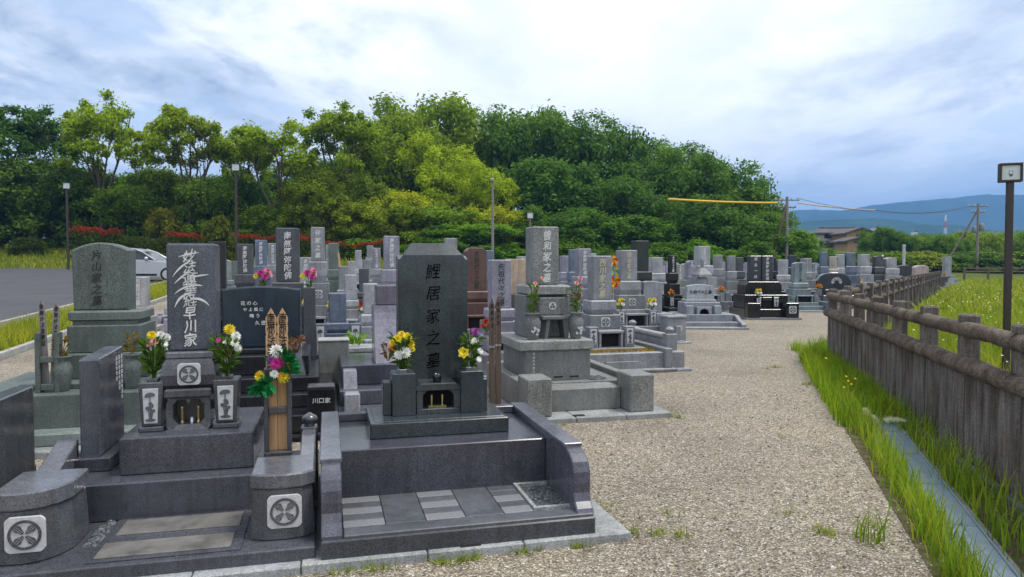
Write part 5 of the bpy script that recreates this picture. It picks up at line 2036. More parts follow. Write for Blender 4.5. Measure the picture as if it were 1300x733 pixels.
def gravel_mat():
    m, nt, b, N, L = newmat('gravel')
    tc = N('ShaderNodeTexCoord')
    v = N('ShaderNodeTexVoronoi')
    v.inputs['Scale'].default_value = 118
    v.inputs['Randomness'].default_value = 1
    L(tc, 'Object', v, 'Vector')
    sep = N('ShaderNodeSeparateColor')
    L(v, 'Color', sep, 0)
    r = ramp(nt, [(0, (.1, .084, .066)), (.22, (.195, .163, .118)), (.5, (.295, .245, .175)), (.72, (.365, .31, .228)), (.88, (.44, .39, .31)), (1, (.75, .72, .67))])
    L(sep, 0, r, 0)
    # dark gaps between the stones
    d = ramp(nt, [(.0, 1.0), (.55, .95), (.95, .35)])
    mr = N('ShaderNodeMapRange')
    mr.inputs[1].default_value = 0
    mr.inputs[2].default_value = .9
    L(v, 'Distance', mr, 0)
    L(mr, 0, d, 0)
    c = mul(nt, r.outputs[0], d.outputs[0])
    n2 = noise(nt, .5, 5, .6)
    r2 = ramp(nt, [(.3, (.72, .70, .68)), (.5, (1, 1, 1)), (.7, (1.16, 1.13, 1.08))])
    L(n2, 0, r2, 0)
    c = mul(nt, c, r2.outputs[0])
    n3 = noise(nt, 26, 3, .7)
    r3 = ramp(nt, [(.35, .72), (.65, 1.2)])
    L(n3, 0, r3, 0)
    c = mul(nt, c, r3.outputs[0])
    nt.links.new(c, b.inputs['Base Color'])
    b.inputs['Roughness'].default_value = .8
    b.inputs['Specular IOR Level'].default_value = .3
    bp = N('ShaderNodeBump')
    bp.invert = True
    bp.inputs['Strength'].default_value = .55
    bp.inputs['Distance'].default_value = .01
    L(v, 'Distance', bp, 'Height')
    L(bp, 0, b, 'Normal')
    return m


def meadow_mat(name, c0, c1, c2, sc=2.5):
    m, nt, b, N, L = newmat(name)
    n = noise(nt, sc, 6, .7)
    r = ramp(nt, [(.3, c0), (.5, c1), (.7, c2)])
    L(n, 0, r, 0)
    n2 = noise(nt, .08, 4, .6)
    r2 = ramp(nt, [(.35, (.8, .85, .8)), (.65, (1.2, 1.12, 1.0))])
    L(n2, 0, r2, 0)
    c = mul(nt, r.outputs[0], r2.outputs[0])
    nt.links.new(c, b.inputs['Base Color'])
    b.inputs['Roughness'].default_value = .95
    b.inputs['Specular IOR Level'].default_value = .1
    n3 = noise(nt, 14, 5, .7)
    bp = N('ShaderNodeBump')
    bp.inputs['Strength'].default_value = 1
    bp.inputs['Distance'].default_value = .08
    L(n3, 0, bp, 'Height')
    L(bp, 0, b, 'Normal')
    return m


def asphalt_mat():
    m, nt, b, N, L = newmat('asphalt')
    n = noise(nt, 160, 3, .7)
    r = ramp(nt, [(.3, (.034, .034, .038)), (.7, (.075, .074, .08))])
    L(n, 0, r, 0)
    n2 = noise(nt, .6, 5, .6)
    r2 = ramp(nt, [(.35, .8), (.65, 1.15)])
    L(n2, 0, r2, 0)
    c = mul(nt, r.outputs[0], r2.outputs[0])
    nt.links.new(c, b.inputs['Base Color'])
    b.inputs['Roughness'].default_value = .75
    bp = N('ShaderNodeBump')
    bp.inputs['Strength'].default_value = .4
    bp.inputs['Distance'].default_value = .01
    L(n, 0, bp, 'Height')
    L(bp, 0, b, 'Normal')
    return m


M['meadow'] = meadow_mat('meadow ground', (.05, .07, .015), (.085, .115, .02), (.13, .14, .035))
xs = np.unique(np.concatenate([np.linspace(-5200, -200, 26), np.linspace(-200, -60, 29), np.linspace(-60, 90, 151), np.linspace(90, 200, 23), np.linspace(200, 5200, 26)]))
ys = np.unique(np.concatenate([np.linspace(-60, -6, 12), np.linspace(-6, 110, 117), np.linspace(110, 260, 31), np.linspace(260, 5200, 30)]))
g = link('ground', grid_mesh('ground', xs, ys), M['meadow'])
tag(g, 'green meadow ground reaching to the hills', None, None, 'structure')

# gravel of the path and between the graves
def fx_fence(Y):     # fence line
    return 3.45 + (Y - 5.33) * .2672


def edge_right(Y):   # right edge of the gravel
    if Y < 11:
        return 2.07 + (Y - 3.44) * .327
    return 4.54 + (Y - 11) * .66


def leftline(Y, s=0):
    t = (Y - L0[1]) / V[1]
    return L0[0] + t * V[0] - s


Ys = [-6, -2, 0, 2, 4, 6, 8, 10, 11, 12, 14, 17, 20, 25, 30, 36, 42, 47]
left = [(leftline(y, 1.0), y) for y in Ys]
right = [(edge_right(y), y) for y in Ys]
o = link('gravel_path', ribbon('gravel_path', left, right, .014, 30), gravel_mat())
tag(o, 'beige gravel path and yard between the graves', None, None, 'structure')
# soil and dry litter of the verge
yv_ = [-3, 0, 2, 3.4, 5, 6.4, 8, 9.5, 11, 12, 14]
M['litter'] = meadow_mat('verge litter', (.06, .05, .03), (.13, .115, .06), (.2, .18, .1), 9)
o = link('verge_soil', ribbon('verge_soil', [(edge_right(y) - .04, y) for y in yv_], [(fx_fence(y) - .02 if y < 11 else edge_right(y) + .7, y) for y in yv_], .019, 8, .5), M['litter'])
tag(o, 'bare soil and dry litter along the foot of the fence', None, None, 'structure')
# asphalt car park
Ya = [-6, 0, 5, 10, 15, 20, 25, 30, 36, 42, 47]
la = [(leftline(y, 34), y + 8) for y in Ya]
ra = [(leftline(y, 3.0), y) for y in Ya]
o = link('parking_lot', ribbon('parking_lot', la, ra, .016, 40), asphalt_mat())
tag(o, 'dark asphalt parking lot beside the graves', None, None, 'structure')
# concrete edging between gravel and grass, along the parking lot
kb = MB()
for y in range(0, 46, 2):
    for s, h in ((1.05, .1), (2.92, .12)):
        y1 = y + 1.99
        a, c = (leftline(y, s), y), (leftline(y1, s), y1)
        w = .12
        za, zc = gz(*a), gz(*c)
        kb.loft([[(a[0] - w, a[1], za - .1), (a[0], a[1], za - .1), (a[0], a[1], za + h), (a[0] - w, a[1], za + h)], [(c[0] - w, c[1], zc - .1), (c[0], c[1], zc - .1), (c[0], c[1], zc + h), (c[0] - w, c[1], zc + h)]])
o = link('kerb_stones', kb.mesh('kerb_stones'), M['concrete'], None, color=(.3, .29, .27))
tag(o, 'concrete kerb along the parking lot', None, None, 'structure')


# ------------------------------------------------------------------ grass made of blades
def blades(name, P, h, w, lean, seed, mat, hvar=.5, zoff=None, segs=2):
    """P (n,2) foot points; every blade is a bent tapering strip"""
    rg = np.random.default_rng(seed)
    P = np.asarray(P, float)
    n = len(P)
    H = h * (1 - hvar + 2 * hvar * rg.random(n) ** 1.3)
    W = w * (.6 + .8 * rg.random(n))
    az = rg.random(n) * 2 * np.pi
    ln = lean * (.2 + 1.2 * rg.random(n))
    d = np.stack([np.cos(az), np.sin(az)], -1)
    fa = az + np.pi / 2 + rg.normal(0, .5, n)
    s = np.stack([np.cos(fa), np.sin(fa)], -1)
    z0 = zg(P[:, 0], P[:, 1]) + (zoff if zoff is not None else -.01)
    vs = []
    for k in range(segs + 1):
        t = k / segs
        p = P + d * (H * ln * t * t)[:, None]
        z = z0 + H * (t - .25 * ln * t * t)
        ww = W * (1 - t) ** .7 if k < segs else W * 0.06
        for q in (-1, 1):
            vs.append(np.concatenate([p + q * s * ww[:, None] * .5, z[:, None]], 1))
    v = np.stack(vs, 1)     # n, 2*(segs+1), 3
    m = 2 * (segs + 1)
    base = np.arange(n)[:, None] * m
    fs = [np.concatenate([base + 2 * k, base + 2 * k + 1, base + 2 * k + 3, base + 2 * k + 2], 1) for k in range(segs)]
    return np_mesh(name, v.reshape(-1, 3), np.concatenate(fs, 0))


M['blade'] = leafmat('grass blade', var=.5, trans=.4, straw=.2)


def grass_tufts(name, pts, h, w, per, color, seed=3, zoff=None, lean=.5):
    rg = np.random.default_rng(seed)
    P = np.repeat(np.asarray(pts, float), per, 0)
    P = P + rg.normal(0, .03, P.shape)
    return link(name, blades(name, P, h, w, lean, seed, M['blade'], zoff=zoff), M['blade'], None, color=color)


extras()


def scatter(n, fx0, fx1, y0, y1, rg, power=1.0):
    y = y0 + (y1 - y0) * rg.random(n) ** power
    t = rg.random(n)
    x = np.array([fx0(a) + (fx1(a) - fx0(a)) * b for a, b in zip(y, t)])
    return np.stack([x, y], -1)


def chan(Y):   # centre line of the drain
    if Y < 6.4:
        return 2.40 + (Y - 3.75) * .362
    return 2.40 + 2.65 * .362 + (Y - 6.4) * .2672


def green_strips():
    rg = np.random.default_rng(5)
    G = (.145, .255, .05)
    # gravel side of the drain
    e0 = lambda Y: edge_right(Y) + .03
    e1 = lambda Y: chan(Y) - .10
    P = scatter(1500, e0, e1, 2.0, 13, rg, 1.25)
    clump = np.repeat(scatter(130, lambda Y: edge_right(Y) + .06, e1, 2.2, 13, rg, 1.2), 26, 0) + rg.normal(0, .045, (130 * 26, 2))
    o = link('verge_grass', blades('verge_grass', np.concatenate([P, clump]), .19, .010, .34, 1, M['blade'], .55, segs=3), M['blade'], color=G)
    tag(o, 'bright green grass along the gravel side of the metal drain', 'grass', None, 'stuff')
    # fence side
    P = scatter(1100, lambda Y: chan(Y) + .13, lambda Y: fx_fence(Y) - .1, 2.6, 11, rg, 1.2)
    clump = np.repeat(scatter(84, lambda Y: chan(Y) + .17, lambda Y: fx_fence(Y) - .13, 4.1, 11, rg, 1.0), 24, 0) + rg.normal(0, .05, (84 * 24, 2))
    o = link('verge_grass', blades('verge_grass', np.concatenate([P, clump]), .20, .011, .36, 2, M['blade'], .55, segs=3), M['blade'], color=(.13, .235, .05))
    tag(o, 'grass tufts between the metal drain and the concrete fence', 'grass', None, 'stuff')
    # dense patch at the far end of the verge where the fence turns
    P = scatter(5200, lambda Y: edge_right(Y) - .1, lambda Y: fx_fence(Y) - .1 if Y < 11 else edge_right(Y) + .6, 6.5, 13.5, rg)
    o = link('verge_grass', blades('verge_grass', P, .25, .014, .5, 3, M['blade'], .5), M['blade'], color=(.12, .23, .03))
    tag(o, 'thick grass at the foot of the fence where it bends away', 'grass', None, 'stuff')
    # meadow behind the fence
    def fR(Y):
        return fx_fence(Y) + .15 if Y < 11 else 4.96 + (Y - 11) * .66 + .2
    def fE(Y):
        return (1340 - 650) / FPX * Y + 1.5
    A = scatter(24000, fR, fE, 4.0, 20, rg, .8)
    B = scatter(17000, fR, fE, 20, 62, rg, .9)
    G2 = (.145, .225, .045)
    o = link('meadow_grass', blades('meadow_grass', A, .3, .016, .6, 4, M['blade'], .5), M['blade'], color=G2)
    tag(o, 'yellow-green meadow grass behind the concrete fence', 'grass', None, 'stuff')
    o = link('meadow_grass', blades('meadow_grass', B, .34, .06, .6, 5, M['blade'], .5), M['blade'], color=(.15, .225, .048))
    tag(o, 'far meadow grass reaching to the distant rail fence', 'grass', None, 'stuff')
    # white meadow flowers
    F = np.concatenate([scatter(110, fR, fE, 6, 20, rg), scatter(120, fR, fE, 20, 40, rg)])
    mb = MB()
    for (x, y) in F:
        z = gz(x, y) + rg.uniform(.26, .45)
        r = rg.uniform(.012, .024) * (1 if y < 20 else 1.5)
        mb.add([(x - r, y, z), (x, y - r * .4, z + r * .2), (x + r, y, z), (x, y + r, z + r * .5)], [(0, 1, 2, 3)])
    o = link('meadow_flowers', mb.mesh('meadow_flowers'), M['petal'], color=(.8, .8, .72))
    tag(o, 'small white flower heads scattered in the meadow', 'wildflowers', None, 'stuff')
    # grass between parking lot and graves
    P = scatter(15000, lambda Y: leftline(Y, 2.45), lambda Y: leftline(Y, 1.15), 6, 26, rg, .9)
    P2 = scatter(7000, lambda Y: leftline(Y, 2.8), lambda Y: leftline(Y, 1.2), 24, 46, rg)
    o = link('verge_grass', blades('verge_grass', np.concatenate([P, P2]), .27, .02, .5, 6, M['blade'], .5), M['blade'], color=(.17, .23, .045))
    tag(o, 'tall yellow-green grass strip between parking lot and graves', 'grass', None, 'stuff')
    # bank beyond the parking lot
    P = scatter(15000, lambda Y: leftline(Y, 36), lambda Y: leftline(Y, -14), 47.5, 60, rg)
    o = link('bank_grass', blades('bank_grass', P, .35, .09, .5, 7, M['blade'], .5), M['blade'], color=(.135, .2, .04))
    tag(o, 'short grass bank beyond the parking lot', 'grass', None, 'stuff')
    # weeds in the gravel and along the kerbs
    spots = []
    for (px, py, n, s) in ((984, 468, 26, .05), (974, 470, 8, .03), (1028, 490, 30, .06), (1113, 672, 16, .03), (1100, 688, 20, .05), (1046, 680, 26, .03), (1010, 660, 8, .05), (848, 655, 10, .03), (835, 682, 14, .03), (865, 684, 12, .03), (1000, 560, 8, .04)):
        d = ray(px, py)
        t = -CAMH / d[2]
        c = (d[0] * t, d[1] * t)
        for i in range(n):
            spots.append((c[0] + rg.normal(0, s), c[1] + rg.normal(0, s)))
    fr = F1
    for (x, y, n, s) in ((-.9, -.12, 22, .04), (-1.02, -.13, 16, .03), (-.6, -.11, 20, .05), (-.3, -.12, 16, .06), (-.02, -.05, 14, .04), (.03, .02, 16, .04), (-1.5, -.12, 10, .03), (-1.35, -.13, 12, .04), (.02, .4, 10, .05), (-1.66, .1, 30, .04), (-1.66, .35, 26, .05), (-1.66, -.06, 10, .02)):
        for i in range(n):
            spots.append(fr.W(x + rg.normal(0, s * (.25 if x == -1.66 else 1)), y + rg.normal(0, s if x == -1.66 else .012)))
    for (x, y, n) in ((.06, .0, 16), (.05, .3, 8), (-1.2, -.03, 10)):
        for i in range(n):
            spots.append(F2.W(x + rg.normal(0, .05), y + rg.normal(0, .03)))
    P = np.repeat(np.array(spots), 4, 0)
    P = P + rg.normal(0, .008, P.shape)
    o = link('weeds', blades('weeds', P, .06, .009, .9, 8, M['blade'], .6), M['blade'], color=(.12, .2, .02))
    tag(o, 'small green weeds growing in the gravel and along the kerbs', 'weeds', None, 'stuff')
    d = ray(1110, 690)
    t = -CAMH / d[2]
    c = np.array([d[0] * t, d[1] * t])
    P = c + rg.normal(0, .05, (26, 2))
    o = link('weeds', blades('weeds', P, .17, .011, .5, 9, M['blade'], .6, segs=3), M['blade'], color=(.1, .19, .02))
    tag(o, 'taller clump of green weeds alone in the open gravel', 'weeds', None, 'stuff')


green_strips()


# loose stones lying on top of the gravel near by
def loose_stones():
    rnd = random.Random(17)
    mb = MB()
    for i in range(3600):
        y = 3.0 + 5.5 * rnd.random() ** 1.5
        x = rnd.uniform(-.2, 1) * (edge_right(y) - .7) + .7
        X1, Y1 = F1.W(.03, 0)
        lx = (x - F1.C[0]) * U[0] + (y - F1.C[1]) * U[1]
        ly = (x - F1.C[0]) * V[0] + (y - F1.C[1]) * V[1]
        if lx < .02 and -.1 < ly < 1.6:
            continue
        lx = (x - F2.C[0]) * U[0] + (y - F2.C[1]) * U[1]
        ly = (x - F2.C[0]) * V[0] + (y - F2.C[1]) * V[1]
        if lx < .02 and ly > -.02:
            continue
        r = rnd.choice((.005, .006, .007, .008, .011))
        a0 = rnd.uniform(0, 6)
        k = 5
        e = rnd.uniform(.6, 1)
        lo = [(x + r * math.cos(a0 + 6.283 * q / k), y + r * e * math.sin(a0 + 6.283 * q / k), .012) for q in range(k)]
        hi = [(x + r * .6 * math.cos(a0 + 6.283 * q / k), y + r * e * .6 * math.sin(a0 + 6.283 * q / k), .014 + r * rnd.uniform(.5, .9)) for q in range(k)]
        mb.loft([lo, hi], 0, False, False)
        mb.add(hi, [tuple(range(k))])
    m, nt, b, N, L = newmat('loose stones')
    geo = N('ShaderNodeNewGeometry')
    r = ramp(nt, [(0, (.07, .06, .055)), (.4, (.24, .19, .14)), (.75, (.42, .36, .28)), (1, (.75, .73, .7))])
    L(geo, 'Random Per Island', r, 0)
    L(r, 0, b, 'Base Color')
    b.inputs['Roughness'].default_value = .8
    o = link('loose_gravel', mb.mesh('loose_gravel'), m)
    tag(o, 'loose pebbles scattered over the gravel path', 'gravel', None, 'stuff')


loose_stones()
# green sprig on a pale stone in the aisle behind the black name post
Y = 8.4
X = (457 - 650) / FPX * Y
z1 = z_at(441, Y)
o = thing('granite_block', 'pale low stone shelf with a bright green sprig in the aisle', 'stone block', (X, Y, 0), TH, None, (.3, .3, .31))
part('block', MB().box(-.2, .2, 0, .35, -.05, z1 - .06, .01), M['granite_mid'], o, (.12, .12, .13))
part('cap', MB().box(-.23, .23, -.03, .38, z1 - .061, z1, .01), M['granite_mid'], o)
o = bouquet('leafy_sprig', 'bright green leafy sprig on a pale stone shelf behind the black name post', (X - .08, Y + .1, z1), 0, .16, .13, [], 5, (.14, .3, .03), 110, None, 'sprig')


# silver seed plumes beside the drain
def plumes():
    rnd = random.Random(3)
    lbs = ['silvery drooping grass plume over the metal drain, the longest and outermost', 'silvery grass plume by the metal drain, lowest of the bunch', 'silvery grass plume by the metal drain, upright one', 'pale grass plume half hidden in the verge grass', 'pale thin plume by the drain nearest the fence bend']
    for i, (px, py, dx, dz, ln) in enumerate(((1126, 534, .16, .05, .17), (1127, 560, .05, .16, .12), (1118, 540, -.04, .16, .13), (1114, 556, -.03, .16, .1), (1106, 528, -.05, .16, .11))):
        Y = 6.0 + .1 * i
        X = (px - 650) / FPX * Y
        z = z_at(py, Y)
        t = thing('grass_plume', lbs[i], 'grass plume', (X, Y, 0), 0, 'silver grass plumes')
        part('stalk', MB().tube([(-.03, 0, 0), (-.02, 0, z * .6), (0, 0, z)], .003, 5), M['blade'], t, (.14, .18, .04))
        mb = MB()
        dv = Vector((dx, rnd.uniform(-.05, .05), dz)).normalized()
        for k in range(800):
            q = rnd.random()
            p = Vector((0, 0, z)) + dv * ln * q - Vector((0, 0, .05 * q * q))
            a = Vector((rnd.gauss(0, 1), rnd.gauss(0, 1), rnd.gauss(0, 1))).normalized()
            e = (dv + a * 1.5).normalized() * rnd.uniform(.02, .05) * (1.15 - .7 * q)
            s = e.cross(Vector((0, 1, .3))).normalized() * .0013
            mb.add([p - s, p + s, p + e], [(0, 1, 2)])
        part('plume', mb, M['stem'], t, (.55, .62, 1.1))


plumes()
# small yellow flowers at the drain
mb = MB()
rnd = random.Random(6)
for (px, py) in ((1076, 478), (1079, 484), (1083, 488), (1074, 492), (1088, 481), (1050, 455), (1108, 431), (1150, 436)):
    Y = 6.9 if px < 1100 else 8.2
    X, z = (px - 650) / FPX * Y, z_at(py, Y)
    flower_head(mb, (X, Y, z), .013, (0, -.5, 1), 'daisy', rnd)
o = link('verge_flowers', mb.mesh('verge_flowers'), M['petal'], color=(.75, .5, .01))
tag(o, 'tiny yellow wildflowers in the grass by the drain', 'wildflowers', None, 'stuff')


# ------------------------------------------------------------------ drain with metal covers
def drain():
    conc = MB()
    Y = 1.0
    N_ = 12
    pts = [(chan(1.0 + i * .75), 1.0 + i * .75) for i in range(N_ + 1)]
    for i in range(N_):
        a, c = pts[i], pts[i + 1]
        d = Vector((c[0] - a[0], c[1] - a[1])).normalized()
        n = Vector((d.y, -d.x))
        for s in (-1, 1):
            q0, q1 = s * .128, s * .165
            lo, hi = min(q0, q1), max(q0, q1)
            conc.loft([[(p[0] + n.x * lo, p[1] + n.y * lo, -.05), (p[0] + n.x * hi, p[1] + n.y * hi, -.05), (p[0] + n.x * hi, p[1] + n.y * hi, .028), (p[0] + n.x * lo, p[1] + n.y * lo, .028)] for p in (a, c)])
    o = link('drain_channel', conc.mesh('drain_channel'), M['concrete'], color=(.2, .2, .19))
    tag(o, 'concrete drain channel along the fence', None, None, 'structure')
    steel = metal_cover()
    for i in range(0, N_, 1):
        a, c = pts[i], pts[i + 1]
        d = Vector((c[0] - a[0], c[1] - a[1]))
        L_ = d.length - .006
        rz = math.atan2(d.y, d.x) - math.pi / 2
        o = thing('drain_cover', '%s blue-grey galvanised metal cover along the drain, counted from the near end' % ORD[i + 1], 'drain cover', (a[0], a[1], .02), rz, 'metal drain covers')
        p = MB().box(-.118, .118, .003, L_, 0, .016, .002)
        part('plate', p, steel, o)
        r = MB()
        for x0, x1 in ((-.127, -.1175), (.1175, .127)):
            r.box(x0, x1, .003, L_, 0, .028, .002)
        for x0 in (-.055, .045):
            r.box(x0, x0 + .007, .006, L_ - .003, .0155, .020, .001)
        part('rim', r, M['galv'], o)


def metal_cover():
    m, nt, b, N, L = newmat('chequered steel cover')
    tc = N('ShaderNodeTexCoord')
    w = N('ShaderNodeTexWave')
    w.inputs['Scale'].default_value = 24
    w.bands_direction = 'Y'
    L(tc, 'Object', w, 'Vector')
    n = noise(nt, 7, 5)
    r = ramp(nt, [(.35, (.15, .21, .26)), (.65, (.23, .3, .355))])
    L(n, 0, r, 0)
    L(r, 0, b, 'Base Color')
    b.inputs['Metallic'].default_value = .1
    b.inputs['Roughness'].default_value = .42
    bp = N('ShaderNodeBump')
    bp.inputs['Strength'].default_value = .6
    bp.inputs['Distance'].default_value = .004
    L(w, 0, bp, 'Height')
    L(bp, 0, b, 'Normal')
    return m


M['galv'] = plain('galvanised rim', (.25, .33, .38), .4, .15, 12, .4)
drain()


# ------------------------------------------------------------------ concrete log fence
def fence_mats():
    m, nt, b, N, L = newmat('weathered concrete logs')
    tc = N('ShaderNodeTexCoord')
    mp = N('ShaderNodeMapping')
    mp.inputs['Scale'].default_value = (11, 11, 1.1)
    L(tc, 'Object', mp, 'Vector')
    n = N('ShaderNodeTexNoise')
    n.inputs['Scale'].default_value = 1.5
    n.inputs['Detail'].default_value = 7
    n.inputs['Roughness'].default_value = .65
    L(mp, 0, n, 'Vector')
    r = ramp(nt, [(.3, (.052, .044, .038)), (.47, (.115, .102, .091)), (.62, (.185, .168, .152)), (.75, (.28, .26, .24))])
    L(n, 0, r, 0)
    n2 = noise(nt, 3, 5, .6)
    r2 = ramp(nt, [(.3, (.7, .62, .55)), (.65, (1.15, 1.15, 1.18))])
    L(n2, 0, r2, 0)
    c = mul(nt, r.outputs[0], r2.outputs[0])
    n4 = noise(nt, 70, 3)
    r4 = ramp(nt, [(.35, .75), (.65, 1.2)])
    L(n4, 0, r4, 0)
    c = mul(nt, c, r4.outputs[0])
    nt.links.new(c, b.inputs['Base Color'])
    b.inputs['Roughness'].default_value = .9
    b.inputs['Specular IOR Level'].default_value = .2
    bp = N('ShaderNodeBump')
    bp.inputs['Strength'].default_value = .7
    bp.inputs['Distance'].default_value = .012
    L(n, 0, bp, 'Height')
    L(bp, 0, b, 'Normal')
    m2, nt, b, N, L = newmat('concrete log rail')
    n = noise(nt, 6, 7, .7)
    r = ramp(nt, [(.3, (.05, .037, .028)), (.5, (.12, .092, .068)), (.7, (.21, .172, .135))])
    L(n, 0, r, 0)
    n4 = noise(nt, 55, 3)
    r4 = ramp(nt, [(.35, .65), (.65, 1.25)])
    L(n4, 0, r4, 0)
    c = mul(nt, r.outputs[0], r4.outputs[0])
    nt.links.new(c, b.inputs['Base Color'])
    b.inputs['Roughness'].default_value = .9
    b.inputs['Specular IOR Level'].default_value = .2
    bp = N('ShaderNodeBump')
    bp.inputs['Strength'].default_value = .8
    bp.inputs['Distance'].default_value = .015
    L(n4, 0, bp, 'Height')
    L(bp, 0, b, 'Normal')
    return m, m2


M['log_panel'], M['log_rail'] = fence_mats()


def log_rail(p0, p1, r, seed):
    """rough round rail with a wandering thickness"""
    rnd = random.Random(seed)
    n = 9
    pts, rad = [], []
    for i in range(n + 1):
        t = i / n
        pts.append(Vector(p0).lerp(Vector(p1), t) + Vector((0, rnd.gauss(0, .003), rnd.gauss(0, .004))))
        rad.append(r * rnd.uniform(.94, 1.06))
    return MB().tube(pts, rad, 12)


def fence(name, label, p0, p1, nbay, panels=True, h=1.15, ph=.068, gzf=True, group=None, rail_r=.057, first_post=True):
    d = Vector((p1[0] - p0[0], p1[1] - p0[1]))
    L_ = d.length / nbay
    rz = math.atan2(d.y, d.x)
    t = thing(name, label, 'fence', (p0[0], p0[1], 0), rz, group, (.1, .1, .1))
    rnd = random.Random(nbay)
    zb = lambda i: gz(p0[0] + d.x * i / nbay, p0[1] + d.y * i / nbay)
    for i in range(nbay + 1):
        x = i * L_
        z = zb(i)
        if first_post or i:
            part('post', MB().box(x - ph, x + ph, -.02, .096, z - .1, z + h - .018 + rnd.uniform(-.008, .008), .012), M['log_panel'], t)
    for i in range(nbay):
        z0, z1 = zb(i), zb(i + 1)
        a, c = i * L_ - .03, (i + 1) * L_ + .03
        yr = .02    # the path lies on the +y side of the fence run
        part('rail', log_rail((a, .075, z0 + h - .13), (c, .075, z1 + h - .13), rail_r, i + 3), M['log_rail'], t)
        part('rail', log_rail((a, .105 if panels else .075, z0 + h - .385), (c, .105 if panels else .075, z1 + h - .385), rail_r * 1.12, i + 40), M['log_rail'], t)
        if panels:
            mb = MB()
            n = 7
            wv = (L_ - 2 * ph - .004) / n
            for q in range(n):
                x0 = i * L_ + ph + .002 + q * wv
                k = 5
                rings = []
                for zz in (z0 - .08, z0 + h - .42):
                    ring = [(x0 + wv * .5 * (1 - math.cos(math.pi * e / k)), .076 + (.008 + .004 * ((q * 7 + i * 3) % 3)) * math.sin(math.pi * e / k), zz) for e in range(k + 1)]
                    ring += [(x0 + wv, -.005, zz), (x0, -.005, zz)]
                    rings.append(ring)
                mb.loft(rings)
            part('log_panel', mb, M['log_panel'], t)
            part('footing', MB().box(i * L_ + ph + .003, (i + 1) * L_ - ph - .003, .105, .16, z0 - .1, z0 + .09, .01), M['concrete'], t, (.1, .1, .098))
    return t


# run along the path: from the bend at Y=10.98 towards (and past) the viewer
pb = (fx_fence(10.98), 10.98)
pn = (fx_fence(10.98 - .9417 * 12), 10.98 - .9417 * 12)
# local +y must face the path (to the left): build from near to far so that +y = left
fence('log_fence', 'weathered concrete log fence with round rails and solid log panels along the gravel path', pn, pb, 12)
# second run leaves the bend at 33 degrees
q1 = (pb[0] + .546 * 36, pb[1] + .838 * 36)
fence('log_fence', 'open two-rail log fence running from the bend along the far graves', pb, q1, 24, panels=False, first_post=False)
q2 = (q1[0] + 13, q1[1] + 21)
fence('log_fence', 'far two-rail fence on the distant edge of the meadow', (36, 57), (92, 62), 28, panels=False, h=1.3)
# ================================================================== trees
def leaf_cloud(cs, rs, n, leaf, seed, flat=.75, shell=.5):
    """leaf shaped faces spread through clumps; returns verts, faces"""
    rg = np.random.default_rng(seed)
    cs, rs = np.asarray(cs, float), np.asarray(rs, float)
    k = np.repeat(np.arange(len(cs)), n)
    m = len(k)
    d = rg.normal(0, 1, (m, 3))
    d /= np.linalg.norm(d, axis=1)[:, None]
    rad = rs[k] * (shell + (1 - shell) * rg.random(m) ** .6) * (1 + .22 * rg.normal(0, 1, m))
    p = cs[k] + d * rad[:, None] * np.array([1, 1, flat])
    nr = d * .7 + np.array([0, 0, .4]) + rg.normal(0, .55, (m, 3))
    nr /= np.linalg.norm(nr, axis=1)[:, None]
    a = np.cross(nr, rg.normal(0, 1, (m, 3)))
    a /= np.linalg.norm(a, axis=1)[:, None] + 1e-9
    b = np.cross(nr, a)
    s = leaf * (.6 + .8 * rg.random(m))[:, None]
    v = np.stack([p - a * s, p - b * s * .55 + nr * s * .12, p + a * s, p + b * s * .55 + nr * s * .12], 1)
    f = np.arange(m * 4).reshape(m, 4)
    return v.reshape(-1, 3), f


def limb(mb, p0, p1, r0, r1, rnd, wob=.12, n=5):
    p0, p1 = Vector(p0), Vector(p1)
    L_ = (p1 - p0).length
    pts, rad = [], []
    o = Vector((rnd.gauss(0, 1), rnd.gauss(0, 1), rnd.gauss(0, .4))) * wob * L_
    for i in range(n + 1):
        t = i / n
        q = p0.lerp(p1, t) + o * math.sin(math.pi * t) * .6 + Vector((0, 0, .1 * L_ * math.sin(math.pi * t)))
        pts.append(q)
        rad.append(r0 + (r1 - r0) * t)
    mb.tube(pts, rad, 7)
    return pts


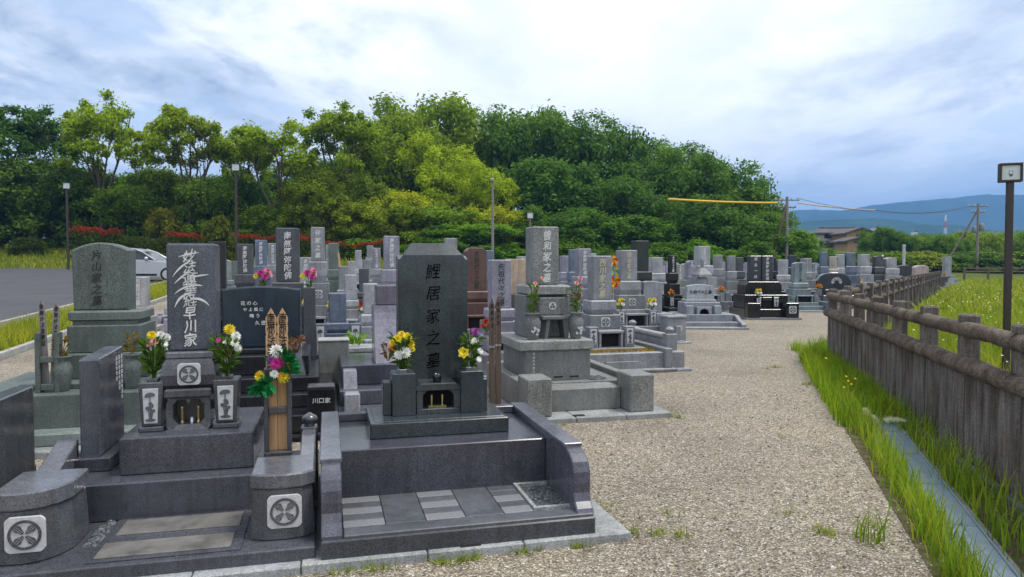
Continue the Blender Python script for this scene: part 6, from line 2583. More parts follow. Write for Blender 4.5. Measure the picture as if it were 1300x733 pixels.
def airy_tree(seed, H=15.0, Wd=8.5):
    """tall umbrella shaped tree: bare forked trunk, foliage in separate tufts with sky between"""
    rnd = random.Random(seed)
    tr = MB()
    fork = H * rnd.uniform(.26, .36)
    base = Vector((0, 0, -1))
    ft = Vector((rnd.uniform(-.4, .4), rnd.uniform(-.3, .3), fork))
    limb(tr, base, ft, .26, .19, rnd, .03)
    cs, rs = [], []
    nl = rnd.randint(4, 6)
    for i in range(nl):
        a = 2 * math.pi * i / nl + rnd.uniform(-.4, .4)
        rr = Wd * .5 * rnd.uniform(.25, .75)
        top = Vector((rr * math.cos(a), rr * math.sin(a), H * rnd.uniform(.66, .88)))
        pts = limb(tr, ft, top, .13, .05, rnd, .1)
        for j in range(rnd.randint(4, 6)):
            st = pts[rnd.randint(2, 5)]
            a2 = a + rnd.uniform(-1.3, 1.3)
            r2 = Wd * .5 * rnd.uniform(.3, 1.0)
            e = Vector((r2 * math.cos(a2), r2 * math.sin(a2), 0))
            e.z = H * (.99 - .33 * (r2 / (Wd * .5)) ** 1.6) * rnd.uniform(.80, 1.0)
            e.z = max(e.z, H * .5)
            limb(tr, st, e, .05, .015, rnd, .1, 4)
            q = Wd * rnd.uniform(.085, .155)
            cs.append(e)
            rs.append(q)
            for _ in range(2):
                cs.append(e + Vector((rnd.gauss(0, .8) * q, rnd.gauss(0, .8) * q, rnd.gauss(0, .4) * q)))
                rs.append(q * rnd.uniform(.4, .75))
    v, f = leaf_cloud(cs, rs, 150, .17, seed, .85, .2)
    return tr.mesh('trunk'), np_mesh('crown', v, f)


def broad_tree(seed, H=14.0, Wd=10.0, low=.08, nc=125, leaf=.165, n=175):
    """dense broad crown made of many overlapping clumps over an uneven dome"""
    rnd = random.Random(seed)
    tr = MB()
    limb(tr, (0, 0, -1), (rnd.uniform(-.3, .3), rnd.uniform(-.3, .3), H * .5), .3, .16, rnd, .03)
    cs, rs = [], []
    lobes = [(rnd.uniform(-.28, .28) * Wd, rnd.uniform(-.28, .28) * Wd, rnd.uniform(.45, .8) * H, rnd.uniform(.24, .34) * Wd) for _ in range(6)] + [(0, 0, H * .72, Wd * .3)]
    for (x, y, z, r) in lobes:
        limb(tr, (0, 0, H * .4), (x * .8, y * .8, z), .1, .03, rnd, .08, 4)
    i = 0
    while len(cs) < nc:
        lx, ly, lz, lr = lobes[i % len(lobes)]
        i += 1
        a, u_ = rnd.uniform(0, 2 * math.pi), rnd.uniform(-.75, 1)
        s = math.sqrt(1 - u_ * u_)
        p = Vector((lx + lr * s * math.cos(a), ly + lr * s * math.sin(a), lz + lr * u_ * .85))
        if p.z < H * low or p.z > H:
            continue
        cs.append(p)
        rs.append(Wd * rnd.uniform(.07, .125))
    # skirt so the crown reaches down
    for _ in range(int(nc * .3)):
        a = rnd.uniform(0, 2 * math.pi)
        r = Wd * rnd.uniform(.25, .48)
        cs.append(Vector((r * math.cos(a), r * math.sin(a), H * rnd.uniform(low, .5))))
        rs.append(Wd * rnd.uniform(.06, .11))
    v, f = leaf_cloud(cs, rs, n, leaf, seed, .88, .4)
    return tr.mesh('trunk'), np_mesh('crown', v, f)


def shrub_mesh(seed, round_=False, n=46):
    """unit dome of small leaves"""
    rnd = random.Random(seed)
    cs, rs = [], []
    for _ in range(n):
        a, u_ = rnd.uniform(0, 2 * math.pi), rnd.uniform(-.1, 1)
        s = math.sqrt(max(0, 1 - u_ * u_))
        k = 1 if round_ else rnd.uniform(.75, 1.12)
        cs.append(Vector((.40 * s * math.cos(a) * k, .40 * s * math.sin(a) * k, .12 + .74 * u_ * k * .98)))
        rs.append(rnd.uniform(.12, .16) if round_ else rnd.uniform(.11, .21))
    v, f = leaf_cloud(cs, rs, 150 if round_ else 120, .034, seed, .8, .35)
    st = MB()
    for i in range(5):
        a = 1.3 * i
        limb(st, (.03 * math.cos(a), .03 * math.sin(a), -.05), (.25 * math.cos(a), .25 * math.sin(a), .55), .02, .006, rnd, .1, 3)
    return st.mesh('stem'), np_mesh('foliage', v, f)


AIRY = [airy_tree(s) for s in (3, 8, 14, 21)]
BROAD = [broad_tree(s) for s in (2, 5, 9, 12)]
DOME = [broad_tree(s, 8.5, 10.0, .06, 120, .17, 175) for s in (41, 43, 47, 53)]
FINE = [broad_tree(s, 14, 9, .3, 80, .14, 150) for s in (31, 37)]
SHRUB = [shrub_mesh(s) for s in (4, 6, 11)]
BALL = [shrub_mesh(8, True, 70)]


def plant(name, protos, i, px, Y, top, wpx, color, label, cat, base=None, group='trees around the graveyard', rz=None, Hn=14.0, Wn=10.0, parts=('trunk', 'crown')):
    X = (px - 650) / FPX * Y
    z0 = gz(X, Y) if base is None else base
    H = z_at(top, Y) - z0
    W = wpx * Y / FPX
    o = thing(name, label, cat, (X, Y, z0), rz if rz is not None else random.uniform(0, 6.28), group)
    if protos is not AIRY and parts[0] == 'trunk' and H / W < 1.12:
        protos, Hn, Wn = DOME, 8.5, 10.0
    tm, cm = protos[i % len(protos)]
    a = link(parts[0], tm, M['bark'], o, color=(.1, .1, .1))
    c = link(parts[1], cm, M['leaf'], o, color=color)
    o.scale = (W / Wn, W / Wn, H / Hn * (.93 if parts[0] == 'trunk' and protos is not AIRY else 1))
    return o


def trees():
    random.seed(77)
    rndc = random.Random(31)
    # ---- tall airy trees over the parking lot side
    LGN, MGN, DGN, YGN = (.17, .25, .026), (.1, .19, .026), (.05, .11, .025), (.23, .33, .03)
    # (px, Y, top, width, colour, label)
    A = [(2, 62, 113, 130, DGN, 'tall dark layered tree at the end of the skyline above the car park'),
         (64, 64, 124, 80, DGN, 'dark layered tree with a flat top, beside the first airy tree'),
         (130, 60, 118, 96, LGN, 'airy tall tree with see-through crown, nearest the dark layered pair'),
         (240, 60, 131, 100, (.17, .24, .026), 'airy tall tree with a bare forked trunk above the silver car'),
         (308, 64, 148, 66, (.16, .24, .026), 'slim airy tree between the two forked ones'),
         (352, 60, 140, 108, (.17, .25, .026), 'airy umbrella tree with twin bare trunks behind the lamp post'),
         (438, 62, 129, 100, (.14, .21, .026), 'airy tree at the edge of the dense wood, with twigs against the sky')]
    for i, (px, Y, top, w, c, lb) in enumerate(A):
        plant('tall_tree', AIRY, i, px, Y, top, w * 1.05, (.98 * c[0], 1.05 * c[1], 1.2 * c[2]), lb, 'tree', Hn=15.0, Wn=8.5)
    B = [  # middle storey on the car park side
        (40, 62, 198, 150, (.042, .082, .022), 'broad dark green tree filling the corner beyond the car park', 1),
        (0, 64, 236, 90, (.045, .1, .025), 'low bright bush-like tree at the end of the car park row', 0),
        (105, 63, 206, 90, (.036, .07, .02), 'dark round tree under the first airy tree', 2),
        (160, 62, 236, 100, (.06, .11, .024), 'mid green rounded tree behind the red-topped hedge', 3),
        (205, 64, 215, 90, (.05, .09, .02), 'dark mid-storey tree just before the bare forked trunk', 0),
        (222, 62, 262, 64, (.1, .13, .022), 'small yellow-green tree above the hedge near the round bush', 1),
        (262, 62, 228, 84, (.06, .11, .024), 'green mid-storey tree right behind the clipped round bush', 2),
        (312, 65, 226, 80, (.045, .1, .03), 'bluish green tree behind the lamp post', 3),
        (345, 62, 262, 90, (.075, .125, .022), 'fresh green low tree above the dark poem stone', 0),
        (395, 60, 205, 84, (.085, .125, .022), 'light green tree standing beside the airy umbrella tree', 1),
        (410, 62, 250, 80, (.13, .16, .022), 'yellow-green low tree where the hedge ends', 2),
        (455, 62, 222, 80, (.06, .1, .022), 'mid green tree at the edge of the dense wood', 3)]
    for i, (px, Y, top, w, c, lb, k) in enumerate(B):
        plant('leafy_tree', BROAD, k, px, Y, top, w * 1.12, tuple(1.7 * q for q in c), lb, 'tree')
    for i, (px, Y, top, w) in enumerate(((-20, 80, 226, 110), (50, 84, 214, 110), (118, 80, 228, 100), (178, 84, 220, 110), (240, 80, 232, 100), (300, 84, 222, 110), (362, 80, 226, 100), (425, 84, 205, 110), (470, 80, 200, 100))):
        plant('leafy_tree', BROAD, i, px, Y, top, w * 1.15, rndc.choice([(.06, .12, .024), (.075, .14, .026), (.05, .1, .024)]), ('green rear tree beyond the car park, ' + ('outermost', 'under the flat-topped dark tree', 'below the first airy crown', 'between the first airy tree and the forked one', 'behind the bare forked trunk', 'behind the tall brown lamp post', 'behind the airy umbrella tree', 'beside the edge of the dense wood', 'touching the dense wood')[i]), 'tree')
    # ---- the dense wood
    C = [(500, 76, 150, 120, (.075, .12, .022), 'mid green tree leaning out at the edge of the wood', 0),
         (555, 84, 121, 150, (.07, .115, .022), 'high domed green tree on the crest of the wood', 1),
         (622, 90, 124, 100, (.05, .095, .022), 'tall tree with a pointed top near the middle of the crest', 4),
         (572, 70, 166, 92, YGN, 'tree covered in yellow blossom, the largest on the wood edge', 3),
         (622, 66, 198, 66, (.22, .32, .03), 'smaller yellow blossoming tree behind the thin lamp pole', 1),
         (640, 64, 262, 84, (.15, .18, .02), 'low yellow tipped tree behind the chamfered and red-brown stones', 2),
         (500, 62, 244, 90, (.14, .175, .02), 'yellow-green low tree in front of the wood beside the hedge', 0),
         (545, 62, 262, 110, (.07, .12, .022), 'fresh green undergrowth tree below the blossoming one', 2),
         (462, 60, 256, 84, (.1, .14, .022), 'light green rounded tree ending the red-topped hedge', 3),
         (678, 84, 134, 120, (.036, .078, .02), 'dark green tree on the crest just past the pointed top', 2),
         (722, 84, 142, 110, (.032, .072, .02), 'dark spreading tree on the crest, third from its pointed top', 3),
         (690, 68, 205, 130, (.028, .066, .019), 'dark low-hanging tree behind the grey pedestal grave', 0),
         (775, 80, 160, 120, (.032, .072, .02), 'dark green tree where the crest starts to fall', 1),
         (832, 78, 162, 110, (.036, .078, .02), 'dark feathery tree on the falling crest', 5),
         (770, 68, 222, 130, (.024, .058, .018), 'very dark tree hanging over the lettered black graves', 2),
         (860, 72, 190, 110, (.032, .07, .02), 'dark tree at whose side the yellow cable ends', 3),
         (905, 74, 205, 92, (.034, .076, .021), 'rounded dark tree near the end of the wood', 0),
         (860, 66, 248, 120, (.026, .06, .018), 'low dark tree at the shaded foot of the wood', 1),
         (940, 72, 238, 90, (.04, .085, .022), 'green tree sloping to the end of the wood', 4),
         (966, 70, 268, 70, (.05, .095, .022), 'smaller tree at the end of the wood by the utility pole', 2),
         (930, 66, 268, 110, (.034, .075, .02), 'low rounded tree under the yellow cable', 3),
         (1003, 68, 292, 60, (.06, .12, .022), 'small bright tree just past the utility pole', 0),
         (720, 62, 262, 120, (.03, .07, .019), 'shaded low tree behind the carved oval crest grave', 1),
         (800, 62, 275, 110, (.034, .078, .019), 'low tree behind the dark green-black grave', 0),
         (590, 60, 285, 110, (.06, .125, .022), 'bright low bushy tree at the foot of the blossoming trees', 3)]
    allp = BROAD + FINE
    for i, (px, Y, top, w, c, lb, k) in enumerate(C):
        plant('leafy_tree', allp, k, px, Y, top, w * 1.15, tuple((1.75 if c[0] > .045 else 2.0) * q for q in c) if c[0] < .19 else c, lb, 'tree', Wn=10 if k < 4 else 9)
    # ---- shrubs and hedges
    S = [(36, 56, 299, 44, (.04, .07, .018), 'low rounded hedge bush at the far edge of the car park', 0),
         (210, 58.5, 262, 44, (.12, .14, .022), 'yellow-green rounded shrub above the hedge', 1)]
    for i, (px, Y, top, w, c, lb, k) in enumerate(S):
        plant('shrub', SHRUB, k, px, Y, top, w, c, lb, 'shrub', Hn=1.0, Wn=1.0, parts=('stem', 'foliage'), group='shrubs')
    plant('shrub', BALL, 0, 278, 51.5, 271, 46, (.075, .1, .022), 'clipped round bush standing in front of the red-topped hedge', 'shrub', Hn=1.0, Wn=1.0, parts=('stem', 'foliage'), group='shrubs')
    rnd = random.Random(8)
    # undergrowth bank below the wood: countable bushes along its foot
    q = 0
    places = ['behind the tall six-character graves', 'beside the light purple slender grave', 'above the broad chamfered stone', 'next to the red-brown stone', 'behind the thin lamp pole', 'behind the tan slab', 'beside the grey pedestal grave', 'behind the slim dark blue grave', 'behind the carved crest grave', 'beyond the tall green-black stone', 'beyond the black lettered grave', 'beyond the tall light grave', 'beyond the pair of black shafts', 'under the yellow cable', 'near the utility pole foot', 'just past the utility pole']
    for px in range(450, 1000, 40):
        Y = rnd.uniform(55, 58)
        plant('shrub', SHRUB, q, px + rnd.uniform(-8, 8), Y, rnd.uniform(300, 316), rnd.uniform(52, 76), rnd.choice([(.08, .19, .025), (.055, .13, .025), (.1, .2, .025), (.065, .14, .022)]),
              'leafy green bush at the foot of the wood, ' + places[q % 16], 'shrub', Hn=1.0, Wn=1.0, parts=('stem', 'foliage'), group='bushes at the foot of the wood')
        q += 1
    # ---- trees right of the houses, beyond the meadow
    rnd = random.Random(18)
    D = [(1018, 96, 296, 40), (1036, 90, 316, 40), (1062, 90, 319, 40), (1092, 92, 319, 36), (1118, 98, 288, 44), (1140, 96, 286, 40), (1160, 104, 296, 42), (1180, 100, 300, 44), (1202, 96, 296, 40), (1222, 104, 292, 44), (1248, 98, 296, 44), (1268, 104, 294, 44), (1290, 98, 290, 44), (1312, 104, 292, 50), (1334, 98, 294, 50)]
    E2 = [(1128, 84, 318, 40), (1170, 84, 318, 46), (1210, 84, 320, 46), (1252, 84, 317, 50), (1290, 84, 319, 50), (1325, 84, 318, 50)]
    where = ['first past the utility pole', 'below the tiled houses', 'below the gable end of the houses', 'beside the houses', 'rising just past the houses', 'tallest past the houses', 'between the tall one and the thin grey pole', 'behind the thin grey pole', 'next to the red-white mast', 'before the braced pole', 'just past the braced pole', 'second past the braced pole', 'behind the brown lamp post', 'just beyond the lamp post', 'last beyond the lamp post']
    for i, (px, Y, top, w) in enumerate(D):
        plant('leafy_tree', allp, rnd.randrange(6), px, Y, top, w * 1.15, rnd.choice([(.09, .18, .03), (.14, .22, .035), (.1, .19, .04), (.07, .15, .03)]), 'green tree beyond the meadow, ' + where[i], 'tree', base=gz((px - 650) / FPX * Y, Y) - .5)
    where2 = ['by the short grey pole', 'behind the lone grey stone', 'before the braced pole', 'left of the brown lamp', 'behind the brown lamp', 'past the brown lamp']
    for i, (px, Y, top, w) in enumerate(E2):
        plant('shrub', SHRUB, i, px, Y, top, w * 1.5, rnd.choice([(.12, .2, .03), (.08, .16, .03), (.16, .22, .035)]), 'bush at the far edge of the meadow, ' + where2[i].replace('left of', 'just before'), 'shrub', Hn=1.0, Wn=1.0, parts=('stem', 'foliage'), group='bushes beyond the meadow')


trees()


# red tipped hedges
def hedge(px0, px1, Y, ttop, label, seed, red=True):
    rg = np.random.default_rng(seed)
    X0, X1 = (px0 - 650) / FPX * Y, (px1 - 650) / FPX * Y
    zt = z_at(ttop, Y)
    zb = min(gz(X0, Y), gz(X1, Y))
    t = thing('hedge', label, 'hedge', (X0, Y, zb), 0, 'red-topped hedges')
    L_, H = X1 - X0, zt - zb

    def cloud(n, z0, z1, leaf, sd):
        r = np.random.default_rng(sd)
        p = np.stack([r.random(n) * L_, r.normal(0, .45, n).clip(-.8, .8), z0 + (z1 - z0) * r.random(n)], -1)
        bump = .12 * np.sin(p[:, 0] * 1.7) + .08 * np.sin(p[:, 0] * 4.1)
        p[:, 2] += bump * (p[:, 2] / H)
        nr = r.normal(0, .6, (n, 3)) + np.array([0, -.4, .4])
        nr /= np.linalg.norm(nr, axis=1)[:, None]
        a = np.cross(nr, r.normal(0, 1, (n, 3)))
        a /= np.linalg.norm(a, axis=1)[:, None]
        b = np.cross(nr, a)
        s = leaf * (.6 + .8 * r.random(n))[:, None]
        v = np.stack([p - a * s, p - b * s * .5, p + a * s, p + b * s * .5], 1).reshape(-1, 3)
        return np_mesh('foliage', v, np.arange(n * 4).reshape(n, 4))
    k = int(L_ * 700)
    link('foliage', cloud(k, 0, H * .93, .09, seed), M['leaf'], t, color=(.035, .06, .016))
    if red:
        link('red_tips', cloud(int(L_ * 260), H * .85, H * 1.04, .08, seed + 1), M['leaf'], t, color=(.17, .03, .022))


hedge(92, 150, 53.5, 291, 'long hedge with red young tips at the corner of the car park', 3)
hedge(148, 214, 54.0, 299, 'plain green clipped hedge running behind the silver car', 5, False)
hedge(215, 262, 54.0, 298, 'short red-tipped hedge between the plain hedge and the round bush', 7)
hedge(292, 400, 54.0, 300, 'hedge with red tips beyond the round bush and behind the dark graves', 9)
hedge(404, 500, 54.0, 309, 'red hedge seen over the greenish grey graves up to the light purple stone', 13)


# ------------------------------------------------------------------ lamps, poles, wires
def park_light(px, Y, top, label, w=.08, box=(.26, .22, .1), group=None, dark=(.035, .022, .02), base=0):
    X = (px - 650) / FPX * Y
    z0 = gz(X, Y) + base
    H = z_at(top, Y) - z0
    t = thing('park_lamp', label, 'lamp post', (X, Y, z0), math.atan2(X, Y) * -.6, 'park lamps', dark)
    part('post', MB().box(-w / 2, w / 2, -w / 2, w / 2, -.3, H - box[1], .006), M['paint'], t)
    bx, bz, by = box
    fr_ = MB()
    fr_.box(-bx / 2, bx / 2, -by / 2, by / 2, H - bz, H - bz + .025, .003)
    fr_.box(-bx / 2, bx / 2, -by / 2, by / 2, H - .025, H, .003)
    fr_.box(-bx / 2, -bx / 2 + .022, -by / 2, by / 2, H - bz + .026, H - .026, .003)
    fr_.box(bx / 2 - .022, bx / 2, -by / 2, by / 2, H - bz + .026, H - .026, .003)
    h = part('lamp_head', fr_, M['paint'], t)
    part('diffuser', MB().box(-bx / 2 + .023, bx / 2 - .023, -by * .25, by * .4, H - bz + .027, H - .027, .002), M['diffuser'], h, (.62, .68, .66))
    part('bulb', MB().lathe([(.001, 0), (.018, .01), (.022, .04), (.016, .075), (.001, .08)], (0, -by * .27, H - bz * .72), 10), M['steel'], h)
    return t


M['paint'] = plain('dark brown paint', (1, 1, 1), .45, .12, 30, 0, .5, True)
M['diffuser'] = plain('frosted lamp glass', (1, 1, 1), .25, .05, 10, 0, .5, True)
park_light(1279.5, 9.0, 207.5, 'brown square lamp post with a framed glass head standing in the meadow behind the fence', .075, (.245, .235, .12))
park_light(87, 46, 232, 'slender brown lamp post at the far edge of the car park', .12, (.42, .4, .2))
park_light(301, 37, 208, 'tall brown lamp post behind the slender dark graves', .11, (.4, .38, .2))
park_light(673, 47, 270, 'short lamp post with a pale head peeping behind the tall grey headstone', .09, (.4, .4, .2), dark=(.14, .15, .14))


def pole_light():
    Y = 35.0
    X = (625.5 - 650) / FPX * Y
    z0 = gz(X, Y)
    t = thing('street_lamp', 'thin pale grey lamp pole with a small hooked head amid the graves', 'lamp post', (X, Y, z0), 0, None, (.2, .19, .18))
    H = z_at(230, Y) - z0
    part('post', MB().tube([(0, 0, -.2), (0, 0, H - .15)], [.075, .05], 10), M['paint'], t)
    part('arm', MB().tube([(0, 0, H - .16), (.0, -.1, H - .05), (0, -.35, H)], .03, 8), M['paint'], t)
    part('lamp_head', MB().box(-.09, .09, -.75, -.33, H - .05, H + .06, .03), M['paint'], t, (.35, .36, .37))


pole_light()


def utility_pole(px, Y, top, label, brace=None, gear=False):
    X = (px - 650) / FPX * Y
    z0 = gz(X, Y)
    H = z_at(top, Y) - z0
    t = thing('utility_pole', label, 'utility pole', (X, Y, z0), 0, None, (.2, .18, .15))
    part('pole', MB().tube([(0, 0, -1), (0, 0, H)], [.17, .12], 10), M['paint'], t)
    for q, l in ((.25, 1.1), (.9, .8)):
        c = part('crossarm', MB().box(-l, l, -.05, .05, H - q - .1, H - q, .01), M['paint'], t, (.12, .12, .12))
        for s in (-1, -.4, .4, 1):
            part('insulator', MB().lathe([(.05, 0), (.07, .05), (.05, .1), (.07, .14), (.03, .2)], (s * l * .92, 0, H - q), 8), M['paint'], c, (.5, .5, .5))
    if gear:
        part('transformer', MB().lathe([(.28, 0), (.3, .05), (.3, .75), (.2, .85), (.001, .87)], (.42, 0, H - 3.1), 14), M['paint'], t, (.16, .18, .19))
        part('transformer', MB().lathe([(.24, 0), (.26, .05), (.26, .65), (.2, .72), (.001, .74)], (-.4, 0, H - 3.3), 14), M['paint'], t, (.16, .18, .19))
    if brace:
        part('brace', MB().tube([(brace, .3, -.5), (-.05, 0, H - .7)], .11, 8), M['paint'], t, (.15, .11, .08))
    return Vector((X, Y, z0 + H))


p1 = utility_pole(998, 64, 250, 'brown wooden utility pole at the end of the wood where the yellow cable starts', brace=-1.4)
p2 = utility_pole(1240, 82, 259, 'grey utility pole with transformers and a slanting brace beyond the meadow', brace=-4.2, gear=True)


def wire(name, label, a, b, sag, r, color, mat='paint'):
    pts = []
    for i in range(25):
        t = i / 24
        p = a.lerp(b, t)
        p.z -= sag * 4 * t * (1 - t)
        pts.append(p)
    o = link(name, MB().tube(pts, r, 6).mesh(name), M[mat], None, color=color)
    return tag(o, label, 'cable')


d0 = p1 + Vector((0, 0, -.55))
e = Vector(((848 - 650) / FPX * 56, 56, z_at(253, 56)))
wire('covered_cable', 'thick yellow protective sleeve on the cable before the dark wood', d0 + Vector((-.9, -.1, 0)), e, .08, .1, (.66, .4, .02))
pm = d0.lerp(p2 + Vector((0, 0, -.6)), .4)
pm.z = z_at(267, pm.y)
wire('covered_cable', 'thin amber sleeved cable between the wooden pole and mid air before the hills', d0 + Vector((.9, -.1, 0)), pm, .1, .05, (.6, .35, .12))
wire('power_line', 'dark power line running from the amber cable to the braced grey pole', pm, p2 + Vector((-.9, 0, -.25)), .5, .035, (.06, .06, .07))
wire('power_line', 'upper dark power line between the two utility poles', p1 + Vector((.8, 0, -.1)), p2 + Vector((.9, 0, -.1)), 1.2, .02, (.08, .08, .09))


def thin_post(px, Y, top, label, r=.05, c=(.4, .42, .42)):
    X = (px - 650) / FPX * Y
    z0 = gz(X, Y)
    H = z_at(top, Y) - z0
    t = thing('metal_post', label, 'post', (X, Y, z0), 0, None, c)
    part('post', MB().tube([(0, 0, -.3), (0, 0, H)], r, 8), M['paint'], t)
    part('cap', MB().lathe([(r * 1.2, H - .02), (r * 1.3, H + .03), (.001, H + .06)], (0, 0, 0), 8), M['paint'], t)


thin_post(1147, 44, 312, 'short pale grey metal post behind the far graves', .09)
thin_post(1276, 62, 296, 'thin grey post at the far meadow fence beside the brown lamp', .08)
thin_post(1120, 41, 325, 'thin white post among the last graves', .05, (.6, .6, .6))


def mast():
    Y = 900.0
    X = (1199 - 650) / FPX * Y
    z0, z1 = z_at(330, Y), z_at(273, Y)
    t = thing('radio_mast', 'far red and white lattice mast in front of the blue hills', 'mast', (X, Y, z0), 0, None, (.6, .6, .6))
    H = z1 - z0
    for i in range(7):
        za, zb = H * i / 7, H * (i + 1) / 7
        wa, wb = 4 - 3 * i / 7, 4 - 3 * (i + 1) / 7
        m = MB()
        c4 = ((-1, -1), (1, -1), (1, 1), (-1, 1))
        for q in range(4):
            a, b = c4[q], c4[(q + 1) % 4]
            m.tube([(a[0] * wa * .5, a[1] * wa * .5, za), (a[0] * wb * .5, a[1] * wb * .5, zb)], .22, 5)
            m.tube([(a[0] * wa * .5, a[1] * wa * .5, za), (b[0] * wb * .5, b[1] * wb * .5, zb)], .14, 5)
        part('lattice', m, M['paint'], t, (.5, .06, .04) if i % 2 else (.75, .75, .75))


mast()


# ------------------------------------------------------------------ silver car
def car():
    Y = 33.0
    X = (176.5 - 650) / FPX * Y
    z0 = gz(X, Y) + .016
    t = thing('parked_car', 'silver hatchback parked on the asphalt, partly hidden by headstones', 'car', (X, Y, z0), R(2), None, (.52, .53, .56))
    # side silhouette, nose to +x ; x in metres
    lower = [(-2.0, .30), (-2.08, .45), (-2.1, .72), (-2.04, .92), (-1.3, .95), (.0, .94), (.75, .93), (1.3, .88), (1.85, .8), (2.3, .66), (2.36, .42), (2.3, .26), (1.9, .2), (-1.7, .2)]
    body = MB()
    n = len(lower)
    rings = []
    for y, k, dz in ((-.86, .985, .0), (-.83, 1.0, .02), (-.5, 1.0, .05), (0, 1.0, .06), (.5, 1.0, .05), (.83, 1.0, .02), (.86, .985, .0)):
        rings.append([(x * (k if abs(y) > .8 else 1.0), y, z + (dz if z > .7 else 0)) for x, z in lower])
    body.loft([[p for p in r] for r in rings], 0, False)
    bo = part('body', body, M['carpaint'], t)
    # cabin: roof pillars with windows between
    cab = [(-2.0, .93), (-1.75, 1.28), (-1.3, 1.45), (-.5, 1.5), (.1, 1.46), (.55, 1.28), (1.12, .93)]
    roof = MB()

    def yy(z):
        return .80 - (z - .93) * .3
    top = [(-1.85, 1.2), (-1.3, 1.44), (-.5, 1.5), (.1, 1.46), (.42, 1.34)]
    roof.loft([[(x, -yy(z) + .0, z - .035), (x, -yy(z) * .8, z), (x, 0, z + .02), (x, yy(z) * .8, z), (x, yy(z), z - .035), (x, 0, z - .06)] for x, z in top])
    part('roof', roof, M['carpaint'], t)
    for s in (-1, 1):
        g = MB()
        pts = [(-1.75, .95), (-1.62, 1.2), (-1.2, 1.395), (-.5, 1.45), (.08, 1.41), (.48, 1.26), (1.0, .95)]
        g.loft([[(x, s * (yy(z) - .012), z) for x, z in pts], [(x, s * (yy(z) - .03), z) for x, z in pts]])
        part('side_window', g, M['carglass'], t)
        p = MB()
        p.tube([(1.12, s * .8, .93), (.52, s * yy(1.3), 1.3), (.08, s * yy(1.46), 1.455)], .035, 6)
        part('pillar', p, M['carpaint'], t)
        p = MB()
        p.tube([(-2.0, s * .8, .93), (-1.75, s * yy(1.28), 1.26), (-1.3, s * yy(1.44), 1.42)], .06, 6)
        part('pillar', p, M['carpaint'], t)
        p = MB()
        p.tube([(-.35, s * (yy(.95)), .94), (-.4, s * (yy(1.44)), 1.45)], .03, 6)
        part('pillar', p, M['carpaint'], t)
        m_ = MB().lathe([(.001, -.1), (.06, -.08), (.085, 0), (.06, .08), (.001, .1)], (.78, s * .95, 1.0), 10)
        part('mirror', m_, M['carpaint'], t)
        part('sill_trim', MB().box(-1.3, 1.2, s * .868 - .006, s * .868 + .006, .24, .33, .003), M['black'], t)
        part('door_handle', MB().box(-.25, -.05, s * .872 - .012, s * .872 + .012, .8, .835, .005), M['carpaint'], t)
    ws = MB()
    ws.loft([[(1.14, -.74, .945), (1.14, .74, .945), (.5, .66, 1.31), (.5, -.66, 1.31)], [(1.12, -.74, .93), (1.12, .74, .93), (.48, .66, 1.29), (.48, -.66, 1.29)]])
    part('windscreen', ws, M['carglass'], t)
    rs = MB()
    rs.loft([[(-2.0, -.74, .95), (-2.0, .74, .95), (-1.78, .66, 1.27), (-1.78, -.66, 1.27)], [(-1.98, -.74, .95), (-1.98, .74, .95), (-1.76, .66, 1.27), (-1.76, -.66, 1.27)]])
    part('rear_window', rs, M['carglass'], t)
    for x in (-1.1, 1.64):
        for s in (-1, 1):
            w = MB()
            prof = [(.2, -.09), (.29, -.095), (.31, -.05), (.31, .05), (.29, .095), (.2, .09)]
            rings = [[(x + r * math.cos(2 * math.pi * i / 20), s * .78 + z, .31 + r * math.sin(2 * math.pi * i / 20)) for i in range(20)] for r, z in prof]
            w.loft(rings, 0, True, True)
            wo = part('wheel', w, M['tyre'], t)
            part('rim', MB().loft([[(x + .2 * math.cos(2 * math.pi * i / 10), s * .78 + s * q, .31 + .2 * math.sin(2 * math.pi * i / 10)) for i in range(10)] for q in (.0, .093)]), M['steel'], wo)
    for s in (-1, 1):
        part('headlight', MB().box(2.05, 2.28, s * .66 - .13, s * .66 + .13, .62, .74, .03), M['diffuser'], t, (.7, .72, .75))
        part('tail_light', MB().box(-2.11, -1.98, s * .66 - .1, s * .66 + .1, .72, .92, .02), M['paint'], t, (.35, .02, .02))


def carmats():
    m, nt, b, N, L = newmat('silver car paint')
    b.inputs['Base Color'].default_value = (.46, .47, .5, 1)
    b.inputs['Metallic'].default_value = .45
    b.inputs['Roughness'].default_value = .3
    b.inputs['Coat Weight'].default_value = .6
    m2, nt, b, N, L = newmat('car glass')
    b.inputs['Base Color'].default_value = (.02, .03, .03, 1)
    b.inputs['Roughness'].default_value = .05
    m3 = plain('tyre', (.02, .02, .02), .8)
    return m, m2, m3


M['carpaint'], M['carglass'], M['tyre'] = carmats()
car()


# ------------------------------------------------------------------ houses on the slope
def tile_mat():
    m, nt, b, N, L = newmat('roof tiles')
    tc = N('ShaderNodeTexCoord')
    w = N('ShaderNodeTexWave')
    w.inputs['Scale'].default_value = 1.2
    L(tc, 'Object', w, 'Vector')
    n = noise(nt, .8, 4)
    r = ramp(nt, [(.3, (.05, .04, .042)), (.7, (.1, .082, .082))])
    L(n, 0, r, 0)
    L(r, 0, b, 'Base Color')
    b.inputs['Roughness'].default_value = .7
    bp = N('ShaderNodeBump')
    bp.inputs['Strength'].default_value = .5
    bp.inputs['Distance'].default_value = .08
    L(w, 0, bp, 'Height')
    L(bp, 0, b, 'Normal')
    return m


M['tiles'] = tile_mat()
M['plaster'] = plain('plaster wall', (1, 1, 1), .85, .1, 1.5, 0, .2, True)


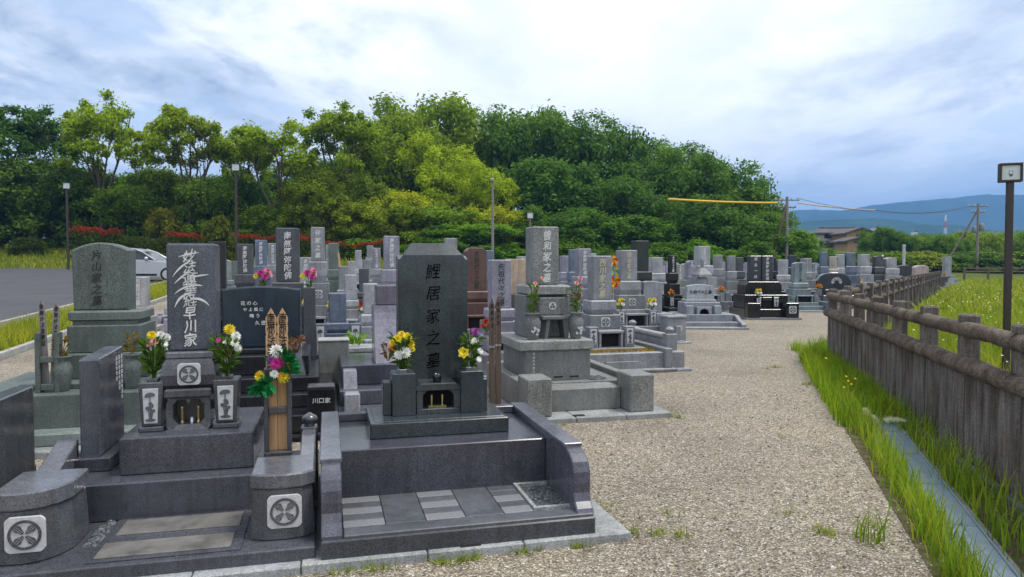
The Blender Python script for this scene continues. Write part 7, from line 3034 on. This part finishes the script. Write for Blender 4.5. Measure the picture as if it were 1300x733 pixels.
def house(px, Y, pyb, pyt, wpx, label, wall, depth=8, gable_front=False, hip=True, group=None):
    X = (px - 650) / FPX * Y
    z0, zt = z_at(pyb, Y), z_at(pyt, Y)
    W = wpx * Y / FPX
    H = zt - z0
    t = thing('tiled_house', label, 'house', (X, Y, z0), 0, group, wall)
    zg0 = gz(X, Y) - z0 - 1
    he = H * .74
    part('wall', MB().box(-W / 2, W / 2, 0, depth, min(zg0, -1), he, .05), M['plaster'], t)
    r = MB()
    o = .9
    if gable_front:
        r.prism_y([(-W / 2 - o, he - .25), (0, H), (W / 2 + o, he - .25), (W / 2 + o, he), (0, H + .35), (-W / 2 - o, he)], -o, depth + o, .02)
        part('gable', MB().prism_y([(-W / 2, he), (W / 2, he), (0, H - .2)], .05, .3, .01), M['plaster'], t)
    else:
        i = W * .16 if hip else -o
        r.loft([[(-W / 2 - o, -o, he - .2), (W / 2 + o, -o, he - .2), (W / 2 + o, depth + o, he - .2), (-W / 2 - o, depth + o, he - .2)], [(-W / 2 - o, -o, he + .05), (W / 2 + o, -o, he + .05), (W / 2 + o, depth + o, he + .05), (-W / 2 - o, depth + o, he + .05)],
                [(-W / 2 + i, depth * .45, H), (W / 2 - i, depth * .45, H), (W / 2 - i, depth * .55, H), (-W / 2 + i, depth * .55, H)]])
        r.box(-W / 2 + i, W / 2 - i, depth * .44, depth * .56, H - .05, H + .25, .05)
    part('roof', r, M['tiles'], t)
    if not gable_front and W > 8:
        lr = MB().loft([[(-W / 2 - .6, -1.9, he * .3), (W / 2 + .6, -1.9, he * .3), (W / 2 + .6, .0, he * .44), (-W / 2 - .6, .0, he * .44)], [(-W / 2 - .6, -1.9, he * .3 + .15), (W / 2 + .6, -1.9, he * .3 + .15), (W / 2 + .6, .0, he * .44 + .15), (-W / 2 - .6, .0, he * .44 + .15)]])
        part('lower_roof', lr, M['tiles'], t)
    nwin = max(1, int(W / 3))
    for q in range(nwin):
        x = -W / 2 + W * (q + .5) / nwin
        f = part('window', MB().box(x - .9, x + .9, -.06, .04, he * .66, he * .92, .02), M['paint'], t, (.12, .1, .09))
        part('pane', MB().box(x - .78, x + .78, -.075, -.055, he * .68, he * .90, .01), M['carglass'], f)


house(1073, 150, 316, 289, 66, 'long tiled farmhouse with an upper window row on the slope', (.5, .46, .4))
house(1091, 143, 311, 291, 34, 'ochre gabled house with a dark tiled roof beside the long farmhouse', (.42, .27, .12), 7, True)
house(1046, 158, 312, 293, 22, 'small reddish gabled house before the long farmhouse', (.3, .13, .09), 7, True)
house(1089, 132, 315, 303, 28, 'low shed with brown tiled roof below the ochre house', (.4, .25, .14), 5, True)


# ------------------------------------------------------------------ far graves and stones outside the rows
def lone_stone():
    for (px, Y, top, w, c, lb, tops) in ((1215, 46, 326, 8, (.24, .25, .26), 'lone upright grey headstone standing past the fence with red flowers', 'flat'),):
        X = (px - 650) / FPX * Y
        g = thing('family_grave', lb, 'grave', (X, Y, gz(X, Y)), 0, 'family graves', c)
        mini(g, c, w=.42, H=z_at(top, Y), sh=z_at(top, Y) * .6)
        far_bouquet('red', (X - .9, Y + .6, .75), 0, 'red flowers beside the lone headstone past the fence, the redder posy')
        far_bouquet('orange', (X - .45, Y + .6, .75), .5, 'orange flowers close beside the lone headstone past the fence')
        s = thing('stone_shelf', 'low dark stone shelf carrying flowers beside the lone headstone', 'stone shelf', (X - .7, Y + .6, 0), 0, None, (.08, .07, .07))
        part('slab', MB().box(-.6, .5, -.2, .2, .6, .75, .02), M['granite_far'], s)
        part('base_block', MB().box(-.5, .4, -.15, .15, -.1, .599, .02), M['granite_far'], s)
    for (px, Y, top, w, c, lb) in ((1146, 37, 337, 18, (.035, .035, .04), 'low black rounded grave at the end of the far row'), (1168, 40, 337, 17, (.34, .27, .25), 'low pinkish boulder-like grave stone beside the low black one')):
        X = (px - 650) / FPX * Y
        W = w * Y / FPX
        H = z_at(top, Y)
        g = thing('family_grave', lb, 'grave', (X, Y, 0), 0, 'family graves', c)
        part('base_stone', MB().box(-W * .6, W * .6, -.35, .35, -.05, H * .5, .02), M['granite_far'], g, (.12, .12, .12))
        pts = [(-W * .5, H * .5 - .002), (W * .5, H * .5 - .002)]
        for i in range(9):
            t = 1 - i / 4
            pts.append((W * .5 * t, H - .12 + .12 * (1 - abs(t) ** 3)))
        part('headstone', MB().prism_y(pts, -.2, .2, .02), M['granite_far'], g)


lone_stone()


# ------------------------------------------------------------------ hills
def mountains():
    def ridge(name, Y0, depth, px0, px1, prof, color, label, seed):
        n = 160
        rg = np.random.default_rng(seed)
        xs_ = np.linspace(px0, px1, n)
        py = np.interp(xs_, [p[0] for p in prof], [p[1] for p in prof])
        py = py + 1.1 * np.interp(np.arange(n), np.arange(0, n + 6, 5), rg.normal(0, 1, len(np.arange(0, n + 6, 5)))) + .35 * rg.normal(0, 1, n)
        X = (xs_ - 650) / FPX * Y0
        H = np.array([z_at(p, Y0) for p in py])
        rows = []
        m = 14
        for j in range(m + 1):
            t = j / m
            h = H * math.sin(t * math.pi / 2) ** 1.2
            wob = 1 + .10 * np.interp(np.arange(n), np.arange(0, n + 9, 8), rg.normal(0, 1, len(np.arange(0, n + 9, 8)))) * math.sin(t * math.pi)
            rows.append(np.stack([X, np.full(n, Y0 - depth * (1 - t)), h * wob - 2], -1))
        rows.append(np.stack([X, np.full(n, Y0 + depth), np.zeros(n) - 2], -1))
        v = np.concatenate(rows)
        i = np.arange((m + 1) * (n - 1))
        r, c = i // (n - 1), i % (n - 1)
        a = r * n + c
        o = link(name, np_mesh(name, v, np.stack([a, a + 1, a + n + 1, a + n], -1), True), M['forest_hill'], None, color=color)
        tag(o, label, None, None, 'structure')
    ridge('mountains', 2600, 900, 300, 1900, [(300, 285), (700, 284), (960, 272), (1000, 269), (1040, 267), (1100, 263), (1130, 258), (1160, 254), (1200, 252), (1235, 248), (1262, 250), (1290, 256), (1330, 255), (1420, 246), (1600, 262), (1900, 268)], (.03, .055, .03), 'wooded mountain ridge', 4)
    ridge('hills', 1500, 420, 500, 1700, [(500, 300), (900, 290), (1000, 281), (1030, 278), (1080, 277), (1130, 280), (1180, 287), (1230, 291), (1290, 294), (1420, 288), (1700, 292)], (.03, .06, .025), 'lower wooded foothills', 9)


m, nt, b, N, L = newmat('wooded slopes')
oi = N('ShaderNodeObjectInfo')
n = noise(nt, .012, 8, .7)
r = ramp(nt, [(.3, .5), (.7, 1.5)])
L(n, 0, r, 0)
nt.links.new(mul(nt, oi.outputs['Color'], r.outputs[0]), b.inputs['Base Color'])
b.inputs['Roughness'].default_value = 1
b.inputs['Specular IOR Level'].default_value = 0
M['forest_hill'] = m
mountains()

# tiny white house fronts on the foothill
for i, (px, py, w) in enumerate(((1112, 287, 8), (1162, 292, 6))):
    Y = 700
    X = (px - 650) / FPX * Y
    z1, z0 = z_at(py, Y), z_at(py + 7, Y)
    W = w * Y / FPX
    t = thing('tiled_house', ('far pale house among trees past the tiled farmhouses', 'tiny far pale house near the red and white mast')[i], 'house', (X, Y, z0), 0, None, (.7, .7, .7))
    part('wall', MB().box(-W / 2, W / 2, 0, W, -30, (z1 - z0) * .6, .1), M['plaster'], t)
    part('roof', MB().prism_y([(-W * .6, (z1 - z0) * .6), (W * .6, (z1 - z0) * .6), (0, z1 - z0)], -.5, W, .05), M['tiles'], t)

# air between here and the hills
HAZE = 1
if HAZE:
    me = MB().box(-4800, 4800, -300, 4900, -12, 420, .01).mesh('haze')
    hz = bpy.data.materials.new('pale air')
    hz.use_nodes = True
    nt = hz.node_tree
    nt.nodes.clear()
    out = nt.nodes.new('ShaderNodeOutputMaterial')
    pv = nt.nodes.new('ShaderNodeVolumePrincipled')
    pv.inputs['Color'].default_value = (.2, .43, .86, 1)
    pv.inputs['Density'].default_value = HAZE_D
    pv.inputs['Anisotropy'].default_value = .2
    nt.links.new(pv.outputs[0], out.inputs['Volume'])
    o = link('haze', me, hz)
    tag(o, 'thin blue summer haze', None, None, 'stuff')
    o.display_type = 'WIRE'

# ================================================================== light, sky, camera
SUN_EL, SUN_AZ = 66.0, 98.0        # azimuth measured from the view direction (+Y) towards +X
w = bpy.data.worlds.new('World')
scene.world = w
w.use_nodes = True
nt = w.node_tree
bg = nt.nodes['Background']
sky = nt.nodes.new('ShaderNodeTexSky')
sky.sky_type = 'NISHITA'
sky.sun_disc = False
sky.sun_elevation = R(SUN_EL)
sky.sun_rotation = R(SUN_AZ)
sky.air_density = 1.0
sky.dust_density = 1.5
sky.ozone_density = 2.0
N = nt.nodes.new
Lk = nt.links.new
tc = N('ShaderNodeTexCoord')
sx = N('ShaderNodeSeparateXYZ')
Lk(tc.outputs['Generated'], sx.inputs[0])


def mth(op, a, b=None, clamp=False):
    m = N('ShaderNodeMath')
    m.operation = op
    m.use_clamp = clamp
    for i, q in enumerate((a, b)):
        if q is None:
            continue
        if hasattr(q, 'node'):
            Lk(q, m.inputs[i])
        else:
            m.inputs[i].default_value = q
    return m.outputs[0]


# a cloud deck: view direction projected on a level plane
zz = mth('ADD', mth('MAXIMUM', sx.outputs[2], 0.0), .16)
cv = N('ShaderNodeCombineXYZ')
Lk(mth('DIVIDE', sx.outputs[0], zz), cv.inputs[0])
Lk(mth('DIVIDE', sx.outputs[1], zz), cv.inputs[1])
cv.inputs[2].default_value = CLOUD_SEED


def wnoise(scale, detail, rough, dist=0, off=0.0):
    mp = N('ShaderNodeMapping')
    mp.inputs['Location'].default_value = (off, off * .7, 0)
    mp.inputs['Scale'].default_value = (1.25, .85, 1)
    Lk(cv.outputs[0], mp.inputs[0])
    n = N('ShaderNodeTexNoise')
    n.inputs['Scale'].default_value = scale
    n.inputs['Detail'].default_value = detail
    n.inputs['Roughness'].default_value = rough
    n.inputs['Distortion'].default_value = dist
    Lk(mp.outputs[0], n.inputs['Vector'])
    return n.outputs[0]


def wramp(v, stops):
    r = ramp(nt, stops)
    Lk(v, r.inputs[0])
    return r.outputs[0]


big = wnoise(.55, 3, .5, .3)
fine = wnoise(2.4, 9, .58, .25, 3.1)
mid = wnoise(1.3, 7, .58, .5, 7.7)
cover = mth('ADD', mth('MULTIPLY', big, .4), mth('MULTIPLY', fine, .6))
cov = wramp(cover, [(.42, .38), (.5, 1)])
# brightness of the cloud deck: thin places glow white, thick bellies are blue grey
thick = mth('ADD', mth('ADD', mth('MULTIPLY', mid, .45), mth('MULTIPLY', fine, .55)), mth('MULTIPLY', sx.outputs[0], .045))
ccol = wramp(thick, [(.42, (6.8, 6.8, 6.75)), (.48, (5.7, 5.75, 5.8)), (.525, (4.6, 4.75, 4.95)), (.565, (3.3, 3.6, 4.0)), (.62, (2.2, 2.5, 3.0))])
# glow of the veiled sun
sd = Vector((math.sin(R(SUN_AZ)) * math.cos(R(SUN_EL)), math.cos(R(SUN_AZ)) * math.cos(R(SUN_EL)), math.sin(R(SUN_EL))))
gl = Vector((math.sin(R(GLOW_AZ)) * math.cos(R(GLOW_EL)), math.cos(R(GLOW_AZ)) * math.cos(R(GLOW_EL)), math.sin(R(GLOW_EL))))
dp = N('ShaderNodeVectorMath')
dp.operation = 'DOT_PRODUCT'
Lk(tc.outputs['Generated'], dp.inputs[0])
dp.inputs[1].default_value = gl
glow = wramp(dp.outputs['Value'], [(.86, 0), (.95, .5), (.995, 1)])
mx = N('ShaderNodeMix')
mx.data_type = 'RGBA'
Lk(cov, mx.inputs[0])
skb = mul(nt, sky.outputs[0], (SKYGAIN, SKYGAIN, SKYGAIN * 1.0))
Lk(skb, mx.inputs[6])
Lk(ccol, mx.inputs[7])
m2 = N('ShaderNodeMix')
m2.data_type = 'RGBA'
Lk(mth('MULTIPLY', glow, .75), m2.inputs[0])
Lk(mx.outputs[2], m2.inputs[6])
m2.inputs[7].default_value = (6.4, 6.4, 6.4, 1)
# paler and greyer towards the horizon
hz_ = wramp(sx.outputs[2], [(.0, 1), (.06, .75), (.2, .0)])
m3 = N('ShaderNodeMix')
m3.data_type = 'RGBA'
Lk(mth('MULTIPLY', hz_, .7), m3.inputs[0])
Lk(m2.outputs[2], m3.inputs[6])
m3.inputs[7].default_value = (4.1, 4.4, 4.7, 1)
Lk(m3.outputs[2], bg.inputs['Color'])
bg.inputs['Strength'].default_value = .14

sl = bpy.data.lights.new('sun', 'SUN')
sl.energy = 1.9
sl.angle = R(16)
sl.color = (1.0, .95, .87)
so = bpy.data.objects.new('sun', sl)
COL.objects.link(so)
so.rotation_euler = (-sd).to_track_quat('-Z', 'Y').to_euler()

cam = bpy.data.cameras.new('camera')
cam.lens = FPX / 1300 * 36
cam.sensor_width = 36
cam.clip_start = .05
cam.clip_end = 12000
co = bpy.data.objects.new('camera', cam)
COL.objects.link(co)
co.location = (0, 0, CAMH)
co.rotation_euler = (R(90) - PITCH, 0, 0)
scene.camera = co

scene.render.engine = 'CYCLES'
scene.cycles.use_denoising = True
scene.cycles.max_bounces = 6
scene.cycles.diffuse_bounces = 3
scene.cycles.glossy_bounces = 3
scene.cycles.transmission_bounces = 3
scene.cycles.volume_bounces = 1
scene.cycles.caustics_reflective = False
scene.cycles.caustics_refractive = False
scene.cycles.sample_clamp_indirect = 6
vs = scene.view_settings
vs.view_transform = 'Standard'
vs.look = 'None'
vs.gamma = 1
vs.use_curve_mapping = False
vs.exposure = EXPOSURE
